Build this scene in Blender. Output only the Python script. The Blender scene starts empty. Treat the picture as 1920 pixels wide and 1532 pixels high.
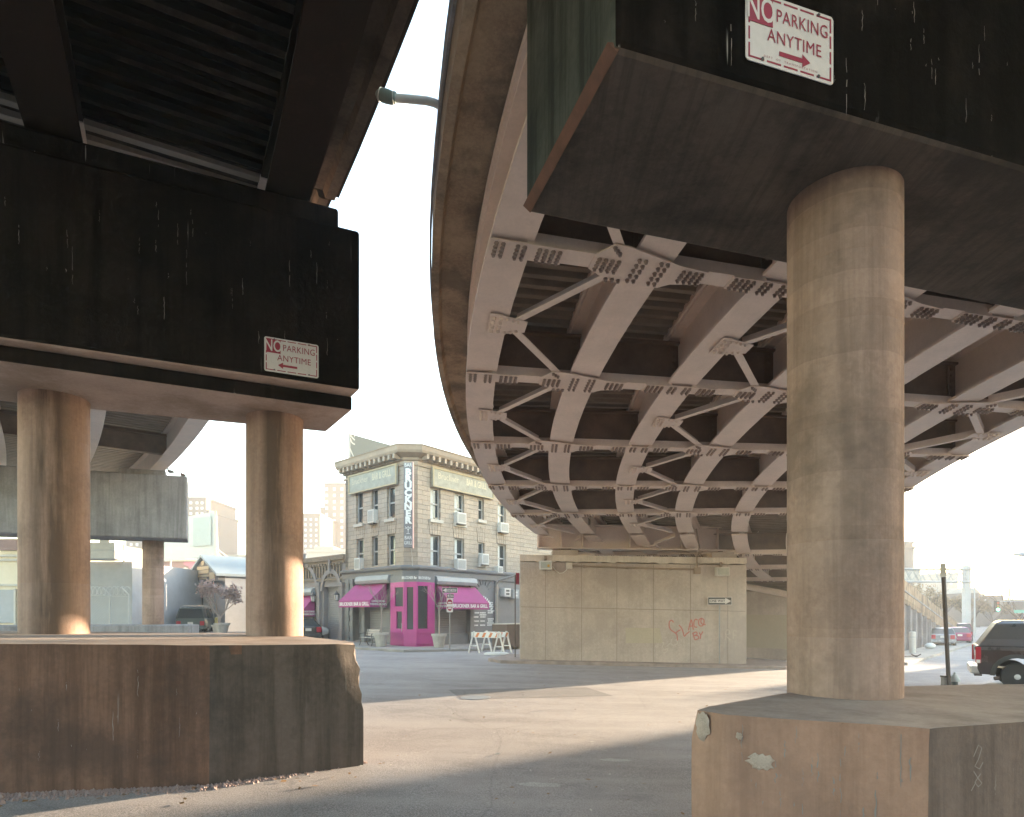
import bpy, bmesh, math, random
from mathutils import Vector, Matrix
R = math.radians
random.seed(7)
SC = bpy.context.scene
COL = SC.collection

# ------------------------------------------------------------------ camera, sky, sun, exposure
EYE = 2.15
cam_d = bpy.data.cameras.new('camera'); cam = bpy.data.objects.new('camera', cam_d); COL.objects.link(cam)
cam.location = (0, 0, EYE); cam.rotation_euler = (R(90), 0, 0)
cam_d.sensor_width = 36; cam_d.lens = 22.5; cam_d.shift_y = 0.2
cam_d.clip_start = 0.05; cam_d.clip_end = 3000
SC.camera = cam
SUN_AZ = 38.5      # from +X towards +Y
SUN_EL = 4.6
w = bpy.data.worlds.new('World'); SC.world = w; w.use_nodes = True
nt = w.node_tree; bg = nt.nodes['Background']
sky = nt.nodes.new('ShaderNodeTexSky'); sky.sky_type = 'NISHITA'; sky.sun_disc = False
sky.sun_elevation = R(SUN_EL); sky.sun_rotation = R(90 - SUN_AZ); sky.altitude = 20
sky.air_density = 1.0; sky.dust_density = 0.5; sky.ozone_density = 1.0
nt.links.new(sky.outputs[0], bg.inputs[0]); bg.inputs[1].default_value = 0.15
sd = bpy.data.lights.new('sun', 'SUN'); so = bpy.data.objects.new('sun', sd); COL.objects.link(so)
sd.energy = 3.1; sd.angle = R(0.5); sd.color = (1.0, 0.79, 0.55)
dv = Vector((math.cos(R(SUN_AZ))*math.cos(R(SUN_EL)), math.sin(R(SUN_AZ))*math.cos(R(SUN_EL)), math.sin(R(SUN_EL))))
so.rotation_euler = dv.to_track_quat('Z', 'Y').to_euler(); so.location = (20, 20, 40)
SC.view_settings.view_transform = 'Standard'; SC.view_settings.look = 'None'
SC.view_settings.exposure = 3.7; SC.view_settings.gamma = 1.0
try: SC.cycles.volume_bounces = 1; SC.cycles.max_bounces = 10; SC.cycles.diffuse_bounces = 6
except Exception: pass

def gz(x, y):
    return -0.02*max(-60, min(60, x)) + 0.005*max(-20, min(60, y))
def px(u, v, y):
    """photo pixel (1920x1532) at depth y -> world point"""
    return Vector(((u-960)/1200*y, y, EYE + (1150-v)/1200*y))

# ------------------------------------------------------------------ mesh helper
class MB:
    def __init__(self): self.bm = bmesh.new()
    def face(self, pts):
        vs = [self.bm.verts.new(p) for p in pts]
        try: return self.bm.faces.new(vs)
        except ValueError: return None
    def box(self, c, s, rz=0, m=None):
        """c centre, s full size, rz rotation about z; m optional matrix applied after"""
        T = Matrix.Translation(Vector(c)) @ Matrix.Rotation(rz, 4, 'Z')
        if m is not None: T = m @ T
        hx, hy, hz = s[0]/2, s[1]/2, s[2]/2
        v = [self.bm.verts.new(T @ Vector((x*hx, y*hy, z*hz))) for x in (-1, 1) for y in (-1, 1) for z in (-1, 1)]
        for f in ((0,1,3,2),(4,6,7,5),(0,4,5,1),(2,3,7,6),(0,2,6,4),(1,5,7,3)):
            self.bm.faces.new([v[i] for i in f])
        return self
    def hexa(self, b, t):
        """b, t: 4 bottom and 4 top points"""
        return self.loft([b, t], closed=True)
    def loft(self, rings, closed=True, caps=True):
        rs = [[self.bm.verts.new(p) for p in r] for r in rings]
        n = len(rs[0])
        for a, b in zip(rs, rs[1:]):
            for i in range(n if closed else n-1):
                j = (i+1) % n
                try: self.bm.faces.new((a[i], a[j], b[j], b[i]))
                except ValueError: pass
        if caps and closed and n > 2:
            try:
                self.bm.faces.new(rs[0][::-1]); self.bm.faces.new(rs[-1])
            except ValueError: pass
        return self
    def prism(self, poly, z0, z1):
        f0 = (lambda x, y: z0) if not callable(z0) else z0
        f1 = (lambda x, y: z1) if not callable(z1) else z1
        return self.loft([[(p[0], p[1], f0(p[0], p[1])) for p in poly], [(p[0], p[1], f1(p[0], p[1])) for p in poly]])
    def beam(self, a, b, wd, ht, up=(0,0,1)):
        """box beam from a to b"""
        a, b = Vector(a), Vector(b); d = (b-a)
        if d.length < 1e-6: return self
        d.normalize(); u = Vector(up)
        s = d.cross(u)
        if s.length < 1e-4: s = d.cross(Vector((1, 0, 0)))
        s.normalize(); n = s.cross(d)
        q = lambda p: [p + s*wd/2*i + n*ht/2*j for i, j in ((-1,-1),(1,-1),(1,1),(-1,1))]
        return self.loft([q(a), q(b)])
    def tube(self, pts, r, n=10, caps=True):
        pts = [Vector(p) for p in pts]; rings = []
        rr = r if isinstance(r, (list, tuple)) else [r]*len(pts)
        prev = None
        for i, p in enumerate(pts):
            d = (pts[min(i+1, len(pts)-1)] - pts[max(i-1, 0)])
            if d.length < 1e-9: d = Vector((0, 0, 1))
            d.normalize()
            if prev is None:
                s = d.cross(Vector((0, 0, 1)))
                if s.length < 1e-3: s = Vector((1, 0, 0))
            else:
                s = prev - d*prev.dot(d)
                if s.length < 1e-4: s = d.cross(Vector((0.3, 0.5, 1)))
            s.normalize(); prev = s; t = d.cross(s)
            rings.append([p + (s*math.cos(k*2*math.pi/n) + t*math.sin(k*2*math.pi/n))*rr[i] for k in range(n)])
        return self.loft(rings, caps=caps)
    def lathe(self, prof, c=(0,0,0), n=24, axis='Z'):
        c = Vector(c); rings = []
        for r, z in prof:
            ring = []
            for k in range(n):
                a = k*2*math.pi/n
                if axis == 'Z': p = Vector((r*math.cos(a), r*math.sin(a), z))
                elif axis == 'Y': p = Vector((r*math.cos(a), z, r*math.sin(a)))
                else: p = Vector((z, r*math.cos(a), r*math.sin(a)))
                ring.append(c + p)
            rings.append(ring)
        return self.loft(rings)
    def ball(self, c, r, sub=1, sc=(1,1,1)):
        M = Matrix.Translation(Vector(c)) @ Matrix.Diagonal((sc[0], sc[1], sc[2], 1))
        bmesh.ops.create_icosphere(self.bm, subdivisions=sub, radius=r, matrix=M)
        return self
    def ribbon(self, pts, wd, n):
        """flat stroke of width wd along pts lying in the plane with normal n"""
        pts = [Vector(p) for p in pts]; n = Vector(n).normalized(); L = []; Rr = []
        for i, p in enumerate(pts):
            d = pts[min(i+1, len(pts)-1)] - pts[max(i-1, 0)]
            s = d.cross(n)
            if s.length < 1e-9: s = Vector((0, 0, 1))
            s.normalize(); L.append(p + s*wd/2); Rr.append(p - s*wd/2)
        for i in range(len(pts)-1): self.face([L[i], Rr[i], Rr[i+1], L[i+1]])
        return self
    def text(self, body, size, M, align='CENTER', bold=0.0, spacing=1.0, xs=1.0, ext=0.0):
        cu = bpy.data.curves.new('t', 'FONT'); cu.body = body; cu.size = size; cu.align_x = align; cu.align_y = 'CENTER'
        cu.offset = bold; cu.space_character = spacing; cu.resolution_u = 3; cu.extrude = ext
        o = bpy.data.objects.new('t', cu); COL.objects.link(o)
        dg = bpy.context.evaluated_depsgraph_get(); me = bpy.data.meshes.new_from_object(o.evaluated_get(dg))
        T = M @ Matrix.Diagonal((xs, 1, 1, 1))
        vs = [self.bm.verts.new(T @ v.co) for v in me.vertices]
        for p in me.polygons:
            try: self.bm.faces.new([vs[i] for i in p.vertices])
            except ValueError: pass
        bpy.data.objects.remove(o); bpy.data.curves.remove(cu); bpy.data.meshes.remove(me)
        return self
    def build(self, name, mat, parent=None, smooth=False, bevel=0.0, seg=2, fixn=True, loc=None):
        bm = self.bm
        if fixn and len(bm.faces): bmesh.ops.recalc_face_normals(bm, faces=bm.faces)
        me = bpy.data.meshes.new(name)
        if loc is not None: bmesh.ops.translate(bm, verts=bm.verts, vec=-Vector(loc))
        bm.to_mesh(me); bm.free()
        o = bpy.data.objects.new(name, me); COL.objects.link(o)
        for m in (mat if isinstance(mat, (list, tuple)) else [mat]): me.materials.append(m)
        if smooth:
            for p in me.polygons: p.use_smooth = True
            try:
                me.set_sharp_from_angle(angle=R(35))
            except Exception: pass
        if loc is not None: o.location = loc
        if parent is not None: o.parent = parent
        if bevel:
            b = o.modifiers.new('bevel', 'BEVEL'); b.width = bevel; b.segments = seg; b.limit_method = 'ANGLE'; b.angle_limit = R(40)
        return o

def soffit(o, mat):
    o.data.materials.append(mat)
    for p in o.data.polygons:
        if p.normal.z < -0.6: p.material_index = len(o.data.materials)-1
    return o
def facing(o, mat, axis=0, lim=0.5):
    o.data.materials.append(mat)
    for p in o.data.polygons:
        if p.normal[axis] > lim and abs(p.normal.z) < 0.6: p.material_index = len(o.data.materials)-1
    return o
def tag(o, label=None, cat=None, group=None, kind=None):
    if label: o['label'] = label
    if cat: o['category'] = cat
    if group: o['group'] = group
    if kind: o['kind'] = kind
    return o
def thing(name, label, cat, loc=(0,0,0), rz=0, group=None):
    o = bpy.data.objects.new(name, None); COL.objects.link(o)
    o.location = loc; o.rotation_euler = (0, 0, rz); o.empty_display_size = 0.2
    return tag(o, label, cat, group)
def dup(root, loc, rz=None, label=None, scale=None):
    r = root.copy(); COL.objects.link(r); r.location = loc
    if rz is not None: r.rotation_euler = (0, 0, rz)
    if scale: r.scale = (scale,)*3
    if label: r['label'] = label
    for ch in list(root.children):
        c = ch.copy(); COL.objects.link(c); c.parent = r
        for g in ch.children:
            d = g.copy(); COL.objects.link(d); d.parent = c
    return r
def frame(o, x, y):
    """matrix mapping local XY(Z) to plane at o with axes x, y (world), normal x cross y"""
    x = Vector(x).normalized(); y = Vector(y).normalized(); z = x.cross(y)
    M = Matrix((x, y, z)).transposed().to_4x4(); M.translation = Vector(o)
    return M

# ------------------------------------------------------------------ materials
def mat_new(name):
    m = bpy.data.materials.new(name); m.use_nodes = True
    n = m.node_tree; b = n.nodes['Principled BSDF']
    return m, n, b
def _noise(n, vec, scale, detail=6, rough=0.6):
    t = n.nodes.new('ShaderNodeTexNoise'); t.inputs['Scale'].default_value = scale
    t.inputs['Detail'].default_value = detail; t.inputs['Roughness'].default_value = rough
    n.links.new(vec, t.inputs['Vector']); return t.outputs['Fac']
def _ramp(n, fac, stops):
    r = n.nodes.new('ShaderNodeValToRGB'); el = r.color_ramp.elements
    while len(el) < len(stops): el.new(0.5)
    for e, (p, c) in zip(el, stops):
        e.position = p; e.color = (c[0], c[1], c[2], 1) if isinstance(c, (tuple, list)) else (c, c, c, 1)
    n.links.new(fac, r.inputs['Fac']); return r.outputs['Color']
def _mix(n, fac, a, b, mode='MIX'):
    x = n.nodes.new('ShaderNodeMix'); x.data_type = 'RGBA'; x.blend_type = mode
    for sock, val in ((x.inputs[0], fac), (x.inputs[6], a), (x.inputs[7], b)):
        if hasattr(val, 'is_linked') or hasattr(val, 'node'): n.links.new(val, sock)
        else: sock.default_value = val if not isinstance(val, tuple) or len(val) == 4 else (*val, 1)
    return x.outputs[2]
def _coord(n, scale=None, kind='Object'):
    t = n.nodes.new('ShaderNodeTexCoord'); v = t.outputs[kind]
    if scale:
        mp = n.nodes.new('ShaderNodeMapping'); mp.inputs['Scale'].default_value = scale
        n.links.new(v, mp.inputs['Vector']); v = mp.outputs['Vector']
    return v
def _bump(n, b, h, strength, dist=0.02):
    bp = n.nodes.new('ShaderNodeBump'); bp.inputs['Strength'].default_value = strength; bp.inputs['Distance'].default_value = dist
    n.links.new(h, bp.inputs['Height']); n.links.new(bp.outputs['Normal'], b.inputs['Normal'])
def concrete(name, light, dark, soot=(0.05,0.045,0.04), soot_amt=0.5, streak_amt=0.5, drip=0.35, rough=0.85, scale=1.0, bump=0.35, lift=0.3):
    """cast concrete: patchy tone, vertical water streaks, soot patches, pale lime drips, pits"""
    m, n, b = mat_new(name); v = _coord(n)
    big = _noise(n, v, 0.9*scale, 8, 0.62); fine = _noise(n, v, 14*scale, 8, 0.7)
    c = _mix(n, _ramp(n, big, ((0.38, 0.0), (0.60, 1.0))), dark, light)
    c = _mix(n, _ramp(n, fine, ((0.40, 0.0), (0.66, 0.40))), c, tuple(x*1.25 for x in light))
    c = _mix(n, _ramp(n, _noise(n, v, 3.6*scale, 9, 0.75), ((0.42, 0.0), (0.66, 0.32))), c, tuple(x*0.7 for x in dark))
    vs = _coord(n, (3.2*scale, 3.2*scale, 0.16*scale))
    st = _noise(n, vs, 1.6, 7, 0.68)
    c = _mix(n, _ramp(n, st, ((0.45, 0.0), (0.62, streak_amt))), c, tuple(x*0.4 for x in dark))
    sp = _noise(n, v, 0.55*scale, 7, 0.7)
    c = _mix(n, _ramp(n, sp, ((0.48, 0.0), (0.60, soot_amt))), c, soot)
    if drip:
        vd = _coord(n, (13*scale, 13*scale, 0.5*scale)); d = _noise(n, vd, 1.3, 3, 0.5)
        gate = _noise(n, v, 0.8*scale, 3, 0.5)
        mul = n.nodes.new('ShaderNodeMath'); mul.operation = 'MULTIPLY'
        n.links.new(_ramp(n, d, ((0.70, 0.0), (0.74, 1.0))), mul.inputs[0]); n.links.new(_ramp(n, gate, ((0.45, 0.0), (0.6, drip))), mul.inputs[1])
        c = _mix(n, mul.outputs[0], c, (0.42, 0.40, 0.37))
    pit = n.nodes.new('ShaderNodeTexVoronoi'); pit.inputs['Scale'].default_value = 26*scale; n.links.new(v, pit.inputs['Vector'])
    pr = _ramp(n, pit.outputs['Distance'], ((0.035, 1.0), (0.09, 0.0)))
    gate2 = _ramp(n, _noise(n, v, 5*scale, 2), ((0.55, 0.0), (0.62, 0.8)))
    pm = n.nodes.new('ShaderNodeMath'); pm.operation = 'MULTIPLY'; n.links.new(pr, pm.inputs[0]); n.links.new(gate2, pm.inputs[1])
    c = _mix(n, pm.outputs[0], c, tuple(x*0.3 for x in dark))
    n.links.new(c, b.inputs['Base Color']); b.inputs['Roughness'].default_value = rough; b.inputs['Specular IOR Level'].default_value = 0.18
    hs = n.nodes.new('ShaderNodeMath'); hs.operation = 'SUBTRACT'; n.links.new(fine, hs.inputs[0]); n.links.new(pm.outputs[0], hs.inputs[1])
    _bump(n, b, hs.outputs[0], bump, 0.02)
    return m
def painted(name, col, var=0.18, rough=0.45, metal=0.0, rust=0.0, scale=1.0, bump=0.05, coat=0.0):
    m, n, b = mat_new(name); v = _coord(n)
    f = _noise(n, v, 1.7*scale, 7, 0.65); g = _noise(n, v, 22*scale, 4, 0.6)
    c = _mix(n, _ramp(n, f, ((0.3, 0.0), (0.7, 1.0))), tuple(x*(1-var) for x in col), tuple(min(1, x*(1+var)) for x in col))
    c = _mix(n, _ramp(n, g, ((0.4, 0.0), (0.8, 0.35))), c, tuple(x*0.75 for x in col))
    if rust:
        r = _noise(n, v, 3.1*scale, 8, 0.7)
        c = _mix(n, _ramp(n, r, ((0.58, 0.0), (0.7, rust))), c, (0.16, 0.08, 0.05))
    n.links.new(c, b.inputs['Base Color'])
    rr = _ramp(n, f, ((0.2, max(0.02, rough-0.1)), (0.8, min(1, rough+0.12)))); n.links.new(rr, b.inputs['Roughness'])
    b.inputs['Metallic'].default_value = metal
    if coat:
        b.inputs['Coat Weight'].default_value = coat; b.inputs['Coat Roughness'].default_value = 0.06
    if bump: _bump(n, b, g, bump, 0.01)
    return m
def plain(name, col, rough=0.5, metal=0.0, emit=None, trans=0.0, alpha=1.0):
    m, n, b = mat_new(name); v = _coord(n)
    g = _noise(n, v, 9, 4)
    c = _mix(n, _ramp(n, g, ((0.3, 0.0), (0.7, 1.0))), tuple(x*0.9 for x in col), tuple(min(1, x*1.06) for x in col))
    n.links.new(c, b.inputs['Base Color']); b.inputs['Roughness'].default_value = rough; b.inputs['Metallic'].default_value = metal
    b.inputs['Transmission Weight'].default_value = trans; b.inputs['Alpha'].default_value = alpha
    if emit:
        b.inputs['Emission Color'].default_value = (*emit[0], 1); b.inputs['Emission Strength'].default_value = emit[1]
    return m

M = {}
M['conc_col'] = concrete('column_concrete', (0.46, 0.315, 0.25), (0.34, 0.225, 0.178), soot=(0.13, 0.095, 0.075), soot_amt=0.5, streak_amt=0.35, drip=0.0, bump=0.25)
M['conc_cap'] = concrete('soot_and_shade_cap_concrete', (0.019, 0.014, 0.012), (0.007, 0.006, 0.0055), soot=(0.003, 0.003, 0.003), soot_amt=0.75, streak_amt=0.7, drip=0.8)  # soot, plus the lack of light on the caps darkened into the colour
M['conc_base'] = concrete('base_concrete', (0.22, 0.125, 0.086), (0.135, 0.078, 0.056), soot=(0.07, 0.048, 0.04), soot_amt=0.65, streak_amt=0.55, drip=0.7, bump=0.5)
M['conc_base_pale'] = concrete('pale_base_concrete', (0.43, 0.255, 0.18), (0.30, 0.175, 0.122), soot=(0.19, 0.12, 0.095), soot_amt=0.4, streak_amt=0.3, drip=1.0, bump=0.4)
M['conc_top'] = concrete('pale_footing_top', (0.44, 0.35, 0.30), (0.33, 0.255, 0.22), soot=(0.20, 0.15, 0.125), soot_amt=0.5, streak_amt=0.0, drip=0.0, scale=1.6, bump=0.5)  # paler concrete for the upward faces
M['conc_cap_end'] = concrete('streaked_skylit_cap_end', (0.085, 0.088, 0.08), (0.04, 0.045, 0.04), soot=(0.02, 0.022, 0.02), soot_amt=0.6, streak_amt=0.8, drip=0.0)  # sky light from the gap is put into this greener, paler end colour
M['warm_edge'] = painted('warm_bounce_edge', (0.13, 0.062, 0.045), 0.3, 0.9, scale=3)  # warm light off the ground on the cap edge, painted as brown
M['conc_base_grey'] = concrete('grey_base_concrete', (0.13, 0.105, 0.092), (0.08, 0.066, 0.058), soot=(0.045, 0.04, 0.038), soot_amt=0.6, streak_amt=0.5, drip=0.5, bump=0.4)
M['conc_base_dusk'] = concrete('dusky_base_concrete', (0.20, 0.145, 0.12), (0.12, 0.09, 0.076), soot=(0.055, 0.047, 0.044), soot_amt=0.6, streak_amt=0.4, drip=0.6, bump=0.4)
def streaked_shaded_column():
    m = concrete('soot_and_shade_column', (0.46, 0.315, 0.25), (0.34, 0.225, 0.178), soot=(0.13, 0.095, 0.075), soot_amt=0.4, streak_amt=0.35, drip=0.0, bump=0.25)
    n = m.node_tree; b = n.nodes['Principled BSDF']; src = b.inputs['Base Color'].links[0].from_socket
    sx = n.nodes.new('ShaderNodeSeparateXYZ'); n.links.new(_coord(n), sx.inputs[0]); fac = None
    for cx, hw in ((-6.80, 0.30), (-3.86, 0.26)):     # soot streak plus the shaded middle, painted down each column
        d = n.nodes.new('ShaderNodeMath'); d.operation = 'SUBTRACT'; n.links.new(sx.outputs[0], d.inputs[0]); d.inputs[1].default_value = cx
        a = n.nodes.new('ShaderNodeMath'); a.operation = 'ABSOLUTE'; n.links.new(d.outputs[0], a.inputs[0])
        r = n.nodes.new('ShaderNodeMapRange'); r.inputs[1].default_value = hw; r.inputs[2].default_value = hw*0.35; r.inputs[3].default_value = 0; r.inputs[4].default_value = 1; n.links.new(a.outputs[0], r.inputs[0])
        if fac is None: fac = r.outputs[0]
        else:
            q = n.nodes.new('ShaderNodeMath'); q.operation = 'MAXIMUM'; n.links.new(fac, q.inputs[0]); n.links.new(r.outputs[0], q.inputs[1]); fac = q.outputs[0]
    nz = _ramp(n, _noise(n, _coord(n, (2.5, 2.5, 0.22)), 1.5, 6, 0.65), ((0.34, 0.15), (0.55, 0.85)))
    mu = n.nodes.new('ShaderNodeMath'); mu.operation = 'MULTIPLY'; n.links.new(fac, mu.inputs[0]); n.links.new(nz, mu.inputs[1])
    n.links.new(_mix(n, mu.outputs[0], src, (0.085, 0.062, 0.05)), b.inputs['Base Color'])
    return m
M['conc_col_left'] = streaked_shaded_column()
def lifts_and_falloff(m):
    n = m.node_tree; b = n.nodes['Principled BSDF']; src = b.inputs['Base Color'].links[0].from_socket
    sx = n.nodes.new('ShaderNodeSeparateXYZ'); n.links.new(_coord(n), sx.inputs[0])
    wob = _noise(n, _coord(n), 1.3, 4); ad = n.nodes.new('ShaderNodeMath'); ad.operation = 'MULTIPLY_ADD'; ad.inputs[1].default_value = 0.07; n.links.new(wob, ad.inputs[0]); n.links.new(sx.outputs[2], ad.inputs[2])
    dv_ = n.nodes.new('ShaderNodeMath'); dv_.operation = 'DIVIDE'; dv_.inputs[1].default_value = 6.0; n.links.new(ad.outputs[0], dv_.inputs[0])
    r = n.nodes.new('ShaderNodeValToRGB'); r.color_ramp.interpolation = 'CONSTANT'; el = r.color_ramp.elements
    st = ((0.0, 1.0), (2.05, 0.92), (2.9, 1.0), (3.34, 0.88), (3.84, 0.97), (4.3, 0.82), (4.72, 0.93), (4.95, 0.80), (5.28, 0.70), (5.58, 0.60))  # pour-lift tones, upper ones also darkened with soot and light falloff
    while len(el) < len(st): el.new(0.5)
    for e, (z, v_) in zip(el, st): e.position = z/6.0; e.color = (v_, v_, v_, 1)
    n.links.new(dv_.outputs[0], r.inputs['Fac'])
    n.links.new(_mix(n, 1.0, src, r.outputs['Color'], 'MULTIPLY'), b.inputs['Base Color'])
lifts_and_falloff(M['conc_col'])
M['conc_wall'] = concrete('pier_wall_concrete', (0.50, 0.42, 0.365), (0.41, 0.34, 0.295), soot=(0.33, 0.27, 0.235), soot_amt=0.5, streak_amt=0.13, drip=0.3, bump=0.15, scale=0.75)
M['conc_grey'] = concrete('grey_concrete', (0.34, 0.32, 0.32), (0.24, 0.225, 0.23), soot=(0.15, 0.14, 0.14), soot_amt=0.4, streak_amt=0.4, drip=0.5, bump=0.2)
M['conc_parapet'] = concrete('parapet_concrete', (0.38, 0.29, 0.21), (0.22, 0.16, 0.12), soot=(0.09, 0.075, 0.065), soot_amt=0.6, streak_amt=0.2, drip=0.0, scale=1.6, bump=0.4)
M['soffit_l'] = concrete('pale_haunch_soffit', (0.44, 0.34, 0.29), (0.33, 0.25, 0.21), soot=(0.20, 0.14, 0.10), soot_amt=0.5, streak_amt=0.0, drip=0.0, scale=1.3, bump=0.2)  # paler concrete for the downward faces
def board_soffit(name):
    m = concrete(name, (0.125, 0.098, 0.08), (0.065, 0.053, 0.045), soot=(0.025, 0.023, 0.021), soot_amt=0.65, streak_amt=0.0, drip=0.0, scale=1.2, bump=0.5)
    n = m.node_tree; b = n.nodes['Principled BSDF']; src = b.inputs['Base Color'].links[0].from_socket
    mp = n.nodes.new('ShaderNodeMapping'); mp.inputs['Rotation'].default_value = (0, 0, R(-17)); mp.inputs['Scale'].default_value = (9, 0.35, 1)
    n.links.new(_coord(n), mp.inputs['Vector']); st = _noise(n, mp.outputs[0], 1.6, 6, 0.7)
    n.links.new(_mix(n, _ramp(n, st, ((0.46, 0.0), (0.60, 0.40))), src, (0.04, 0.033, 0.03)), b.inputs['Base Color'])
    return m
M['soffit_r'] = board_soffit('boarded_cap_soffit')
M['steel'] = painted('girder_paint', (0.68, 0.55, 0.48), 0.10, 0.5, rust=0.10)
M['bolt'] = painted('shadowed_bolt_paint', (0.27, 0.20, 0.175), 0.2, 0.55)  # girder paint with the bolts' shadow put into a darker tone
M['steel_dark'] = painted('diaphragm_paint', (0.17, 0.115, 0.09), 0.35, 0.6, rust=0.3)
M['pan'] = painted('deck_pan_metal', (0.24, 0.19, 0.155), 0.25, 0.5, metal=0.2, rust=0.2)
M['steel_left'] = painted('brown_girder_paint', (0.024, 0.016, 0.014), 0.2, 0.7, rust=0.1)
M['deck_stain_shade'] = concrete('stained_shaded_deck_soffit', (0.075, 0.058, 0.05), (0.03, 0.025, 0.024), soot=(0.012, 0.011, 0.011), soot_amt=0.7, streak_amt=0.3, drip=0.0, scale=1.6)  # stained concrete, darkened further for the shade on near deck parts
M['pan_shade'] = painted('shade_dark_deck_pan', (0.006, 0.0055, 0.0055), 0.2, 0.9)  # darkness under the deck put into the pan colour
M['diaphragm_shade'] = painted('shade_dark_diaphragm', (0.006, 0.0055, 0.0055), 0.2, 0.9)  # same unlit darkness put into the near diaphragms

for k_ in ('conc_cap', 'deck_stain_shade', 'pan_shade', 'diaphragm_shade', 'steel_left'): M[k_].node_tree.nodes['Principled BSDF'].inputs['Specular IOR Level'].default_value = 0.04
# ------------------------------------------------------------------ ground
def asphalt(name, col, var=0.25):
    m, n, b = mat_new(name); v = _coord(n)
    big = _noise(n, v, 0.22, 8, 0.65); mid = _noise(n, v, 2.3, 6, 0.6); fine = _noise(n, v, 60, 4, 0.75)
    c = _mix(n, _ramp(n, big, ((0.3, 0.0), (0.7, 1.0))), tuple(x*(1-var) for x in col), tuple(x*(1+var*0.6) for x in col))
    c = _mix(n, _ramp(n, mid, ((0.42, 0.0), (0.75, 0.35))), c, tuple(x*0.6 for x in col))
    sp = _ramp(n, fine, ((0.35, 0.0), (0.5, 0.5), (0.66, 1.0)))
    c = _mix(n, 0.55, c, sp, 'OVERLAY')
    grain = _ramp(n, _noise(n, v, 140, 3, 0.8), ((0.40, 0.0), (0.62, 1.0)))
    c = _mix(n, 0.30, c, grain, 'OVERLAY')
    st_ = _noise(n, v, 0.75, 9, 0.72); c = _mix(n, _ramp(n, st_, ((0.52, 0.0), (0.66, 0.45))), c, tuple(x*0.5 for x in col))
    tr = _noise(n, _coord(n, (0.12, 1.1, 1)), 1.2, 5, 0.6); c = _mix(n, _ramp(n, tr, ((0.40, 0.0), (0.62, 0.35))), c, tuple(min(1, x*1.35) for x in col))
    vc = n.nodes.new('ShaderNodeTexVoronoi'); vc.feature = 'DISTANCE_TO_EDGE'; vc.inputs['Scale'].default_value = 0.32
    ds = n.nodes.new('ShaderNodeMix'); ds.data_type = 'VECTOR'
    nz = n.nodes.new('ShaderNodeTexNoise'); nz.inputs['Scale'].default_value = 1.4; n.links.new(v, nz.inputs['Vector'])
    ds.inputs[0].default_value = 0.18; n.links.new(v, ds.inputs[4]); n.links.new(nz.outputs['Color'], ds.inputs[5]); n.links.new(ds.outputs[1], vc.inputs['Vector'])
    crack = _ramp(n, vc.outputs['Distance'], ((0.0015, 0.22), (0.005, 0.0)))
    c = _mix(n, crack, c, tuple(x*0.3 for x in col))
    n.links.new(c, b.inputs['Base Color']); b.inputs['Roughness'].default_value = 0.9
    _bump(n, b, fine, 0.6, 0.012)
    return m
M['asphalt'] = asphalt('worn_asphalt', (0.33, 0.30, 0.295))
M['sidewalk'] = concrete('sidewalk_concrete', (0.40, 0.37, 0.34), (0.30, 0.275, 0.25), soot=(0.2, 0.18, 0.17), soot_amt=0.3, streak_amt=0.0, drip=0.0, scale=2)
M['kerb'] = concrete('kerb_stone', (0.36, 0.29, 0.26), (0.26, 0.21, 0.19), soot=(0.16, 0.13, 0.12), soot_amt=0.3, streak_amt=0.0, drip=0.0, scale=3)
g = MB()
xs = [-178, -120, -60, -40, -20, -10, -5, 0, 5, 10, 20, 40, 60, 120, 178]; ys = [-40, -20, 0, 5, 10, 20, 40, 60, 100, 200, 252]
gv = [[g.bm.verts.new((x, y, gz(x, y))) for x in xs] for y in ys]
for j in range(len(ys)-1):
    for i in range(len(xs)-1): g.bm.faces.new((gv[j][i], gv[j][i+1], gv[j+1][i+1], gv[j+1][i]))
tag(g.build('ground', M['asphalt']), kind='structure')

# ------------------------------------------------------------------ curved ramp
RC = Vector((32.3, 15.0)); RR = 33.3; TH1 = R(40); L1 = 15 + RR*TH1
def ramp_xy(L, s):
    r = RR - s
    if L <= L1:
        th = (L-15)/RR
        return Vector((RC.x - r*math.cos(th), RC.y + r*math.sin(th)))
    p = Vector((RC.x - r*math.cos(TH1), RC.y + r*math.sin(TH1)))
    return p + Vector((math.sin(TH1), math.cos(TH1)))*(L-L1)
def ramp_z(L, s):
    z = EYE + 5.4 - 0.08*L - 0.03*s
    if L > 25: z -= 0.05*(min(L, 40)-25) if L > 29 else 0.05*(L-25)*(L-25)/4
    if L > 40: z -= 0.02*(L-40)
    return z
def rp(L, s, dz=0.0):
    p = ramp_xy(L, s); return Vector((p.x, p.y, ramp_z(L, s) + dz))
def lrange(a, b, st):
    n = max(1, int(round((b-a)/st))); return [a + (b-a)*i/n for i in range(n+1)]
WID = 12.3; WLOW = 10.7; DEPTH = 0.95; FW = 0.56
LA, LB = 2.2, 37.6
GS = [0.28 + 1.9*i for i in range(7)]
ramp = thing('curved_ramp_viaduct', 'curving steel ramp viaduct with pale brown girders sweeping down to the pier wall', 'viaduct', (0.2, 8, 0))
ramp.location = (0, 0, 0)
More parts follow.
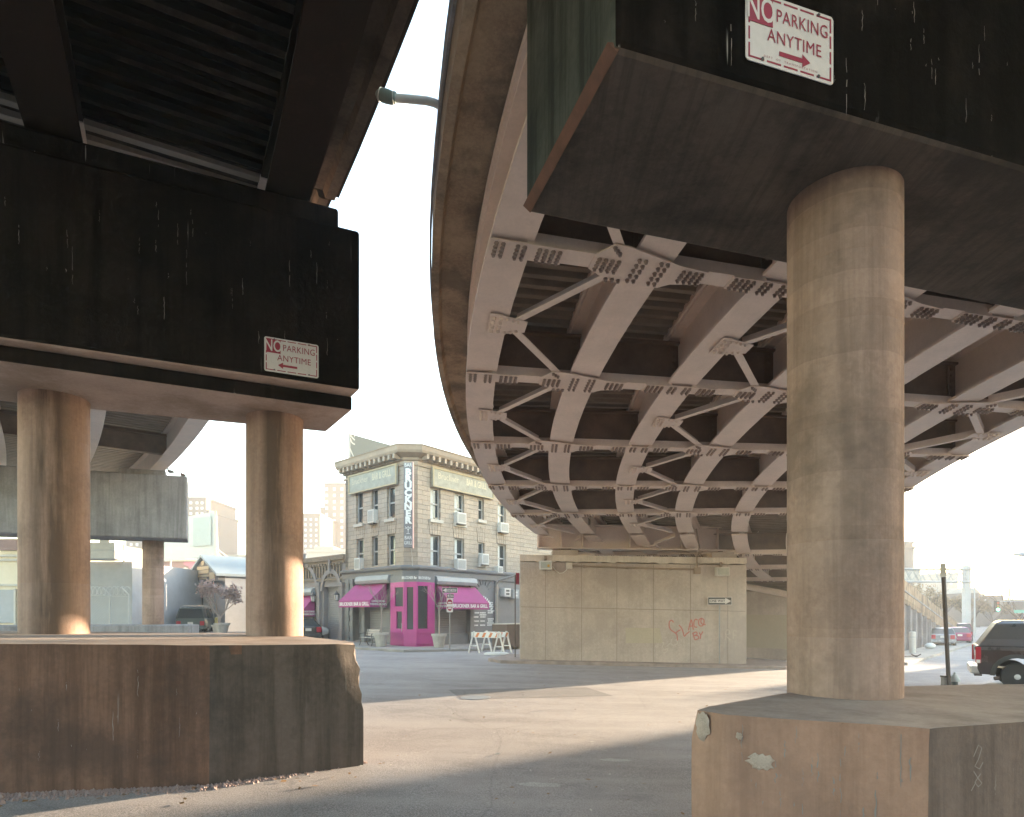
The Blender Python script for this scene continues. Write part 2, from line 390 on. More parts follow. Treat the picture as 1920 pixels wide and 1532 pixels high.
for gi, s0 in enumerate(GS):
    b = MB(); la = LA if gi < 2 else -20.0
    for seg in ((la, 26.55), (27.05, LB)):
        Ls = lrange(seg[0], seg[1], 0.9)
        b.loft([[rp(L, s0-FW/2, 0), rp(L, s0+FW/2, 0), rp(L, s0+FW/2, 0.045), rp(L, s0-FW/2, 0.045)] for L in Ls])
        b.loft([[rp(L, s0-0.012, 0.047), rp(L, s0+0.012, 0.047), rp(L, s0+0.012, DEPTH-0.05), rp(L, s0-0.012, DEPTH-0.05)] for L in Ls])
        b.loft([[rp(L, s0-0.2, DEPTH-0.05), rp(L, s0+0.2, DEPTH-0.05), rp(L, s0+0.2, DEPTH), rp(L, s0-0.2, DEPTH)] for L in Ls])
        b.loft([[rp(L, s0-0.25, DEPTH), rp(L, s0+0.25, DEPTH), rp(L, s0+0.25, DEPTH+0.1), rp(L, s0-0.25, DEPTH+0.1)] for L in Ls])
    b.build('girder', M['steel'], ramp)
# corrugated pan between girders
b = MB(); pitch = 0.30; L = LA; prof = []
while L < LB:
    prof += [(L, 0.0), (L+0.11, 0.0), (L+0.15, 0.09), (L+0.26, 0.09)]; L += pitch
for i in range(6):
    a0, a1 = GS[i]+0.25, GS[i+1]-0.25
    b.loft([[rp(l, a0, DEPTH+0.05+z), rp(l, a1, DEPTH+0.05+z)] for l, z in prof], closed=False, caps=False)
b.build('deck_pan', M['pan'], ramp, fixn=False)
# slab, overhangs, parapets
b = MB()
for (la_, lb_, wd_, zl_) in ((LA, L1+0.3, WID, DEPTH+0.16), (L1+0.31, 84, WLOW, 0.75)):
    b.loft([[rp(L, -0.60, zl_), rp(L, wd_+0.60, zl_), rp(L, wd_+0.60, DEPTH+0.40), rp(L, -0.60, DEPTH+0.40)] for L in lrange(la_, lb_, 0.9)])
Ls2 = lrange(-20, LA-0.02, 0.9)
b.loft([[rp(L, 3.2, DEPTH+0.16), rp(L, WID+0.60, DEPTH+0.16), rp(L, WID+0.60, DEPTH+0.40), rp(L, 3.2, DEPTH+0.40)] for L in Ls2])
b.build('deck_slab', M['conc_parapet'], ramp)
for sgn, s0, la_, lb_ in ((1, -0.62, LA, 84), (-1, WID+0.62, -20, L1+0.3), (-1, WLOW+0.62, L1+0.31, 84)):
    b = MB()
    Ls = lrange(la_, lb_, 0.8)
    b.loft([[rp(L, s0, DEPTH+0.06), rp(L, s0+sgn*0.12, DEPTH+0.06), rp(L, s0+sgn*0.30, DEPTH+0.42), rp(L, s0+sgn*0.22, DEPTH+1.25), rp(L, s0+sgn*0.02, DEPTH+1.25)] for L in Ls])
    b.build('parapet', M['conc_parapet'], ramp)
    b = MB()
    b.loft([[rp(L, s0-sgn*0.035, DEPTH+0.50), rp(L, s0-sgn*0.002, DEPTH+0.50), rp(L, s0-sgn*0.002, DEPTH+0.62), rp(L, s0-sgn*0.035, DEPTH+0.62)] for L in Ls])
    b.build('fascia_conduit', M['conc_grey'], ramp)

def rad(L):      # inward radial and forward tangent (horizontal) at L
    th = (min(L, L1)-15)/RR
    return Vector((math.cos(th), -math.sin(th), 0)), Vector((math.sin(th), math.cos(th), 0))
def bolt(b, p, r=0.028, h=0.03):
    p = Vector(p)
    b.loft([[p + Vector((r*math.cos(k*math.pi/3), r*math.sin(k*math.pi/3), -z)) for k in range(6)] for z, r in ((0, r*1.25), (h*0.35, r*1.25), (h*0.36, r), (h, r*0.85))])
LINES = [4.43 + 3.72*i for i in range(6)] + [30.4, 33.8, 37.1]
BIG = (1, 3, 5)          # girders that carry the large lateral-bracing gussets
for L in LINES:
    st = MB()
    for i in range(6):
        a, c = GS[i]+0.2, GS[i+1]-0.2
        st.loft([[rp(L-0.15, a, -0.035), rp(L+0.15, a, -0.035), rp(L+0.15, a, -0.012), rp(L-0.15, a, -0.012)],
                 [rp(L-0.15, c, -0.035), rp(L+0.15, c, -0.035), rp(L+0.15, c, -0.012), rp(L-0.15, c, -0.012)]])
        st.loft([[rp(L-0.15, a, -0.012), rp(L-0.135, a, -0.012), rp(L-0.135, a, 0.12), rp(L-0.15, a, 0.12)],
                 [rp(L-0.15, c, -0.012), rp(L-0.135, c, -0.012), rp(L-0.135, c, 0.12), rp(L-0.15, c, 0.12)]])
    cf = st.build('cross_frame', M['steel'], ramp)
    dp = MB()
    for i in range(6):
        a, c = GS[i]+0.03, GS[i+1]-0.03
        for (l0, l1, z0, z1) in ((L-0.01, L+0.01, 0.14, 0.80), (L-0.12, L+0.12, 0.78, 0.82), (L-0.10, L+0.10, 0.12, 0.15)):
            dp.loft([[rp(l0, a, z0), rp(l1, a, z0), rp(l1, a, z1), rp(l0, a, z1)], [rp(l0, c, z0), rp(l1, c, z0), rp(l1, c, z1), rp(l0, c, z1)]])
        for e in (a+0.10, c-0.10):     # connection angles with bolt rows
            dp.loft([[rp(L-0.03, e-0.08, 0.15), rp(L-0.011, e-0.08, 0.15), rp(L-0.011, e+0.08, 0.15), rp(L-0.03, e+0.08, 0.15)],
                     [rp(L-0.03, e-0.08, 0.78), rp(L-0.011, e-0.08, 0.78), rp(L-0.011, e+0.08, 0.78), rp(L-0.03, e+0.08, 0.78)]])
            for k in range(5):
                p = rp(L-0.045, e, 0.22+k*0.12); dp.box(p, (0.04, 0.03, 0.04), 0)
    dp.build('diaphragm', M['steel_dark'], cf)
    for gi, s0 in enumerate(GS):
        gp = MB()
        def ring(poly, z0, z1):
            gp.loft([[rp(L+v, s0+u, z0) for u, v in poly], [rp(L+v, s0+u, z1) for u, v in poly]])
        bol = []
        if gi in BIG:
            sg = -1
            poly = [(-0.78,-0.20),(0.55,-0.20),(0.80,-0.10),(0.80,0.10),(0.50,0.22),(0.05,0.42),(-0.35,0.42),(-0.62,0.20),(-0.78,0.14)]
            poly = [(-0.80,-0.16),(-0.62,-0.42),(-0.42,-0.42),(0.40,-0.20),(0.82,-0.15),(0.82,0.15),(0.42,0.24),(0.28,0.36),(-0.34,0.36),(-0.48,0.34),(-0.80,0.14)]
            for ii in range(4):
                for jj in range(4):
                    bol.append((-0.72+ii*0.09, -0.10+jj*0.07)); bol.append((0.48+ii*0.09, -0.10+jj*0.07))
            for ii in (-0.20, -0.11, 0.11, 0.20):
                for jj in range(5): bol.append((ii, -0.20+jj*0.115))
            for k in range(3): bol.append((-0.60+k*0.05, -0.37+k*0.05)); bol.append((-0.50+k*0.09, 0.30))
        else:
            poly = [(-0.70,-0.155),(0.70,-0.155),(0.70,0.155),(-0.70,0.155)]
            for ii in range(4):
                for jj in range(4):
                    if gi > 0: bol.append((-0.64+ii*0.09, -0.105+jj*0.07))
                    if gi < 6: bol.append((0.37+ii*0.09, -0.105+jj*0.07))
            for ii in (-0.20, -0.11, 0.08, 0.17):
                for jj in range(4): bol.append((ii, -0.11+jj*0.075))
            if gi == 0: poly = [(-0.275,-0.17),(0.70,-0.17),(0.70,0.155),(-0.275,0.155)]
            if gi == 6: poly = [(-0.70,-0.17),(0.275,-0.17),(0.275,0.155),(-0.70,0.155)]
        if gi == 5: poly = [(-u, v) for u, v in poly]; bol = [(-u, v) for u, v in bol]
        ring(poly, -0.056, -0.037)
        n0 = len(gp.bm.faces)
        for u, v in bol: bolt(gp, rp(L+v, s0+u, -0.056), 0.025, 0.045)
        go = gp.build('gusset_plate', [M['steel'], M['bolt']], cf)
        for fp in go.data.polygons[n0:]: fp.material_index = 1
# lateral bracing in alternate bays: V from the big gussets to a mid-panel plate on the neighbour
PAN = [(LINES[k], LINES[k+1]) for k in range(5)] + [(LINES[5], 26.75), (26.85, 30.4), (30.4, 33.8)]
for bi in (1, 3, 5):
    fl = -1 if bi == 5 else 1
    s_big, s_mid = GS[bi], GS[bi-1] if bi != 5 else GS[6]
    for (la, lb) in PAN:
        lm = (la+lb)/2
        br = MB()
        for l_end, e in ((la, 0.30), (lb, -0.30)):
            p0, p1 = rp(l_end+e, s_big-0.5*fl, -0.02), rp(lm - e*0.35, s_mid+0.38*fl, -0.02)
            br.beam(p0, p1, 0.13, 0.016); 
            off = (p1-p0).normalized().cross(Vector((0,0,1)))*0.058
            br.beam(p0+off+Vector((0,0,0.075)), p1+off+Vector((0,0,0.075)), 0.014, 0.13)
        pol = [(-0.02,-0.30),(0.10,-0.30),(0.58,-0.16),(0.58,0.16),(0.10,0.30),(-0.02,0.30)]
        br.loft([[rp(lm+v, s_mid+u*fl, -0.040) for u, v in pol], [rp(lm+v, s_mid+u*fl, -0.028) for u, v in pol]])
        for ii in (0.04, 0.15):
            for jj in range(4): bolt(br, rp(lm-0.2+jj*0.13, s_mid+ii*fl, -0.040), 0.031, 0.044)
        for sg in (-1, 1):
            for k in range(3): bolt(br, rp(lm+sg*(0.20-k*0.03), s_mid+(0.26+k*0.09)*fl, -0.040), 0.024, 0.034)
        br.build('lateral_brace', M['steel'], ramp)
# steel cross girder carried by the pier wall
PZ = 26.8
def wall_top(x): return 4.56 - 0.0145*(x-0.33)
b = MB(); x0, x1 = 1.05, 13.6
for (ya, yb, za, zb) in ((PZ-0.35, PZ+0.35, 0.30, 0.35), (PZ-0.012, PZ+0.012, 0.352, 1.25), (PZ-0.30, PZ+0.30, 1.25, 1.30)):
    b.loft([[(x0, ya, wall_top(x0)+za), (x0, yb, wall_top(x0)+za), (x0, yb, wall_top(x0)+zb), (x0, ya, wall_top(x0)+zb)],
            [(x1, ya, wall_top(x1)+za), (x1, yb, wall_top(x1)+za), (x1, yb, wall_top(x1)+zb), (x1, ya, wall_top(x1)+zb)]])
for x in (1.10, 2.05, 2.95, 4.9, 7.05, 8.55, 10.2, 11.9):
    b.box((x, PZ-0.16, wall_top(x)+0.80), (0.022, 0.30, 0.89)); b.box((x, PZ+0.16, wall_top(x)+0.80), (0.022, 0.30, 0.89))
b.build('cross_girder', M['steel'], ramp)
for x in (2.2, 8.75):
    b = MB(); z = wall_top(x)
    b.box((x, PZ, z+0.12), (1.05, 0.8, 0.23)); b.build('bearing_block', M['conc_wall'], ramp, bevel=0.015)
    b = MB(); b.box((x+0.05, PZ, z+0.265), (0.42, 0.4, 0.06)); b.box((x+0.05, PZ, z+0.245), (0.6, 0.5, 0.02)); b.build('bearing', M['steel_dark'], ramp)
# abutment and retaining walls of the ramp's low end
b = MB()
pa, pb = ramp_xy(L1, -0.55), ramp_xy(L1, WLOW+0.55); t = Vector((math.sin(TH1), math.cos(TH1)))
ab = [pa, pb, pb + t*1.2, pa + t*1.2]
b.prism([(p.x, p.y) for p in ab], lambda x, y: gz(x, y)-0.2, lambda x, y: 3.3 - 0.02*(x-9))
b.build('abutment', M['conc_wall'], ramp, bevel=0.02)
b = MB()
for s0, s1 in ((-0.5, -0.1), (WLOW+0.1, WLOW+0.5)):
    Ls = lrange(L1+1.25, 80, 1.5)
    b.loft([[Vector((*ramp_xy(L, s0), gz(*ramp_xy(L, s0))-0.3)), Vector((*ramp_xy(L, s1), gz(*ramp_xy(L, s1))-0.3)), rp(L, s1, 0.74), rp(L, s0, 0.74)] for L in Ls])
for L in lrange(L1+1.5, 70, 2.4):
    p = ramp_xy(L, WLOW+0.58); q = ramp_xy(L, WLOW+0.50); d = (p-q)
    zt = rp(L, WLOW, 0.72).z; zb = gz(p.x, p.y)-0.2
    if zt > zb+0.3: b.box((p.x, p.y, (zt+zb)/2), (0.16, 0.3, zt-zb), -TH1+R(90))
b.build('retaining_wall', M['conc_grey'], ramp)

# ------------------------------------------------------------------ pier wall
wall = thing('pier_wall', 'broad tan concrete pier wall carrying the ramp, red graffiti scrawl low on its face', 'wall', (4.9, PZ, gz(4.9, PZ)))
wall.location = (0, 0, 0)
xa, xb, ya, yb = 0.33, 9.62, PZ-0.55, PZ+0.65
b = MB(); b.prism([(xa, ya), (xb, ya), (xb, yb), (xa, yb)], lambda x, y: gz(x, y)-0.2, lambda x, y: wall_top(x)-0.30)
b.build('wall', M['conc_wall'], wall, bevel=0.02)
b = MB(); N = 60
bot = [(xa + (xb-xa)*i/N) for i in range(N+1)]
rng = random.Random(3)
for yy, o in ((ya-0.012, 1), (yb+0.012, 0)): pass
rings = []
for x in bot:
    j = rng.uniform(-0.03, 0.03)
    zt, zb = wall_top(x)-0.002, wall_top(x)-0.27+j
    rings.append([(x, ya-0.006, zb), (x, yb+0.006, zb), (x, yb+0.006, zt), (x, ya-0.006, zt)])
rings[0] = [(xa-0.006, p[1], p[2]) for p in rings[0]]; rings[-1] = [(xb+0.006, p[1], p[2]) for p in rings[-1]]
M['conc_rim'] = concrete('pale_rim_mortar', (0.66, 0.58, 0.50), (0.56, 0.48, 0.41), soot_amt=0.1, streak_amt=0.2, drip=0.1, bump=0.3)
b.loft(rings); b.build('rim_band', M['conc_rim'], wall)
# formwork joints as thin grooves of darker grout, 3 mm proud lines
M['joint'] = plain('grout_joint', (0.25, 0.205, 0.165), 0.9)
b = MB()
for x in (1.37, 2.85, 4.3, 5.8, 7.32, 8.85): b.box((x, ya-0.003, (gz(x, ya)+wall_top(x)-0.3)/2+0.05), (0.018, 0.006, wall_top(x)-0.45-gz(x, ya)))
zj = lambda x: gz(x, ya)+2.28
b.loft([[(xa+0.05, ya-0.004, zj(xa)), (xa+0.05, ya, zj(xa)), (xa+0.05, ya, zj(xa)+0.022), (xa+0.05, ya-0.004, zj(xa)+0.022)],
        [(xb-0.05, ya-0.004, zj(xb)), (xb-0.05, ya, zj(xb)), (xb-0.05, ya, zj(xb)+0.022), (xb-0.05, ya-0.004, zj(xb)+0.022)]])
b.build('form_joint', M['joint'], wall)
# kerbed island
b = MB(); b.prism([(-0.45, ya-0.55), (10.9, ya-0.75), (12.3, ya+0.2), (11.6, yb+2), (-0.2, yb+2), (-1.0, ya+0.4)], lambda x, y: gz(x, y)-0.1, lambda x, y: gz(x, y)+0.13)
tag(b.build('kerb', M['kerb'], bevel=0.03), kind='structure')

# ------------------------------------------------------------------ bents
def column(parent, x, y, z0, z1, r=0.455, mat='conc_col', seams=()):
    b = MB(); prof = [(r, z0)]
    for s in seams: prof += [(r, s-0.006), (r-0.002, s), (r, s+0.006)]
    prof.append((r, z1)); b.lathe(prof, (x, y, 0), 64)
    return b.build('column', M[mat], parent, smooth=True)
def rough_block(poly, zb, zt, sub=0.25, amp=0.012, seed=1, chips=()):
    """prism with subdivided, slightly uneven faces and broken corners"""
    b = MB(); b.prism(poly, zb, zt)
    bm = b.bm
    for it in range(6):
        es = [e for e in bm.edges if e.calc_length() > sub*2]
        if not es: break
        bmesh.ops.subdivide_edges(bm, edges=es, cuts=1, use_grid_fill=True)
    bmesh.ops.triangulate(bm, faces=[f for f in bm.faces if len(f.verts) > 4])
    from mathutils import noise as nz
    for v in bm.verts:
        n1 = nz.noise_vector(v.co*1.7 + Vector((seed*7.1, 0, 0)))
        v.co += n1*amp
    for (c, rad_, depth) in chips:
        c = Vector(c)
        for v in bm.verts:
            d = (v.co-c).length
            if d < rad_:
                k = (1-d/rad_)**0.6
                inward = Vector((sum(p[0] for p in poly)/len(poly), sum(p[1] for p in poly)/len(poly), v.co.z-0.5)) - v.co
                inward.normalize(); v.co += inward*depth*k*(0.7+0.6*nz.noise(v.co*9))
    return b
# left bent
def top_slot(o, mat):
    o.data.materials.append(mat)
    for p in o.data.polygons:
        if p.normal.z > 0.75: p.material_index = len(o.data.materials)-1
lb = thing('concrete_bent', 'sooty concrete bent at left, long block base, two round columns and heavy cap', 'bent', (0,0,0))
topL = lambda x, y: 1.735 - 0.022*(x+2.02)
gL = lambda x, y: gz(x, y)-0.15
polyL = [(-12.5, 5.45), (-5.66, 7.08), (-3.58, 7.57), (-2.02, 8.70), (-2.9, 9.95), (-4.2, 11.6), (-12.5, 8.9)]
cz = [1.70, 1.55, 1.38, 1.2, 0.95]
chips = [((-2.02, 8.70, 1.76), 0.32, 0.17), ((-2.02, 8.70, 1.48), 0.22, 0.11), ((-2.02, 8.70, 1.22), 0.20, 0.07), ((-2.02, 8.70, 1.0), 0.14, 0.04), ((-3.40, 7.72, 1.77), 0.12, 0.05), ((-3.1, 8.0, 1.77), 0.10, 0.05)]
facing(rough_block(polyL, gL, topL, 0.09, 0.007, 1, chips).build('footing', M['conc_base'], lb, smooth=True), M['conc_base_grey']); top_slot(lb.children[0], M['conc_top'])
column(lb, -7.0, 9.8, 1.70, 5.45, mat='conc_col_left', seams=(2.6, 4.75)); column(lb, -4.0, 10.8, 1.65, 5.45, mat='conc_col_left', seams=(3.45,))
b = MB(); d25 = Vector((math.cos(R(25)), math.sin(R(25))))
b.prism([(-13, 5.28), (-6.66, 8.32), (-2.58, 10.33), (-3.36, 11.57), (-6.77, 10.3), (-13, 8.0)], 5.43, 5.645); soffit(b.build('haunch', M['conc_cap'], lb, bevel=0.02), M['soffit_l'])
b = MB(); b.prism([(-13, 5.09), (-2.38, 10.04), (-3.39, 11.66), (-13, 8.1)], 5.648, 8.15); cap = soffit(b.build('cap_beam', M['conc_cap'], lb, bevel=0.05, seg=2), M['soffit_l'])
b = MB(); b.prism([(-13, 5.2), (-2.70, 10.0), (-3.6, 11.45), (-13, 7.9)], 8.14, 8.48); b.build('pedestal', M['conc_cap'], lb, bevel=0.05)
# right bent
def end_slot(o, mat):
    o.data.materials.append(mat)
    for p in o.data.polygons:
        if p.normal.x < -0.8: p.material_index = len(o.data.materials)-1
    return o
rb = thing('concrete_bent', 'near concrete bent at right, thick column rising from a chipped base to a dark cap', 'bent', (0,0,0))
topR = lambda x, y: 1.452 - 0.01*(x-2.9)
polyR = [(2.52, 3.87), (9.1, 6.2), (9.1, 7.4), (2.9, 6.02), (2.35, 5.53), (1.275, 4.54), (1.435, 4.31)]
chipsR = [((1.28, 4.50, 1.46), 0.16, 0.06), ((1.46, 4.30, 1.45), 0.06, 0.03), ((2.52, 3.87, 1.45), 0.08, 0.03)]
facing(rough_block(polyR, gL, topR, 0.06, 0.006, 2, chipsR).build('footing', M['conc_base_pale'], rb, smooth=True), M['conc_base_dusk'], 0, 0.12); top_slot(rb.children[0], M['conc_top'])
column(rb, 2.9, 5.6, 1.42, 5.76, seams=(1.95, 2.75, 3.7, 4.55, 5.1, 5.55)); column(rb, 5.9, 6.6, 1.38, 5.76)
b = MB(); d = Vector((0.954, 0.30))
c0, c1 = Vector((0.65, 4.06)), Vector((0.12, 5.76))
b.prism([(c0.x, c0.y), (c0.x+d.x*12, c0.y+d.y*12), (c1.x+d.x*12, c1.y+d.y*12), (c1.x, c1.y)], 5.75, 8.35)
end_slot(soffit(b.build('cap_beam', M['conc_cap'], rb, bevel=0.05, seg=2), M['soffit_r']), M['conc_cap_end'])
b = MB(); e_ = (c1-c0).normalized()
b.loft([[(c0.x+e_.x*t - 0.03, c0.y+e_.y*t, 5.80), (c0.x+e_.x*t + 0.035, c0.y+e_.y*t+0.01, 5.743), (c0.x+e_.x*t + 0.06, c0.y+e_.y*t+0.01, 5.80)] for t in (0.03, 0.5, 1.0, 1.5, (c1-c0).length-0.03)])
b.build('chamfer', M['warm_edge'], rb)
# far left bent
fb = thing('concrete_bent', 'distant grey concrete bent beyond the left columns with pigeons on its cap', 'bent', (0,0,0))
d = Vector((0.951, 0.309)); n_ = Vector((-0.40, 0.85)).normalized()
c = Vector((-14.97, 29.5))
b = MB(); p = [c, c + n_*1.9, c + n_*1.9 - d*16, c - d*16]
b.prism([(q.x, q.y) for q in p], 5.58, 8.47); b.build('cap_beam', M['conc_grey'], fb, bevel=0.06, seg=3)
c2 = c - d*0.9 + n_*0.25
b = MB(); p = [c2, c2 + n_*1.4, c2 + n_*1.4 - d*1.9, c2 - d*1.9]
b.prism([(q.x, q.y) for q in p], 8.46, 8.72); b.build('pedestal', M['conc_grey'], fb, bevel=0.03)
cf_ = Vector((-17.1, 30.5))
for k in range(4):
    q = cf_ - d*4.6*k; column(fb, q.x, q.y, 1.4, 5.6, seams=(3.0, 4.75))
b = MB(); e0 = Vector((-14.8, 29.3))
p = [e0, e0 + Vector((0.05, 0.9)), e0 + Vector((-1.2, 2.4)), e0 + Vector((-1.2, 2.4)) - d*16, e0 + Vector((-1.3, -0.9)) - d*16, e0 + Vector((-1.3, -0.9))]
b.prism([(q.x, q.y) for q in p], gL, 1.62); b.build('footing', M['conc_grey'], fb, bevel=0.05)

# ------------------------------------------------------------------ left viaduct deck
def lxy(y, s):     # s metres inboard (to the left) of the right flange edge
    u = y-8; x = -2.12 - 0.51*u - 0.0057*u*u
    sl = -0.51 - 0.0114*u; nrm = Vector((-1, sl)).normalized()   # pointing left, square to the path
    return Vector((x, y)) + nrm*s
def lz(y): return 8.56 + 0.02*(y-9)
def lp(y, s, dz=0): p = lxy(y, s); return Vector((p.x, p.y, lz(y)+dz))
ld = thing('elevated_viaduct', 'dark elevated viaduct deck crossing overhead at upper left', 'viaduct', (0,0,0))
Ys = lrange(-23, 11.4, 1.2); Ys2 = lrange(11.43, 44, 1.2); LG = [0.32, 3.3, 6.3, 9.3, 12.3]
for s0 in LG:
    for ys_ in (Ys, Ys2):
        b = MB()
        fw = 0.64 if ys_ is Ys else 0.62
        b.loft([[lp(y, s0-fw/2), lp(y, s0+fw/2), lp(y, s0+fw/2, 0.05), lp(y, s0-fw/2, 0.05)] for y in ys_])
        b.loft([[lp(y, s0-0.015, 0.05), lp(y, s0+0.015, 0.05), lp(y, s0+0.015, 1.15), lp(y, s0-0.015, 1.15)] for y in ys_])
        b.loft([[lp(y, s0-0.2, 1.15), lp(y, s0+0.2, 1.15), lp(y, s0+0.2, 1.22), lp(y, s0-0.2, 1.22)] for y in ys_])
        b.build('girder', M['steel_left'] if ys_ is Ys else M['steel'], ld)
for ys_ in (Ys, [y for y in Ys2 if y < 18.6], [y for y in Ys2 if y > 17.3]):  # first bays of the next span take the dark copy to look unlit
    b = MB(); ov = -0.72 if ys_ is Ys else -0.62
    b.loft([[lp(y, ov, 1.25), lp(y, 13.5, 1.32), lp(y, 13.5, 1.55), lp(y, ov, 1.55)] for y in ys_])
    b.build('deck_slab', M['deck_stain_shade'] if ys_[0] < 12 else M['conc_parapet'], ld)
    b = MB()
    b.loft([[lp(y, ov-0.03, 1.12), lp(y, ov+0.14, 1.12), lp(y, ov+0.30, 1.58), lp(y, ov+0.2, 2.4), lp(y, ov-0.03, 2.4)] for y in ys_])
    b.build('parapet', M['deck_stain_shade'] if ys_[0] < 12 else M['conc_parapet'], ld)
    b = MB()
    b.loft([[lp(y, ov-0.11, 1.2), lp(y, ov-0.032, 1.2), lp(y, ov-0.032, 1.45), lp(y, ov-0.11, 1.45)] for y in ys_])
    b.build('fascia_strip', M['conc_cap'] if ys_[0] < 12 else M['conc_parapet'], ld)
b = MB(); y = -23; prof = []
while y < 44:
    prof += [(y, 0.0), (y+0.13, 0.0), (y+0.17, -0.08), (y+0.30, -0.08)]; y += 0.34
for part_, mt_ in (([q for q in prof if q[0] < 11.35], 'pan_shade'), ([q for q in prof if q[0] > 11.35], 'pan')):  # near pan gets the shaded copy of the colour
    b = MB()
    for i in range(4):
        b.loft([[lp(y, LG[i]+0.2, 1.28+z), lp(y, LG[i+1]-0.2, 1.28+z)] for y, z in part_], closed=False, caps=False)
    b.build('deck_pan', M[mt_], ld, fixn=False)
for y in (-8, -3, 2, 6.5, 16.5, 22, 28.6):
    b = MB()
    for i in range(4):
        a, c_ = LG[i]+0.03, LG[i+1]-0.03
        zlo = 0.40 if y in (10.3, 11.2) else 0.25
        b.loft([[lp(y-0.015, a, zlo), lp(y+0.015, a, zlo), lp(y+0.015, a, 1.14), lp(y-0.015, a, 1.14)], [lp(y-0.015, c_, zlo), lp(y+0.015, c_, zlo), lp(y+0.015, c_, 1.14), lp(y-0.015, c_, 1.14)]])
        b.loft([[lp(y-0.11, a, zlo-0.04), lp(y+0.11, a, zlo-0.04), lp(y+0.11, a, zlo), lp(y-0.11, a, zlo)], [lp(y-0.11, c_, zlo-0.04), lp(y+0.11, c_, zlo-0.04), lp(y+0.11, c_, zlo), lp(y-0.11, c_, zlo)]])
        b.loft([[lp(y-0.11, a, 1.0), lp(y+0.11, a, 1.0), lp(y+0.11, a, 1.03), lp(y-0.11, a, 1.03)], [lp(y-0.11, c_, 1.0), lp(y+0.11, c_, 1.0), lp(y+0.11, c_, 1.03), lp(y-0.11, c_, 1.03)]])
    b.build('diaphragm', M['diaphragm_shade'] if y < 10.5 else M['steel_dark'], ld)

# ------------------------------------------------------------------ spalls, lime drips and scratches
M['lime'] = plain('lime_drip', (0.26, 0.23, 0.21), 0.9); M['spall'] = concrete('spalled_aggregate', (0.66, 0.53, 0.44), (0.45, 0.34, 0.27), soot=(0.28, 0.17, 0.13), soot_amt=0.4, streak_amt=0.0, drip=0.0, scale=6, bump=0.9)
def drips(parent, p0, d, n, count, zr, lr, wr, seed, mat='lime'):
    """thin uneven vertical runs on the face through p0 along d"""
    rng = random.Random(seed); b = MB(); d = Vector((d[0], d[1], 0)).normalized(); n = Vector((n[0], n[1], 0)).normalized()
    for k in range(count):
        s = rng.uniform(*seed_range) if False else rng.uniform(0.02, 0.98); q = Vector(p0) + d*s*LEN; z = rng.uniform(*zr); ln = rng.uniform(*lr)*rng.random(); w_ = rng.uniform(*wr); pts = []
        for i in range(9): pts.append(q + n*0.004 + d*(rng.gauss(0, 0.003)) + Vector((0, 0, z - ln*i/8)))
        L = [p + d*w_*(0.4+0.6*rng.random())*(1-abs(i-4)/6) for i, p in enumerate(pts)]; R_ = [p - d*w_*0.4*rng.random() for p in pts]
        for i in range(8):
            if rng.random() < 0.85: b.face([L[i], R_[i], R_[i+1], L[i+1]])
    return b.build('lime_drip', M[mat], parent, fixn=False)
LEN = 1.15; drips(rb, (1.46, 4.30, 0), (1.09, -0.44), (-0.44, -1.09), 26, (0.9, 1.42), (0.1, 0.55), (0.004, 0.012), 3)
LEN = 1.6; drips(rb, (2.56, 3.885, 0), (0.954, 0.30), (0.30, -0.954), 10, (0.8, 1.4), (0.05, 0.3), (0.003, 0.007), 4)
LEN = 5.0; drips(rb, (0.7, 4.075, 0), (0.954, 0.30), (0.30, -0.954), 46, (5.9, 6.9), (0.04, 0.5), (0.003, 0.007), 5)
dl_ = Vector((13-2.38, 10.04-5.09)).normalized(); q_ = Vector((-2.38, 10.04)) - dl_*6.6; LEN = 6.4
drips(lb, (q_.x, q_.y, 0), dl_, (dl_.y, -dl_.x), 60, (6.2, 7.9), (0.04, 0.6), (0.003, 0.008), 6)
LEN = 2.1; drips(lb, (-5.66, 7.08, 0), (2.08, 0.49), (0.49, -2.08), 16, (0.5, 1.6), (0.1, 0.5), (0.003, 0.007), 7)
def spall(parent, c, d, n, rx, rz, seed):
    rng = random.Random(seed); b = MB(); c = Vector(c); d = Vector((d[0], d[1], 0)).normalized(); n = Vector((n[0], n[1], 0)).normalized(); N = 22
    rim = [(math.cos(a)*rx*(0.75+0.45*rng.random()), math.sin(a)*rz*(0.75+0.45*rng.random())) for a in [2*math.pi*i/N for i in range(N)]]
    rings = []
    for f, o in ((1.0, 0.004), (0.8, 0.010), (0.45, 0.009), (0.15, 0.011)): rings.append([c + d*x*f + Vector((0, 0, z*f)) + n*(o + rng.uniform(0, 0.005)) for x, z in rim])
    b.loft(rings); return b.build('spalled_patch', M['spall'], parent, smooth=True)
dF, nF = (1.09, -0.44), (-0.44, -1.09)
pp = lambda t, z: (1.435+1.09*t, 4.31-0.44*t, z)
spall(rb, pp(0.19, 1.17), dF, nF, 0.085, 0.06, 1); spall(rb, pp(0.075, 1.33), dF, nF, 0.022, 0.025, 2)
spall(rb, (1.335, 4.46, 1.37), (0.16, -0.23), (-0.82, -0.57), 0.06, 0.10, 3)
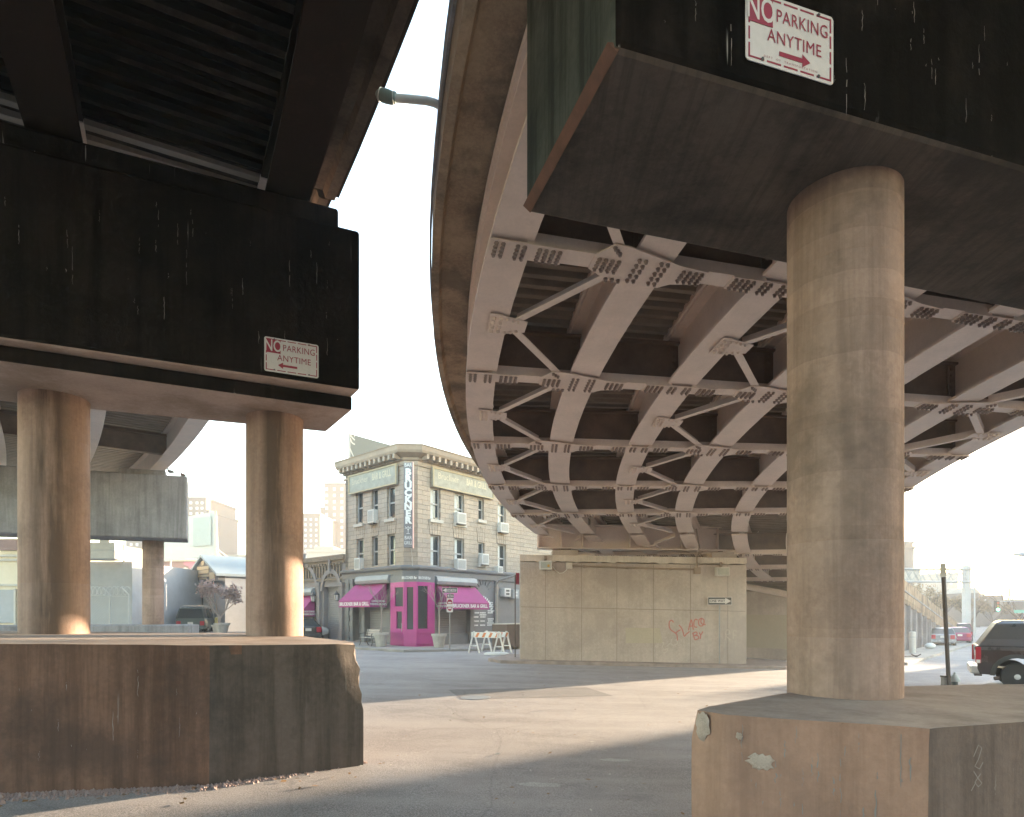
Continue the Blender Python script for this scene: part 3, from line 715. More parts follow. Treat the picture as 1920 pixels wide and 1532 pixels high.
# scratched scribble on the right face
b = MB(); dS = Vector((0.954, 0.30, 0)); nS = Vector((0.30, -0.954, 0))
f_ = lambda u, z: Vector((2.52, 3.87, 0)) + dS*u + nS*0.006 + Vector((0, 0, z))
for pts in ([(0.36,1.26),(0.40,1.33),(0.43,1.31),(0.40,1.24),(0.37,1.20),(0.41,1.18),(0.44,1.22)], [(0.36,1.17),(0.40,1.12),(0.43,1.09),(0.40,1.07),(0.37,1.10),(0.42,1.15)], [(0.34,1.05),(0.38,1.10)]):
    b.ribbon([f_(u, z) for u, z in pts], 0.006, nS)
b.build('scratched_mark', M['lime'], rb, fixn=False)
# ------------------------------------------------------------------ more materials
def brick(name, c1, c2, mortar, bw=0.6, bh=0.22, rough=0.9, bump=0.5, var=0.5):
    m, n, b = mat_new(name); v = _coord(n)
    mp = n.nodes.new('ShaderNodeMapping'); mp.inputs['Rotation'].default_value = (R(90), 0, 0); n.links.new(v, mp.inputs['Vector'])
    t = n.nodes.new('ShaderNodeTexBrick'); n.links.new(mp.outputs[0], t.inputs['Vector'])
    t.inputs['Scale'].default_value = 1.0; t.inputs['Brick Width'].default_value = bw; t.inputs['Row Height'].default_value = bh
    t.inputs['Mortar Size'].default_value = 0.014; t.inputs['Mortar Smooth'].default_value = 0.3; t.inputs['Bias'].default_value = 0.0
    t.inputs['Color1'].default_value = (*c1, 1); t.inputs['Color2'].default_value = (*c2, 1); t.inputs['Mortar'].default_value = (*mortar, 1)
    f = _noise(n, v, 5, 8, 0.7); g_ = _noise(n, v, 0.5, 5, 0.6)
    c = _mix(n, _ramp(n, f, ((0.35, 0.0), (0.7, var))), t.outputs['Color'], tuple(x*0.45 for x in c1))
    c = _mix(n, _ramp(n, g_, ((0.4, 0.0), (0.7, 0.4))), c, tuple(x*0.7 for x in c2))
    n.links.new(c, b.inputs['Base Color']); b.inputs['Roughness'].default_value = rough
    ad = n.nodes.new('ShaderNodeMath'); ad.operation = 'SUBTRACT'; n.links.new(f, ad.inputs[0]); n.links.new(t.outputs['Fac'], ad.inputs[1])
    _bump(n, b, ad.outputs[0], bump, 0.04)
    return m
M['stone'] = brick('rough_tan_stone', (0.52, 0.43, 0.35), (0.43, 0.36, 0.295), (0.31, 0.265, 0.22), 0.7, 0.26, bump=0.9, var=0.35)
M['grey_paint'] = painted('grey_shopfront_paint', (0.20, 0.20, 0.205), 0.12, 0.6)
M['grey_light'] = painted('pale_grey_paint', (0.36, 0.37, 0.37), 0.1, 0.5)
M['magenta'] = painted('magenta_paint', (0.46, 0.045, 0.25), 0.08, 0.4)
M['awning'] = painted('magenta_canvas', (0.40, 0.075, 0.23), 0.12, 0.8)
M['white_sign'] = plain('white_lettering', (0.80, 0.80, 0.78), 0.6)
M['cornice'] = painted('cornice_metal', (0.33, 0.27, 0.22), 0.15, 0.7)
M['glass'] = plain('window_glass', (0.05, 0.06, 0.065), 0.06)
M['glass'].node_tree.nodes['Principled BSDF'].inputs['Specular IOR Level'].default_value = 0.9
M['win_frame'] = painted('window_frame_paint', (0.42, 0.41, 0.40), 0.1, 0.5)
M['sill'] = painted('pale_sill_stone', (0.55, 0.51, 0.46), 0.1, 0.8)
M['shade'] = plain('white_window_shade', (0.62, 0.64, 0.62), 0.8)
M['shutter'] = painted('rolling_shutter_steel', (0.27, 0.26, 0.27), 0.12, 0.5)
M['faded_board'] = painted('faded_sign_board', (0.37, 0.355, 0.30), 0.22, 0.8, scale=2)
M['board_frame'] = painted('yellowed_board_frame', (0.46, 0.38, 0.25), 0.1, 0.7)
M['faded_letter'] = plain('faded_lettering', (0.60, 0.54, 0.40), 0.8)
M['ac'] = painted('off_white_metal', (0.62, 0.61, 0.58), 0.08, 0.5)
M['dark_metal'] = painted('dark_metal', (0.07, 0.065, 0.065), 0.2, 0.5)
M['blue_sign'] = painted('slate_sign_panel', (0.20, 0.195, 0.205), 0.1, 0.5)
M['red'] = plain('sign_red', (0.30, 0.018, 0.045), 0.5)
M['black'] = plain('sign_black', (0.03, 0.03, 0.03), 0.6)
M['sign_white'] = painted('sign_white_sheet', (0.66, 0.62, 0.60), 0.04, 0.5)

class Fac:
    """a vertical facade: p0 its origin on the ground plan, d its direction (to the photograph's right), n outward"""
    def __init__(s, p0, d):
        s.p0 = Vector(p0); s.d = Vector(d).normalized(); s.n = Vector((s.d.y, -s.d.x)); s.rz = math.atan2(s.d.y, s.d.x)
    def t(s, u):
        r = (u-960)/1200; return (r*s.p0.y - s.p0.x)/(s.d.x - r*s.d.y)
    def z(s, u, v): return EYE + (1150-v)/1200*(s.p0.y + s.d.y*s.t(u))
    def put(s, o):
        o.location = (s.p0.x, s.p0.y, 0); o.rotation_euler = (0, 0, s.rz); return o
    def w(s, t, z, off=0):      # world point
        p = s.p0 + s.d*t + s.n*off; return Vector((p.x, p.y, z))
def wall_panel(b, t0, t1, z0, z1, ops, depth=0.18, thick=0.3):
    """local coords: x along wall, -y outward. openings (a,b,c,d) = t range, z range"""
    ts = sorted(set([t0, t1] + [q for o in ops for q in o[:2] if t0 < q < t1])); zs = sorted(set([z0, z1] + [q for o in ops for q in o[2:4] if z0 < q < z1]))
    for i in range(len(ts)-1):
        for j in range(len(zs)-1):
            a, c, e, f = ts[i], ts[i+1], zs[j], zs[j+1]
            if any(o[0] <= (a+c)/2 <= o[1] and o[2] <= (e+f)/2 <= o[3] for o in ops): continue
            b.face([(a, 0, e), (c, 0, e), (c, 0, f), (a, 0, f)])
    for o in ops:
        a, c, e, f = o[:4]
        b.face([(a, 0, e), (a, depth, e), (a, depth, f), (a, 0, f)]); b.face([(c, 0, f), (c, depth, f), (c, depth, e), (c, 0, e)])
        b.face([(a, 0, f), (a, depth, f), (c, depth, f), (c, 0, f)]); b.face([(c, 0, e), (c, depth, e), (a, depth, e), (a, 0, e)])
    return b
def sash_window(fac, parent, a, c, e, f, depth=0.2, shade=0.0, side=0.55, sill=True, name='window'):
    b = MB(); fr = 0.07; y = depth
    for (x0, x1, z0, z1) in ((a, a+fr, e, f), (c-fr, c, e, f), (a+fr, c-fr, f-fr, f), (a+fr, c-fr, e, e+fr), (a+fr, c-fr, (e+f)/2-0.04, (e+f)/2+0.04)):
        b.box(((x0+x1)/2, y-0.03, (z0+z1)/2), (x1-x0, 0.06, z1-z0))
    w_ = fac.put(b.build(name, M['win_frame'], parent))
    b = MB(); b.box(((a+c)/2, y+0.03, (e+f)/2), (c-a, 0.02, f-e)); g_ = b.build('glass', M['glass'], w_)
    if shade > 0:
        b = MB(); b.box((a+fr+(c-a-2*fr)*side/2, y+0.012, (e+f)/2), ((c-a-2*fr)*side, 0.008, f-e-2*fr)); b.build('shade', M['shade'], w_)
    if sill:
        b = MB(); b.box(((a+c)/2, -0.02, e-0.09), (c-a+0.22, 0.22, 0.17)); b.build('sill', M['sill'], w_)
    return w_
def ribbed(b, a, c, e, f, y, pitch=0.1, amp=0.02):
    z = e; pr = []
    while z < f:
        pr += [(z, y), (min(f, z+pitch*0.7), y-amp), (min(f, z+pitch*0.85), y)]; z += pitch
    b.loft([[(a, yy, zz), (c, yy, zz)] for zz, yy in pr], closed=False, caps=False)
def plate_text(fac, parent, body, t, z, size, mat, off, bold=0.0, xs=1.0, name='lettering', tilt=None, vert=None):
    b = MB(); b.text(body, size, frame(fac.w(t, z, off), (fac.d.x, fac.d.y, 0), (0, 0, 1)), bold=bold, xs=xs)
    return b.build(name, mat, parent, fixn=False)

# ------------------------------------------------------------------ corner bar building
CZ = 34.5
cl = Vector(((757-960)/1200*CZ, CZ)); cr = Vector(((783-960)/1200*CZ, CZ+0.05))
FL = Fac(cl, (0.723, -0.691)); FR = Fac(cr, (0.618, 0.786))
bar = thing('corner_bar_building', 'three-storey tan stone corner bar building with magenta corner entrance', 'building', (0, 0, 0))
ZT = 10.42; zb_band = FR.z(831, 1067)
tl = FL.t(648); ZG = gz(cl.x, cl.y)+0.13
upL = [(667.5, 680.5, 922, 982.5), (696.5, 708.5, 917, 976), (725.5, 740.5, 912, 972.5)]
loL = [(668.5, 681.5, 1010.5, 1065), (697, 708.5, 1005.5, 1062), (726, 740.5, 1001.5, 1060.5)]
upR = [(807, 826, 915, 974.5), (852, 870.5, 926, 982.5), (897, 907.5, 936, 975), (933.5, 948.5, 945, 986)]
loR = [(807.5, 826.5, 1003.5, 1062), (852.5, 870.5, 1010, 1067), (897, 908.5, 1017.5, 1058), (933.5, 949, 1021, 1073)]
def ops_of(F, lst):
    zt = sum(F.z((o[0]+o[1])/2, o[2]) for o in lst)/len(lst); zb = sum(F.z((o[0]+o[1])/2, o[3]) for o in lst)/len(lst)
    return [(F.t(o[0]), F.t(o[1]), F.z((o[0]+o[1])/2, o[3]), F.z((o[0]+o[1])/2, o[2])) for o in lst]
oL = ops_of(FL, upL) + ops_of(FL, loL); oR = ops_of(FR, upR) + ops_of(FR, loR)
tR = 15.0; ZB = FR.z(831, 1068)
b = MB(); wall_panel(b, tl, 0, ZB-0.3, ZT, oL); FL.put(b.build('wall', M['stone'], bar))
b = MB(); wall_panel(b, 0, tR, ZB-0.3, ZT, oR); FR.put(b.build('wall', M['stone'], bar))
b = MB(); F0 = Fac(cl, cr-cl); wc = (cr-cl).length
wall_panel(b, 0, wc, ZB-0.3, ZT, []); F0.put(b.build('wall', M['stone'], bar))
# backing mass (inside and roof)
pl = FL.p0 + FL.d*tl; pr = FR.p0 + FR.d*tR
def inset(F, t, k): p = F.p0 + F.d*t - F.n*k; return (p.x, p.y)
b = MB(); back = [inset(FL, tl+0.02, 0.45), inset(FL, -0.1, 0.45), inset(FR, 0.1, 0.45), inset(FR, tR-0.02, 0.45), inset(FR, tR-0.02, 9), inset(FL, tl+0.02, 10.5)]
b.prism(back, ZG-0.4, ZT+0.3)
# side wall facing left beyond the low neighbour
b.build('inner_block', M['grey_paint'], bar)
b = MB()
e0 = FL.p0 + FL.d*tl; 
b.prism([inset(FL, tl, 0.0), inset(FL, tl+0.3, 0.0), inset(FL, tl+0.3, 10.5), inset(FL, tl, 10.5)], ZG, ZT+0.2); b.build('side_wall', M['stone'], bar)
# cornice with brackets, following both streets and the cut corner
def offs(F, t, k): p = F.p0 + F.d*t + F.n*k; return Vector((p.x, p.y))
nm = (FL.n+F0.n).normalized(); nm2 = (FR.n+F0.n).normalized()
def ringc(k, t0=None):
    return [offs(FL, tl-0.15, k), offs(FL, 0, 0)+nm*k*1.06, offs(FR, 0, 0)+nm2*k*1.06, offs(FR, tR, k)]
b = MB()
prof = [(0.0, ZT-0.05), (0.10, ZT), (0.10, ZT+0.12), (0.55, ZT+0.30), (0.62, ZT+0.42), (0.66, ZT+0.62), (0.72, ZT+0.70), (0.0, ZT+0.86)]
rings = []
for k in range(4): rings.append([(ringc(o)[k].x, ringc(o)[k].y, z) for o, z in prof])
b.loft(rings); 
for F, a, c in ((FL, tl+0.15, -0.2), (FR, 0.25, tR-0.2)):
    nb = int(abs(c-a)/0.45)
    for i in range(nb+1):
        t = a + (c-a)*i/nb; p = F.p0 + F.d*t + F.n*0.32
        b.box((p.x, p.y, ZT+0.16), (0.17, 0.44, 0.26), F.rz)
b.build('cornice', M['cornice'], bar)
b = MB()
prof = [(0.0, ZT-0.32), (0.07, ZT-0.30), (0.07, ZT-0.20), (0.0, ZT-0.18)]
b.loft([[(ringc(o)[k].x, ringc(o)[k].y, z) for o, z in prof] for k in range(4)]); b.build('string_course', M['cornice'], bar)
# windows
for F, ol in ((FL, oL), (FR, oR)):
    for i, o in enumerate(ol):
        arch = F is FR and i in (2, 6)
        sash_window(F, bar, *o, shade=(0.6 if F is FR else 0.0) if not arch else 0, side=0.5, sill=(F is FL and i < 3) or (F is FR and i < 4) or arch, name='arched_window' if arch else 'window')
        # voussoir lintel
        if (F is FL and i >= 3) or (F is FR and i >= 4):
            a, c, e, f = o; bb = MB(); mid = (a+c)/2; wd = c-a
            for k in range(5):
                x0 = a - 0.08 + (wd+0.16)*k/5; x1 = a - 0.08 + (wd+0.16)*(k+1)/5
                sp0 = (x0-mid)*1.28 + mid; sp1 = (x1-mid)*1.28 + mid; h = 0.85 + (0.12 if k == 2 else 0)
                bb.loft([[(x0+0.01, -0.03, f+0.01), (x1-0.01, -0.03, f+0.01), (x1-0.01, 0.04, f+0.01), (x0+0.01, 0.04, f+0.01)], [(sp0+0.01, -0.03, f+h), (sp1-0.01, -0.03, f+h), (sp1-0.01, 0.04, f+h), (sp0+0.01, 0.04, f+h)]])
            F.put(bb.build('lintel', M['stone'], bar))
# ground floor: painted piers, bands and shutters
ZS = ZB - 0.05
b = MB()
wall_panel(b, tl, 0, ZG-0.2, ZS, [(FL.t(687), FL.t(731), ZG+0.1, FL.z(700, 1092)), (FL.t(665), FL.t(682), ZG+0.15, FL.z(672, 1083))], depth=0.35)
FL.put(b.build('shopfront', M['grey_paint'], bar))
b = MB()
wall_panel(b, 0, tR, ZG-0.2, ZS, [(FR.t(816), FR.t(879), ZG+0.55, FR.z(850, 1098))], depth=0.3)
FR.put(b.build('shopfront', M['grey_paint'], bar))
b = MB(); wall_panel(b, 0, wc, ZG, ZS, []); F0.put(b.build('shopfront', M['grey_paint'], bar))
b = MB()
prof = [(0.0, ZS-0.42), (0.12, ZS-0.40), (0.14, ZS-0.10), (0.30, ZS), (0.32, ZS+0.09), (0.0, ZS+0.2)]
b.loft([[(ringc(o)[k].x, ringc(o)[k].y, z) for o, z in prof] for k in range(4)]); b.build('band_cornice', M['grey_paint'], bar)
b = MB(); ribbed(b, FL.t(687), FL.t(731), ZG+0.1, FL.z(700, 1092), 0.25); FL.put(b.build('rolling_shutter', M['shutter'], bar, fixn=False))
b = MB(); ribbed(b, FR.t(816), FR.t(879), ZG+0.55, FR.z(850, 1098), 0.2); FR.put(b.build('rolling_shutter', M['shutter'], bar, fixn=False))
b = MB(); a, c = FL.t(665), FL.t(682); f = FL.z(672, 1083); b.box(((a+c)/2, 0.30, (ZG+0.15+f)/2), (c-a, 0.06, f-ZG-0.15))
for k in range(3): b.box(((a+c)/2, 0.25, ZG+0.7+k*1.1), ((c-a)*0.6, 0.05, 0.7))
FL.put(b.build('door', M['grey_paint'], bar, bevel=0.01))
for F, us in ((FL, (655, 662.5, 684.5)), (FR, (882, 930))):
    for u in us:
        b = MB(); t = F.t(u)
        b.box((t, -0.06, (ZG+ZS-0.42)/2), (0.30, 0.16, ZS-0.44-ZG))
        for k in range(6): b.box((t, -0.08, ZG+0.5+k*0.62), (0.36, 0.18, 0.28))
        F.put(b.build('pier', M['grey_paint'], bar, bevel=0.01))
# roller housings
for F, u0, u1, v in ((FL, 676, 738, 1087), (FR, 811, 886, 1090)):
    t0, t1 = F.t(u0), F.t(u1); z = F.z((u0+u1)/2, v); b = MB()
    b.loft([[(t, y, z+h) for y, h in ((0, -0.22), (-0.34, -0.22), (-0.42, -0.05), (-0.34, 0.18), (0, 0.28))] for t in (t0, t1)])
    F.put(b.build('roller_housing', M['grey_light'], bar, bevel=0.01))
# awnings
def awning(F, u0, u1, v_top, v_val, v_bot, proj, label, txt, side_right, parent=bar, u_txt=None):
    t0, t1 = F.t(u0), F.t(u1); um = (u0+u1)/2
    zt = F.z(um, v_top); zv = zt - 0.95; zb = zv - 0.36
    b = MB(); q = lambda t, o, z: (t, -o, z)
    th = 0.012
    b.face([q(t0, 0.06, zt), q(t1, 0.06, zt), q(t1, proj, zv), q(t0, proj, zv)])
    b.face([q(t0, proj, zv), q(t1, proj, zv), q(t1, proj, zb), q(t0, proj, zb)])
    for t in (t0, t1): b.face([q(t, 0.06, zt), q(t, proj, zv), q(t, proj, zb), q(t, 0.06, zb)])
    o = F.put(b.build('awning', M['awning'], parent, fixn=False)); md = o.modifiers.new('cloth', 'SOLIDIFY'); md.thickness = 0.015
    b = MB(); b.text(txt, 0.27, frame(F.w((t0+t1)/2 if u_txt is None else F.t(u_txt), (zv+zb)/2, proj+0.02), (F.d.x, F.d.y, 0), (0, 0, 1)), bold=0.008, xs=1.0); b.build('lettering', M['white_sign'], o, fixn=False).matrix_parent_inverse = o.matrix_basis.inverted() if False else Matrix.Identity(4)
    return o, zv, zb
def fix_child(ch, o):      # keep a world-built child in place under a parent that has its own transform
    ch.matrix_parent_inverse = (Matrix.Translation(o.location) @ o.rotation_euler.to_matrix().to_4x4()).inverted()
for F, u0, u1, vt, txt, uq in ((FL, 668, 727, 1096, 'BRUCKNER BAR & GRILL', None), (FR, 817, 889, 1100, 'BRUCKNER BAR & GRILL', None)):
    o, zv, zb = awning(F, u0, u1, vt, 0, 0, 1.15, '', txt, True, u_txt=uq)
    for ch in o.children: fix_child(ch, o)
    t = F.t(u1) if F is FL else F.t(u0); sg = 1 if F is FL else -1
    b = MB(); x = (Vector((F.n.x, F.n.y, 0))*-sg); p = F.w(t + sg*0.02, (zv+zb)/2+0.05, 0.62)
    for k, s in enumerate(('LUNCH DINNER', 'WEEKEND BRUNCH')):
        b.text(s, 0.15, frame(p + Vector((0, 0, 0.10-0.17*k)), x, (0, 0, 1)), bold=0.006, xs=0.8)
    fix_child(b.build('lettering', M['white_sign'], o, fixn=False), o)
# magenta entrance vestibule
vest = [px(732, 1200, 34.75), px(757, 1200, 33.75), px(781, 1200, 33.6), px(815, 1200, 34.55)]
vz0 = ZG; vz1 = px(770, 1091, 33.7).z
vp = [(p.x, p.y) for p in vest]
back1 = (vest[3].x-0.3, vest[3].y+1.6); back0 = (vest[0].x+0.3, vest[0].y+1.6)
for i in range(3):
    a, c = Vector(vp[i]), Vector(vp[i+1]); F = Fac(a, c-a); L_ = (c-a).length
    H = vz1 - vz0
    if i == 0: ops = [(L_*0.33, L_*0.94, vz0+H*0.62, vz0+H*0.92), (L_*0.45, L_*0.86, vz0+H*0.27, vz0+H*0.54)]
    elif i == 1: ops = [(L_*0.24, L_*0.74, vz0+H*0.26, vz0+H*0.92)]
    else: ops = [(L_*0.08, L_*0.62, vz0+H*0.27, vz0+H*0.94)]
    b = MB(); wall_panel(b, 0, L_, vz0-0.05, vz1, ops, depth=0.06)
    v = F.put(b.build('vestibule_door' if i == 0 else 'vestibule_panel', M['magenta'], bar))
    b = MB()
    for (p, q, r, s) in ops: b.box(((p+q)/2, 0.065, (r+s)/2), (q-p+0.04, 0.012, s-r+0.04))
    b.build('glass', M['glass'], v)
    if i == 0:
        b = MB(); b.tube([(L_*0.93, -0.07, vz0+H*0.22), (L_*0.93, -0.07, vz0+H*0.36)], 0.015, 8); b.build('handle', M['grey_light'], v)
    b = MB(); b.box((L_/2, -0.04, vz0+0.12), (L_*0.92, 0.05, 0.03)); b.box((L_/2, -0.02, vz0+H*0.2), (L_*0.9, 0.03, 0.03)); b.build('moulding', M['magenta'], v)
b = MB(); b.prism(vp + [back1, back0], vz1, vz1+0.08); b.prism([(x*0.999, y*1.0006) for x, y in vp] + [back1, back0], vz1+0.08, vz1+0.34); b.build('fascia', M['grey_paint'], bar)
for i, s in ((1, 'BRUCKNER Bar'), (2, 'BRUCKNER Bar')):
    a, c = Vector(vp[i]), Vector(vp[i+1]); F = Fac(a, c-a)
    plate_text(F, bar, s, (c-a).length*(0.45 if i == 1 else 0.42), vz1+0.21, 0.2, M['white_sign'], 0.03, bold=0.006, xs=0.62)
# blind side of the vestibule roof meets the corner
# vertical blade sign at the corner
bs = px(766, 950, 33.9); zt_, zb_ = px(766, 868, 33.9).z, px(766, 1027, 33.9).z
b = MB(); b.box((bs.x, bs.y, (zt_+zb_)/2), (0.47, 0.22, zt_-zb_)); sg_ = b.build('blade_sign', M['blue_sign'], bar, bevel=0.01)
M['sign_edge'] = plain('pink_sign_edge', (0.70, 0.45, 0.42), 0.5)
b = MB(); b.box((bs.x+0.25, bs.y-0.02, (zt_+zb_)/2), (0.045, 0.26, zt_-zb_+0.06)); b.build('edge_trim', M['sign_edge'], sg_)
fm = lambda z: frame((bs.x, bs.y-0.118, z), (1, 0, 0), (0, 0, 1))
b = MB(); b.text('BAR', 0.27, fm(px(0, 873, 33.9).z), bold=0.0, xs=0.82)
for s, v in (('BAR', 1009), ('GRILL', 1018.5)): b.text(s, 0.26, fm(px(0, v, 33.9).z), xs=0.82 if s == 'BAR' else 0.66)
b.tube([(bs.x-0.15, bs.y-0.125, px(0, 988, 33.9).z), (bs.x, bs.y-0.125, px(0, 995, 33.9).z), (bs.x+0.15, bs.y-0.125, px(0, 988, 33.9).z)], 0.012, 5)
b.tube([(bs.x, bs.y-0.125, px(0, 988, 33.9).z), (bs.x, bs.y-0.125, px(0, 1000, 33.9).z)], 0.012, 5); b.tube([(bs.x-0.17, bs.y-0.125, px(0, 992, 33.9).z), (bs.x, bs.y-0.125, px(0, 988, 33.9).z), (bs.x+0.17, bs.y-0.125, px(0, 992, 33.9).z)], 0.010, 5)
b.tube([(bs.x-0.09, bs.y-0.125, px(0, 1001, 33.9).z), (bs.x+0.09, bs.y-0.125, px(0, 1001, 33.9).z)], 0.012, 5)
b.build('small_lettering', M['white_sign'], sg_, fixn=False)
b = MB()
for k, chh in enumerate('BRUCKNER'): b.text(chh, 0.47, fm(px(0, 886.5 + k*12.9, 33.9).z) @ Matrix.Translation((0, 0, 0.02)), bold=0.028, xs=1.12)
b.build('lettering', M['white_sign'], sg_, fixn=False)
b = MB(); b.tube([(bs.x+0.1, bs.y+0.1, zb_), (bs.x+0.16, bs.y+0.3, zb_-0.5), (bs.x+0.14, bs.y+0.45, ZB+0.1)], 0.018, 6); b.build('conduit', M['sill'], sg_)
# faded painted boards under the cornice
for F, u0, u1, lt, lb2, rt, rb_, wds in ((FL, 659, 748.5, 893, 927.5, 870.5, 909.5, ('Bruckner', 'BAR & GRILL')), (FR, 807, 921, 875, 913, 905, 937, ('Bruckner', 'BAR & GRILL'))):
    t0, t1 = F.t(u0), F.t(u1); zt1 = (F.z(u0, lt)+F.z(u1, rt))/2; zb1 = (F.z(u0, lb2)+F.z(u1, rb_))/2
    b = MB(); b.box(((t0+t1)/2, -0.13, (zt1+zb1)/2), (t1-t0, 0.10, zt1-zb1)); o = F.put(b.build('sign_board', M['faded_board'], bar))
    b = MB(); fr = 0.08
    for (x0, x1, z0, z1) in ((t0, t1, zt1-fr, zt1), (t0, t1, zb1, zb1+fr), (t0, t0+fr, zb1+fr, zt1-fr), (t1-fr, t1, zb1+fr, zt1-fr)): b.box(((x0+x1)/2, -0.20, (z0+z1)/2), (x1-x0, 0.06, z1-z0))
    b.build('frame', M['board_frame'], o)
    b = MB(); Ln = t1-t0; 
    Lm = lambda x, z: Matrix.Translation((x, -0.185, z)) @ Matrix.Rotation(R(90), 4, 'X')
    b.text(wds[0], 0.50, Lm(t0+Ln*0.24, (zt1+zb1)/2+0.12), bold=0.0, xs=0.9); b.text(wds[1], 0.52, Lm(t0+Ln*0.70, (zt1+zb1)/2+0.12), bold=0.015, xs=0.62)
    b.build('lettering', M['faded_letter'], o, fixn=False)
# painted menu wall at right of the shutter
b = MB(); rng = random.Random(5)
t0 = FR.t(882); t1 = FR.t(928)
for cidx in range(3):
    x0 = t0 + 0.12 + (t1-t0-0.2)*cidx/3; z = FR.z(905, 1131)
    while z > FR.z(905, 1176):
        if rng.random() < 0.75:
            x = x0 + rng.uniform(0, 0.12); xe = x0 + (t1-t0)/3 - rng.uniform(0.12, 0.3)
            while x < xe:
                wv = rng.uniform(0.04, 0.09); b.face([(x, -0.012, z), (x+wv, -0.012, z), (x+wv, -0.012, z+0.085), (x, -0.012, z+0.085)]); x += wv + 0.022
        z -= 0.125
for k in range(9):
    a = R(15 + k*9); r0, r1 = 1.0, 1.22; cx, cz = t0+0.9, FR.z(905, 1137)-0.55
    b.face([(cx+r*math.cos(a+da), -0.012, cz+r*math.sin(a+da)) for r, da in ((r0, 0), (r1, 0), (r1, -0.09), (r0, -0.09))])
FR.put(b.build('painted_menu', M['white_sign'], bar, fixn=False))
b = MB()
for k in range(7):
    a = R(30 + 20*k); cx, cz = (t0+t1)/2, FR.z(905, 1112)
    b.box((cx+1.0*math.cos(a), -0.02, cz+1.0*math.sin(a)*0.9), (0.06, 0.04, 0.8), 0, None) if k == 3 else b.beam((cx+0.55*math.cos(a), -0.02, cz+0.5*math.sin(a)), (cx+1.35*math.cos(a), -0.02, cz+1.2*math.sin(a)), 0.07, 0.04)
FR.put(b.build('blind_arch', M['grey_paint'], bar))

# ------------------------------------------------------------------ window air conditioners
def ac_unit(F, u, v, wd=0.62, ht=0.55, label=''):
    t = F.t(u); z = F.z(u, v); p = F.w(t, z-ht/2, 0.08)
    o = thing('air_conditioner', label, 'air conditioner', (p.x, p.y, p.z), F.rz, 'window air conditioners on the bar building')
    b = MB(); b.box((0, 0, ht/2), (wd, 0.42, ht)); b.build('casing', M['ac'], o, bevel=0.02)
    b = MB(); b.box((0, -0.212, ht/2), (wd-0.14, 0.012, ht-0.16))
    for k in range(6): b.box((0, -0.222, 0.1+k*(ht-0.2)/5), (wd-0.16, 0.014, 0.02))
    b.build('grille', M['grey_light'], o)
    b = MB(); b.box((0, -0.02, -0.035), (wd*0.9, 0.4, 0.06)); b.build('bracket', M['dark_metal'], o)
ac_unit(FL, 702.5, 969, 0.6, 0.75, 'square air conditioner in the upper middle window left of the blade sign')
ac_unit(FL, 677, 1058, 0.6, 0.7, 'air conditioner low in the window at the far left edge of the bar')
ac_unit(FR, 859.5, 972.5, 0.75, 0.65, 'air conditioner in the upper second window right of the blade sign')
ac_unit(FR, 859.5, 1059, 0.75, 0.65, 'air conditioner directly above the right awning housing')
ac_unit(FR, 904, 1049, 0.62, 0.65, 'air conditioner under the small lower arched window')
ac_unit(FR, 940, 990, 0.8, 0.6, 'pale air conditioner in the upper window nearest the ramp girders')
ac_unit(FR, 932, 1069, 0.5, 0.45, 'small pinkish box at the foot of the lower right window')

# ------------------------------------------------------------------ low arcaded building left of the bar
M['arcade'] = painted('grey_rendered_brick', (0.27, 0.25, 0.25), 0.15, 0.8)
arc = thing('arched_storefront_building', 'low grey storefront building with round arches and brick frieze beside the bar', 'building', (0,0,0))
ta, tb = FL.t(470), tl-0.02; ZA = FL.z(610, 1046)
b = MB()
ops = [(FL.t(607)+0.0, FL.t(638), ZG-0.02, FL.z(623, 1100)), (FL.t(552), FL.t(594), ZG-0.02, FL.z(580, 1103)), (FL.t(500), FL.t(535), ZG-0.02, FL.z(520, 1105))]
wall_panel(b, ta, tb, ZG-0.2, ZA, ops, depth=0.4)
FL.put(b.build('wall', M['arcade'], arc))
b = MB(); b.prism([inset(FL, ta, 0.42), inset(FL, tb-0.05, 0.42), inset(FL, tb-0.05, 9), inset(FL, ta, 9)], ZG-0.3, ZA-0.15); b.build('inner_block', M['arcade'], arc)
M['frieze'] = brick('frieze_brick', (0.36, 0.29, 0.21), (0.28, 0.22, 0.17), (0.2, 0.17, 0.15), 0.3, 0.1)
b = MB()
for z0, z1, o in ((ZA-0.22, ZA+0.08, 0.2), (ZA-0.4, ZA-0.22, 0.1), (ZA-1.45, ZA-1.32, 0.10)): b.box(((ta+tb)/2, -o/2, (z0+z1)/2), (tb-ta, o, z1-z0))
x = ta+0.2
while x < tb-0.2: b.box((x, -0.05, ZA-0.85), (0.14, 0.10, 0.75)); b.box((x, -0.09, ZA-0.45), (0.2, 0.16, 0.14)); x += 0.34
FL.put(b.build('frieze', M['frieze'], arc))
for (a, c, e, f) in ops:
    b = MB(); mid = (a+c)/2; r0 = (c-a)/2
    for k in range(12):
        a0, a1 = math.pi*k/12, math.pi*(k+1)/12
        b.loft([[(mid+r*math.cos(aa), y, f-0.25+r*math.sin(aa)*1.1) for r, y in ((r0, 0.02), (r0, -0.12), (r0+0.26, -0.12), (r0+0.26, 0.02))] for aa in (a0, a1)])
    b.box((mid, -0.12, f-0.2+r0*1.1+0.45), (0.16, 0.22, 0.75))
    FL.put(b.build('arch_hood', M['arcade'], arc))
    b = MB(); ribbed(b, a, c, e, f, 0.3, 0.12); FL.put(b.build('rolling_shutter', M['shutter'], arc, fixn=False))
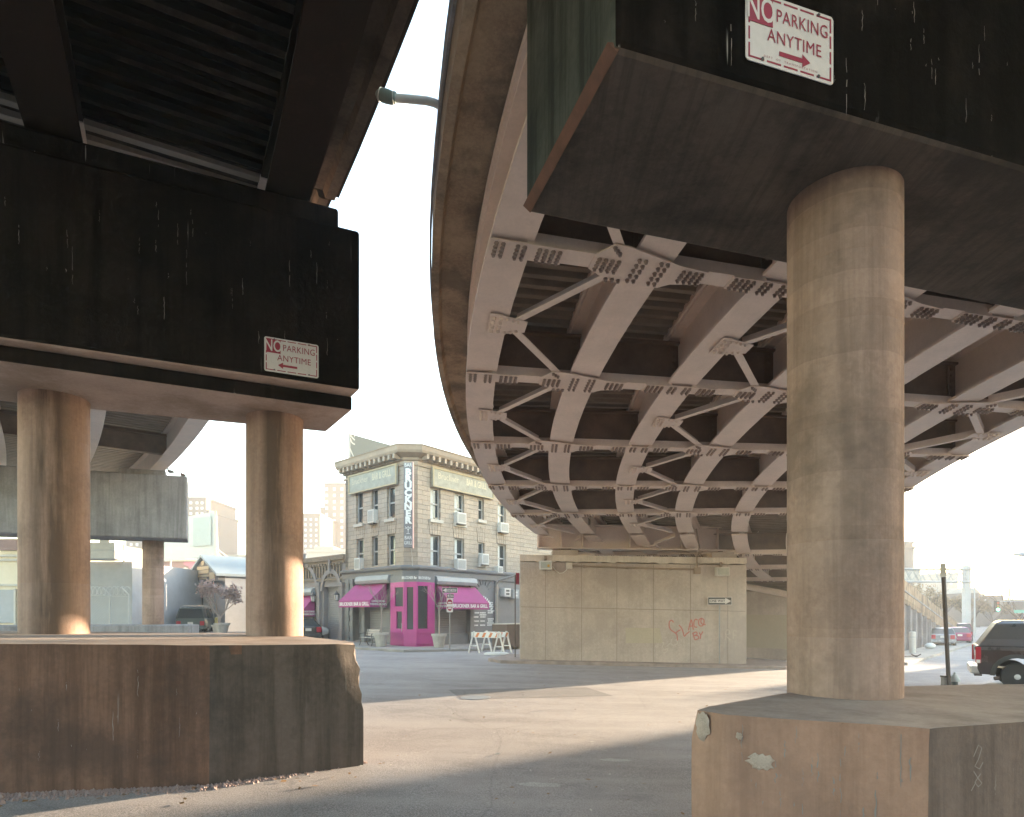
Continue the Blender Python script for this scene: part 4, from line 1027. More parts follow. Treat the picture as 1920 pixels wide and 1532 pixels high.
for u in (600.5, 643, 545):
    b = MB(); t = FL.t(u); b.box((t, -0.08, (ZG+FL.z(u, 1098))/2), (0.34, 0.2, FL.z(u, 1098)-ZG)); b.box((t, -0.1, FL.z(u, 1096)), (0.45, 0.26, 0.25)); b.box((t, -0.1, ZG+0.35), (0.45, 0.26, 0.7)); FL.put(b.build('pilaster', M['arcade'], arc, bevel=0.015))
o, zv, zb = awning(FL, 553, 592, 1118, 0, 0, 0.9, '', 'BRUCKNER', True, parent=arc)
for ch in o.children: fix_child(ch, o)
t = FL.t(592); b = MB()
for k, s in enumerate(('LUNCH DINNER', 'WEEKEND BRUNCH')): b.text(s, 0.15, frame(FL.w(t+0.03, (zv+zb)/2+0.12-0.17*k, 0.5), Vector((FL.n.x, FL.n.y, 0))*-1, (0, 0, 1)), bold=0.006, xs=0.75)
fix_child(b.build('lettering', M['white_sign'], o, fixn=False), o)
b = MB(); t0_, t1_ = FL.t(548), FL.t(594); z = FL.z(575, 1110)
b.loft([[(t, y, z+h) for y, h in ((0, -0.22), (-0.34, -0.22), (-0.42, -0.05), (-0.34, 0.18), (0, 0.28))] for t in (t0_, t1_)]); FL.put(b.build('roller_housing', M['grey_light'], arc))
def wall_lantern(F, u, v, label):
    p = F.w(F.t(u), F.z(u, v), 0.28); o = thing('wall_lantern', label, 'lantern', p, F.rz, 'lanterns on the arcaded front')
    b = MB(); b.lathe([(0.10, 0.0), (0.17, 0.32), (0.02, 0.33)], n=6); b.build('lamp_glass', M['sign_white'], o)
    b = MB(); b.lathe([(0.21, 0.33), (0.10, 0.44), (0.03, 0.55), (0.0, 0.62)], n=6); b.lathe([(0.11, -0.04), (0.11, 0.0)], n=6)
    for k in range(6): b.beam((0.11*math.cos(k*math.pi/3), 0.11*math.sin(k*math.pi/3), 0), (0.18*math.cos(k*math.pi/3), 0.18*math.sin(k*math.pi/3), 0.33), 0.015, 0.015)
    b.beam((0, 0, 0.4), (0, 0.28, 0.2), 0.03, 0.03); b.build('lamp_frame', M['dark_metal'], o)
wall_lantern(FL, 595, 1128, 'wall lantern beside the small magenta awning'); wall_lantern(FL, 639, 1126, 'wall lantern between the arched doorway and the larger left awning')
# pavement round the bar
sw = [offs(FL, FL.t(440), 3.0), offs(FL, -1.0, 3.2), offs(F0, wc/2, 3.6), offs(FR, 1.0, 3.4), offs(FR, 16, 3.4), offs(FR, 16, -3), offs(FL, FL.t(440), -3)]
b = MB(); b.prism([(p.x, p.y) for p in sw], lambda x, y: gz(x, y)-0.1, lambda x, y: gz(x, y)+0.125)
tag(b.build('pavement', M['sidewalk'], bevel=0.03), kind='structure')
# ------------------------------------------------------------------ signs on the bents
def no_parking(label, o, x, y, wd, arrow, dept):
    """o centre, x along the sign, y up"""
    asp = 0.655; ht = wd*asp; Mx = frame(o, x, y); t = thing('no_parking_sign', label, 'sign', o)
    t.matrix_world = Mx
    k = wd/0.75
    def rr(b, cx, cz, w_, h_, r, z0, z1):
        pts = []
        for sx, sy, a0 in ((1, 1, 0), (-1, 1, 90), (-1, -1, 180), (1, -1, 270)):
            for j in range(5):
                a = R(a0 + 22.5*j); pts.append((cx+sx*(w_/2-r)+r*math.cos(a), cz+sy*(h_/2-r)+r*math.sin(a)))
        b.loft([[(p[0], p[1], z0) for p in pts], [(p[0], p[1], z1) for p in pts]])
    b = MB(); rr(b, 0, 0, wd, ht, 0.03*k, 0.004, 0.010); b.build('plate', M['sign_white'], t)
    b = MB(); g_ = 0.022*k; bw = 0.012*k; X, Z = wd/2-g_, ht/2-g_
    def seg(x0, z0, x1, z1): b.box(((x0+x1)/2, (z0+z1)/2, 0.0115), (abs(x1-x0), abs(z1-z0), 0.002))
    n = 5
    for i in range(n):
        a0 = -X + 2*X*i/n + (0.012*k if i else 0); a1 = -X + 2*X*(i+1)/n - (0.012*k if i < n-1 else 0)
        seg(a0, Z-bw, a1, Z); seg(a0, -Z, a1, -Z+bw)
    n = 4
    for i in range(n):
        a0 = -Z + 2*Z*i/n + (0.012*k if i else 0); a1 = -Z + 2*Z*(i+1)/n - (0.012*k if i < n-1 else 0)
        seg(-X, a0, -X+bw, a1); seg(X-bw, a0, X, a1)
    b.build('border', M['red'], t)
    b = MB(); bx0, bx1, bz0, bz1 = -X, -wd*0.205, ht*0.05, Z; b.box(((bx0+bx1)/2, (bz0+bz1)/2, 0.0135), (bx1-bx0, bz1-bz0, 0.002)); b.build('red_block', M['red'], t)
    T = lambda px_, pz, z=0.0135: Matrix.Translation((px_, pz, z))
    b = MB(); b.text('NO', ht*0.475, T((bx0+bx1)/2, (bz0+bz1)/2-0.004*k, 0.0155), bold=0.003*k, xs=0.64); b.build('lettering', M['sign_white'], t, fixn=False)
    b = MB(); b.text('PARKING', ht*0.265, T((bx1+X)/2, ht*0.235), bold=0.0, xs=0.80, spacing=1.05); b.text('ANYTIME', ht*0.255, T(wd*0.045, -ht*0.075), bold=0.0, xs=0.86, spacing=1.05)
    s = 1 if arrow == 'right' else -1; ax, az = wd*(0.03 if s > 0 else -0.06), -ht*0.285
    b.box((ax - s*0.02*k, az, 0.0125), (0.20*k, 0.032*k, 0.002)); b.face([(ax+s*0.075*k, az+0.046*k, 0.0135), (ax+s*0.145*k, az, 0.0135), (ax+s*0.075*k, az-0.046*k, 0.0135)])
    if dept: b.text('DEPT  OF  TRANSPORTATION', ht*0.042, T(0.0, -Z+bw+0.022*k), spacing=1.5, xs=1.15)
    b.build('lettering', M['red'], t, fixn=False)
    b = MB()
    for px_, pz in ((-wd*0.32, Z), (wd*0.32, Z), (-wd*0.32, -Z+bw*0.7), (wd*0.32, -Z+bw*0.7)): b.lathe([(0.011*k, 0.010), (0.011*k, 0.019), (0.004*k, 0.021)], (px_, pz, 0), 8)
    b.build('screw', M['dark_metal'], t)
    return t
dR = Vector((0.954, 0.30, 0)); nR = Vector((0.30, -0.954, 0))
pR = Vector((0.65, 4.06, 0)) + dR*1.345 + nR*0.004; pR.z = EYE + (1150-73)/1200*4.46
no_parking('large no parking sign with right arrow on the near cap at upper right', pR, dR, (0, 0, 1), 0.74, 'right', True)
dL = Vector((13-2.38, 10.04-5.09, 0)).normalized(); nL = Vector((dL.y, -dL.x, 0))
r_ = (547-960)/1200; c0 = Vector((-2.38, 10.04, 0)); tt = (r_*c0.y - c0.x)/(dL.x - r_*dL.y)
pL = c0 + dL*tt + nL*0.004; pL.z = EYE + (1150-671)/1200*pL.y
no_parking('smaller no parking sign with left arrow on the left cap above the columns', pL, dL, (0, 0, 1), 0.775, 'left', False)

# ------------------------------------------------------------------ street signs
M['post_steel'] = painted('galvanised_post', (0.30, 0.30, 0.30), 0.2, 0.5, metal=0.4)
M['rust_post'] = painted('rusty_brown_post', (0.10, 0.078, 0.07), 0.3, 0.7)
def one_way(parent, Mx, wd, arrow):
    ht = wd*0.335; s = 1 if arrow == 'right' else -1
    b = MB(); b.box((0, 0, 0), (wd, ht, 0.006)); o = b.build('one_way_plate', M['sign_white'], parent); 
    b = MB(); b.box((0, 0, 0.004), (wd*0.96, ht*0.88, 0.003)); o1 = b.build('black_field', M['black'], o)
    b = MB(); aw = wd*0.9
    b.box((-s*wd*0.08, 0, 0.0075), (wd*0.70, ht*0.46, 0.003))
    b.face([(s*wd*0.22, ht*0.40, 0.0095), (s*wd*0.46, 0, 0.0095), (s*wd*0.22, -ht*0.40, 0.0095)]); b.build('arrow', M['sign_white'], o)
    b = MB(); b.text('ONE WAY', ht*0.42, Matrix.Translation((-s*wd*0.10, 0, 0.0105)), bold=0.004, xs=0.95); b.build('lettering', M['black'], o, fixn=False)
    o.matrix_local = Mx; return o
YW = PZ-0.55
p = px(1349, 1127, YW-0.12); zg = gz(p.x, p.y)+0.13
t = thing('street_sign', 'black and white one way sign pointing right on a post at the pier wall', 'sign', (p.x, p.y, zg))
b = MB(); b.beam((0, 0, 0), (0, 0, p.z-zg+0.15), 0.06, 0.035); b.build('post', M['post_steel'], t)
one_way(t, Matrix.Translation((0, -0.04, p.z-zg)) @ Matrix.Rotation(R(90), 4, 'X'), 0.99, 'right')
p = px(843.5, 1107, 31.5); zg = gz(p.x, p.y)+0.12
t = thing('street_sign', 'signpost with one way arrow pointing left and red panel before the bar awning', 'sign', (p.x, p.y, zg))
b = MB(); b.beam((0, 0, 0), (0, 0, p.z-zg+0.2), 0.07, 0.05); b.build('post', M['post_steel'], t)
one_way(t, Matrix.Translation((0.0, -0.05, p.z-zg)) @ Matrix.Rotation(R(90), 4, 'X'), 0.76, 'left')
one_way(t, Matrix.Translation((0.02, 0.05, px(0, 1117.5, 31.5).z-zg)) @ Matrix.Rotation(R(60), 4, 'Z') @ Matrix.Rotation(R(90), 4, 'X'), 0.6, 'left')
zc = px(0, 1135, 31.5).z-zg
b = MB(); b.box((0.0, -0.045, zc), (0.31, 0.006, 0.68)); q = b.build('panel', M['sign_white'], t)
b = MB(); N = 14
f1 = [(0.13*math.cos(math.pi*k/N), -0.050, zc+0.14+0.15*math.sin(math.pi*k/N)) for k in range(N+1)]; f1 += [(-0.13, -0.050, zc+0.06), (0.13, -0.050, zc+0.06)]
b.face(f1); b.face([(-0.13, -0.050, zc-0.07), (0.13, -0.050, zc-0.07), (0.13, -0.050, zc-0.14), (0.05, -0.050, zc-0.27), (-0.05, -0.050, zc-0.27), (-0.13, -0.050, zc-0.14)]); b.build('red_field', M['red'], q, fixn=False)
b = MB()
for s, z in (('BUS', zc+0.13), ('IT', zc-0.14)): b.box((0, -0.053, z), (0.17, 0.002, 0.07))
b.build('white_mark', M['sign_white'], q)
p = px(966, 1062, 27.5); zg = gz(p.x, p.y)
t = thing('street_sign', 'thin rusty signpost with red and white plate seen edge on beside the pier wall', 'sign', (p.x, p.y, zg))
b = MB(); b.beam((0, 0, 0), (0, 0, px(0, 1078, 27.5).z-zg), 0.075, 0.05); b.build('post', M['rust_post'], t)
b = MB(); b.box((0.10, 0.03, px(0, 1085, 27.5).z-zg), (0.16, 0.008, 0.5), R(25)); b.build('plate', M['red'], t)
# leaning no-standing post at right
p0, p1 = px(1781, 1290, 16.2), px(1769, 1082, 16.2)
zg = gz(p0.x, p0.y)-0.05
t = thing('street_sign', 'leaning brown signpost with a blank plate seen from behind at right', 'sign', (p0.x, p0.y, zg))
b = MB(); dd = p1-p0; b.beam((0, 0, 0), (dd.x, 0, p1.z-zg), 0.095, 0.05); b.build('post', M['rust_post'], t)
b = MB(); b.box((dd.x-0.03, -0.03, px(0, 1069, 16.2).z-zg), (0.12, 0.01, 0.34), R(-35), None); b.build('plate', M['sill'], t)

# ------------------------------------------------------------------ pier wall fittings
M['rust_pipe'] = painted('brown_conduit', (0.26, 0.19, 0.14), 0.2, 0.6)
M['flood_glass'] = plain('flood_lens', (0.42, 0.45, 0.42), 0.15)
M['yellow'] = plain('yellow_lens', (0.55, 0.32, 0.05), 0.5)
def flood(u, v, wd, ht, label, worn):
    p = px(u, v, YW-0.2); o = thing('floodlight', label, 'floodlight', (p.x, p.y, p.z))
    b = MB(); b.box((0, 0, 0), (wd, 0.28, ht)); b.build('housing', M['ac'] if not worn else M['sill'], o, bevel=0.02)
    b = MB(); b.box((0, -0.145, 0.0), (wd-0.10, 0.012, ht-0.10)); ln = b.build('lens', M['flood_glass'] if not worn else M['faded_board'], o)
    if not worn:
        b = MB(); b.box((wd*0.22, -0.155, -0.03), (0.09, 0.01, 0.10)); b.build('lamp', M['yellow'], ln)
    b = MB(); b.box((0, 0.16, ht/2+0.08), (0.10, 0.05, 0.28)); b.beam((-0.05, 0.02, ht/2), (0, 0.16, ht/2+0.1), 0.04, 0.03); b.build('bracket', M['rust_pipe'], o)
flood(1023, 1060, 0.50, 0.36, 'white floodlight with yellow lamp at the left top of the pier wall', False)
flood(1354, 1072, 0.54, 0.36, 'weathered grey floodlight at the right top of the pier wall', True)
cn = thing('conduit_run', 'brown electrical conduit with junction boxes across the top of the pier wall', 'conduit', (0, 0, 0))
q = lambda u, v, d=0.07: px(u, v, YW-d)
b = MB(); b.tube([q(1073, 1061), q(1180, 1065), q(1309, 1068)], 0.035, 8)
b.tube([q(1307, 1066), q(1307, 1040), (q(1306, 1000).x, YW-0.45, wall_top(7.8)+0.35), (q(1306, 1000).x-0.12, YW-0.45, wall_top(7.8)+1.1)], 0.032, 8); b.build('pipe', M['rust_pipe'], cn)
b = MB(); b.tube([q(1036, 1062, 0.1), q(1042, 1070, 0.07), q(1049, 1075, 0.07), q(1056, 1074, 0.07), q(1062, 1069, 0.07), q(1064, 1063, 0.07)], 0.016, 6); b.build('cable', M['ac'], cn)
for u, v in ((1067, 1061), (1307, 1070)):
    b = MB(); p = q(u, v, 0.08); b.box(p, (0.26, 0.15, 0.26)); b.build('junction_box', M['rust_pipe'] if u > 1200 else M['sill'], cn, bevel=0.01)
b = MB()
for u, v in ((1095, 1062), (1176, 1065), (1257, 1067)): b.box(q(u, v, 0.04), (0.08, 0.08, 0.10))
b.build('clamp', M['rust_pipe'], cn)
# graffiti strokes on the wall face
M['graf_red'] = plain('red_spray_paint', (0.48, 0.17, 0.14), 0.9); M['graf_white'] = plain('white_chalk', (0.50, 0.43, 0.37), 0.95); M['patch_paint'] = painted('buff_cover_paint', (0.44, 0.375, 0.285), 0.05, 0.9)
def stroke(b, pts, wd): b.ribbon([px(u, v, YW-0.008) for u, v in pts], wd, (0, 1, 0))
def smooth_pts(pts, n=4):
    out = []
    for i in range(len(pts)-1):
        p0 = pts[max(0, i-1)]; p1 = pts[i]; p2 = pts[i+1]; p3 = pts[min(len(pts)-1, i+2)]
        for k in range(n):
            t = k/n
            out.append(tuple(0.5*((2*p1[j]) + (-p0[j]+p2[j])*t + (2*p0[j]-5*p1[j]+4*p2[j]-p3[j])*t*t + (-p0[j]+3*p1[j]-3*p2[j]+p3[j])*t**3) for j in (0, 1)))
    out.append(pts[-1]); return out
b = MB()
# strokes read from the wall: a looping S, a long L, A C O, and B Y below
for pts in ([(1263,1167),(1259,1163),(1255,1167),(1255,1175),(1258,1181),(1265,1186),(1269,1190),(1270,1197),(1270,1201)], [(1267,1187),(1272,1183),(1276,1181)],
            [(1273,1172),(1278,1178),(1281,1186),(1283,1193),(1287,1189),(1293,1184)], [(1291,1182),(1293,1172),(1296,1162),(1298,1170),(1300,1181)], [(1293,1175),(1299,1173)],
            [(1308,1163),(1304,1161),(1301,1167),(1302,1175),(1307,1176)], [(1316,1159),(1311,1162),(1310,1170),(1314,1174),(1319,1171),(1320,1163),(1316,1160),(1314,1166),(1318,1171),(1323,1171)],
            [(1299,1187),(1301,1194),(1303,1200)], [(1298,1188),(1305,1185),(1307,1189),(1302,1192),(1308,1192),(1310,1197),(1303,1200)], [(1311,1186),(1314,1190),(1318,1184)], [(1314,1190),(1313,1198)]):
    stroke(b, smooth_pts(pts), 0.045)
b.build('graffiti', M['graf_red'], wall, fixn=False)
b = MB()
for pts in ([(1230,1211),(1234,1209),(1233,1213),(1229,1213),(1230,1210)], [(1241,1206),(1245,1205),(1242,1213),(1246,1218),(1252,1216),(1250,1222),(1244,1224),(1241,1219)], [(1250,1212),(1256,1206)], [(1259,1199),(1258,1207),(1263,1210),(1270,1206),(1268,1198)], [(1360,1200),(1361,1183),(1367,1182),(1368,1188),(1361,1191),(1369,1200)], [(1375,1198),(1375,1183),(1382,1184)], [(1375,1191),(1381,1191)]):
    stroke(b, smooth_pts(pts), 0.035)
b.build('graffiti', M['graf_white'], wall, fixn=False)
b = MB(); b.face([px(1173, 1177, YW-0.005), px(1237, 1178, YW-0.005), px(1243, 1206, YW-0.005), px(1173, 1206, YW-0.005)]); b.build('cover_patch', M['patch_paint'], wall, fixn=False)
# paint-over patch on the abutment face
b = MB(); pa3, pb3 = Vector((*pa, 0)), Vector((*pb, 0)); ad = (pb3-pa3).normalized(); an = Vector((ad.y, -ad.x, 0))
f = lambda s, z: pa3 + ad*s + an*0.006 + Vector((0, 0, z))
b.face([f(5.2, 0.45), f(11.2, 0.40), f(11.2, 2.05), f(5.2, 2.1)]); b.build('cover_patch', M['patch_paint'], ramp, fixn=False)
b = MB(); b.tube([f(6.9, 3.55)+an*0.3, f(9.2, 3.05)+an*0.3, f(13, 2.95)+an*0.3], 0.16, 10); b.build('drain_pipe', M['steel'], ramp)

# ------------------------------------------------------------------ street light over the gap
p = px(830, 203, 8.6)
t = thing('street_light', 'cobra street light arm reaching left from the ramp parapet into the sky', 'street light', (p.x, p.y, p.z))
b = MB(); k = 8.6/1200
pt = lambda u, v: ((u-830)*k, 0, -(v-203)*k)
pts = [(0.45, 0.0, -0.9), (0.35, 0, -0.35), pt(826, 199), pt(815, 193), pt(800, 189), pt(770, 186), pt(742, 184)]
b.tube(pts, 0.052, 12); b.build('arm', M['ac'], t, smooth=True)
b = MB(); L_ = [pt(743, 184), pt(741, 183.5), pt(735, 184), pt(726, 181), pt(716, 178), pt(709, 176), pt(706, 174)]
b.tube(L_, [0.062, 0.072, 0.078, 0.085, 0.082, 0.06, 0.03], 12); M['lamp_green'] = painted('grey_green_casting', (0.16, 0.20, 0.18), 0.2, 0.5); h_ = b.build('lamp_head', M['lamp_green'], t, smooth=True)
b = MB(); b.tube([pt(738, 184), pt(737, 184)], 0.084, 12); b.tube([pt(713, 177.5), pt(712, 177.2)], 0.084, 12); b.build('ring', M['ac'], h_)

# ------------------------------------------------------------------ pigeons
M['pigeon'] = painted('pigeon_grey', (0.22, 0.20, 0.21), 0.25, 0.7, scale=9)
def pigeon(p, rz, label, peck=False):
    o = thing('pigeon', label, 'bird', p, rz, 'pigeons on the far cap')
    b = MB(); hz = 0.12 if not peck else 0.02
    b.tube([(-0.24, 0, 0.10), (-0.17, 0, 0.13), (-0.06, 0, 0.15), (0.05, 0, 0.17), (0.11, 0, 0.20 if not peck else 0.17), (0.14, 0, 0.25 if not peck else 0.14), (0.16, 0, 0.30 if not peck else 0.10), (0.185, 0, 0.305 if not peck else 0.07), (0.20, 0, 0.30 if not peck else 0.05)], [0.012, 0.035, 0.075, 0.08, 0.062, 0.036, 0.036, 0.03, 0.008], 10)
    for s in (-0.03, 0.03): b.tube([(0.0, s, 0.10), (0.0, s, 0.0), (0.03, s, 0.0)], 0.008, 5)
    b.build('body', M['pigeon'], o, smooth=True)
pc = Vector((-14.97, 29.5)); 
for u, dy, rz, lab, pk in ((343, 0.5, 2.6, 'pigeon standing at the very end of the far cap', False), (333, 1.1, 0.4, 'pigeon pecking near the end of the far cap', True), (320, 0.9, 2.9, 'pigeon on the pedestal of the far cap close to the girder', False)):
    p = px(u, 893, 29.5+dy); pigeon((p.x, p.y, 8.47 if u > 325 else 8.72), rz, lab, pk)

# ------------------------------------------------------------------ planters, bench, barricades, boxes before the bar
M['planter'] = concrete('planter_concrete', (0.55, 0.52, 0.48), (0.42, 0.39, 0.36), soot_amt=0.15, streak_amt=0.2, drip=0)
M['twig'] = painted('pale_twig_bark', (0.36, 0.30, 0.27), 0.2, 0.9); M['bark'] = painted('dark_bark', (0.12, 0.09, 0.075), 0.3, 0.9)
M['soil'] = plain('soil', (0.06, 0.045, 0.035), 1.0)
def branch(b, p, d, ln, r, depth, rng, spread=0.5, up=0.15, tips=None):
    p1 = p + d*ln*0.5 + Vector((rng.uniform(-1, 1), rng.uniform(-1, 1), rng.uniform(-1, 1)))*ln*0.05
    p2 = p + d*ln
    b.tube([p, p1, p2], [r, r*0.85, r*0.65], 5 if r > 0.02 else 4, caps=False)
    if depth == 0:
        if tips is not None: tips.append((p2, d))
        return
    for k in range(rng.choice((2, 2, 3))):
        nd = (d + Vector((rng.uniform(-1, 1), rng.uniform(-1, 1), rng.uniform(-0.6, 1)))*spread + Vector((0, 0, up))).normalized()
        branch(b, p2 if k else p1.lerp(p2, 0.6), nd, ln*rng.uniform(0.62, 0.85), r*0.6, depth-1, rng, spread, up, tips)
def planter(u, v, y, h, rt, label, tree_h, seed, foliage=False, grp=None):
    p = px(u, v, y); z = gz(p.x, p.y)+0.125
    o = thing('planter', label, 'planter', (p.x, p.y, z), 0, grp)
    b = MB(); b.lathe([(rt*0.62, 0), (rt*0.88, h*0.80), (rt*0.90, h*0.82), (rt, h*0.83), (rt*1.02, h), (rt*0.93, h), (rt*0.90, h*0.9)], n=28); b.build('pot', M['planter'], o, smooth=True)
    if tree_h:
        tr = thing('tree', label.replace('planter', 'tree in the planter') if False else 'small bare tree growing in the %s' % label, 'tree', (p.x, p.y, z+h*0.88))
        b = MB(); b.lathe([(rt*0.88, -0.02), (rt*0.88, 0.0)], n=20); rng = random.Random(seed)
        b.tube([(0, 0, 0), (0.03, 0, tree_h*0.28), (0.0, 0.02, tree_h*0.5)], [0.045, 0.035, 0.03], 7); tk = b.build('trunk', M['twig'], tr)
        b = MB(); 
        for k in range(5):
            d = Vector((math.cos(k*1.26), math.sin(k*1.26), 1.3)).normalized(); branch(b, Vector((0, 0.02, tree_h*(0.42+0.02*k))), d, tree_h*0.20, 0.02, 3, rng, 0.55, 0.1)
        b.build('crown', M['twig'], tr, fixn=False)
planter(714.5, 1208, 33.2, 0.72, 0.40, 'white planter beside the bench, left of the magenta door', 2.9, 4)
planter(823, 1210, 33.2, 0.72, 0.40, 'white planter right of the magenta door', 2.9, 9)
# bench
p = px(693, 1204, 33.8); z = gz(p.x, p.y)+0.125
o = thing('park_bench', 'pale slatted bench with curled iron legs beside the white planter', 'bench', (p.x, p.y, z), FL.rz)
M['bench_wood'] = painted('pale_bench_slat', (0.50, 0.45, 0.41), 0.12, 0.8)
b = MB()
for k in range(4): b.box((0, -0.18+k*0.11, 0.43), (1.3, 0.09, 0.03))
b.build('seat', M['bench_wood'], o)
b = MB()
for k in range(3): b.box((0, 0.24+k*0.03, 0.56+k*0.12), (1.3, 0.03, 0.10))
b.build('backrest', M['bench_wood'], o)
for sx in (-0.55, 0.55):
    b = MB(); b.tube([(sx, -0.26, 0.0), (sx, -0.18, 0.22), (sx, -0.22, 0.41), (sx, 0.18, 0.42), (sx, 0.30, 0.85)], 0.022, 6); b.tube([(sx, 0.30, 0.0), (sx, 0.18, 0.2), (sx, 0.18, 0.42)], 0.022, 6); b.tube([(sx, -0.24, 0.42), (sx, -0.25, 0.62), (sx, 0.0, 0.66), (sx, 0.24, 0.62)], 0.018, 6); b.build('leg', M['dark_metal'], o)
# barricades
M['barricade'] = painted('white_barricade_plastic', (0.74, 0.73, 0.70), 0.05, 0.5); M['orange'] = plain('reflective_orange', (0.62, 0.20, 0.07), 0.5)
def barricade(u0, v0, u1, v1, y0, y1, label):
    a, c = px(u0, v0, y0), px(u1, v1, y1); a.z = gz(a.x, a.y); c.z = gz(c.x, c.y)
    a.z = c.z = (a.z+c.z)/2 + 0.01
    d = Vector((c.x-a.x, c.y-a.y)); L_ = d.length; rz = math.atan2(d.y, d.x)
    o = thing('barricade', label, 'barricade', (a.x, a.y, a.z), rz, 'striped barricades on the corner')
    H = 0.92
    b = MB(); b.box((L_/2, 0, H-0.02), (L_+0.25, 0.05, 0.26)); r_ = b.build('board', M['barricade'], o, bevel=0.01)
    b = MB(); x = 0.12
    while x < L_-0.05:
        b.face([(x, -0.028, H-0.13), (x+0.16, -0.028, H-0.13), (x+0.29, -0.028, H+0.09), (x+0.13, -0.028, H+0.09)]); x += 0.40
    b.build('stripe', M['orange'], r_, fixn=False)
    for x in (0.02, L_-0.02):
        b = MB()
        for s in (-1, 1): b.beam((x+0*s, 0.02*s, H+0.12), (x+0.26*s, 0.10*s, 0.0), 0.10, 0.05)
        b.beam((x-0.15, 0, 0.36), (x+0.15, 0, 0.36), 0.05, 0.05); b.tube([(x, 0, H+0.10), (x, 0, H+0.16)], 0.05, 8)
        b.build('leg', M['barricade'], o)
barricade(888, 1214, 936, 1221, 31.6, 30.7, 'front orange and white striped barricade facing the street')
barricade(912, 1211, 950, 1217, 32.8, 31.8, 'rear striped barricade half hidden behind the front one')
p = px(931, 1219, 30.6); b = MB(); b.lathe([(0.0, 0.0), (0.55, 0.0), (0.55, 0.07), (0.42, 0.12), (0.0, 0.13)], n=20)
sb = b.build('ballast_weight', M['barricade'], None, smooth=True); sb.location = (p.x, p.y, gz(p.x, p.y)+0.005); sb.scale = (1.1, 0.6, 1); tag(sb, 'white flat ballast foot lying under the right legs of the barricades', 'ballast')
# metal skip box and meter cabinet right of the bar
p = px(955, 1208, 35.5); z = gz(p.x, p.y)+0.12
o = thing('skip_box', 'dark brown metal box standing on the pavement right of the bar', 'bin', (p.x, p.y, z), FR.rz)
M['brown_box'] = painted('brown_box_metal', (0.16, 0.115, 0.095), 0.2, 0.6, rust=0.3)
b = MB(); b.box((0.3, 0, 0.62), (2.4, 1.0, 1.24)); b.build('body', M['brown_box'], o, bevel=0.02)
b = MB(); b.box((0.3, 0, 1.265), (2.5, 1.1, 0.05)); b.build('lid', M['sill'], o, bevel=0.01)
p = px(931, 1208, 35.2); z = gz(p.x, p.y)+0.12
o = thing('pipe_frame', 'bent grey pipe frame standing at the right end of the bar front', 'pipe frame', (p.x, p.y, z))
a = px(931, 1095, 35.2); e = px(968, 1079, 33.5); g_ = px(937, 1088, 35.0)
b = MB(); b.tube([(0, 0, 0), (0, 0, a.z-z), (g_.x-p.x, g_.y-p.y, g_.z-z), (e.x-p.x, e.y-p.y, e.z-z)], 0.075, 10); b.build('pipe', M['post_steel'], o, smooth=True)
for k, (u, v, wd, ht, mt, nm, lab) in enumerate(((943, 1111, 0.45, 0.42, 'ac', 'meter_cabinet', 'white meter cabinet with two dark slots hanging right of the bar menu'), (959, 1114, 0.40, 0.45, 'grey_light', 'meter_cabinet', 'plain grey cabinet just right of the white meter cabinet'))):
    pp = FR.w(FR.t(u), FR.z(u, v), 0.2); o = thing(nm, lab, 'cabinet', pp, FR.rz)
    b = MB(); b.box((0, 0, 0), (wd*1.4, 0.38, ht*1.25)); b.build('case', M[mt], o, bevel=0.02)
    b = MB()
    for s in (-0.1, 0.1): b.box((0.0, -0.195, s), (wd*0.7, 0.012, 0.12))
    b.build('door', M['dark_metal'] if k == 0 else M['ac'], o)
# ------------------------------------------------------------------ vehicles
def paint(name, col, rough=0.25, met=0.3): return painted(name, col, 0.06, rough, metal=met, bump=0.0, coat=0.6)
M['tyre'] = plain('tyre_rubber', (0.035, 0.033, 0.033), 0.9); M['rim'] = plain('alloy_rim', (0.60, 0.59, 0.58), 0.35, 0.15); M['car_glass'] = plain('tinted_car_glass', (0.045, 0.055, 0.06), 0.05)
M['tail'] = plain('tail_lamp_red', (0.42, 0.02, 0.04), 0.25); M['chrome'] = plain('bright_bumper', (0.55, 0.53, 0.52), 0.3, 0.6); M['trim'] = plain('black_trim', (0.03, 0.03, 0.032), 0.6); M['plate'] = plain('licence_plate_white', (0.62, 0.60, 0.54), 0.5)
def wheel(parent, x, y, r, w_, slots=5):
    s = 1 if y > 0 else -1
    b = MB(); b.lathe([(r*0.62, -w_/2), (r*0.93, -w_/2), (r, -w_*0.36), (r, w_*0.36), (r*0.93, w_/2), (r*0.62, w_/2)], (x, y, r), 28, 'Y'); t = b.build('tyre', M['tyre'], None, smooth=True)
    wh = bpy.data.objects.new('wheel', None); COL.objects.link(wh); wh.parent = parent; t.parent = wh
    b = MB(); yo = s*w_*0.42
    b.lathe([(r*0.63, yo), (r*0.60, yo+s*0.012), (r*0.52, yo-s*0.03), (r*0.30, yo-s*0.01), (r*0.16, yo+s*0.03), (0.0, yo+s*0.035)], (x, y, r), 28, 'Y'); rim = b.build('rim', M['rim'], wh, smooth=True)
    b = MB()
    for k in range(slots):
        a = k*2*math.pi/slots + 0.3; b.lathe([(r*0.085, yo-s*0.015), (r*0.085, yo+s*0.004), (0, yo+s*0.004)], (x+r*0.43*math.cos(a), y, r+r*0.43*math.sin(a)), 10, 'Y')
    b.build('rim_slot', M['trim'], wh)
    return wh
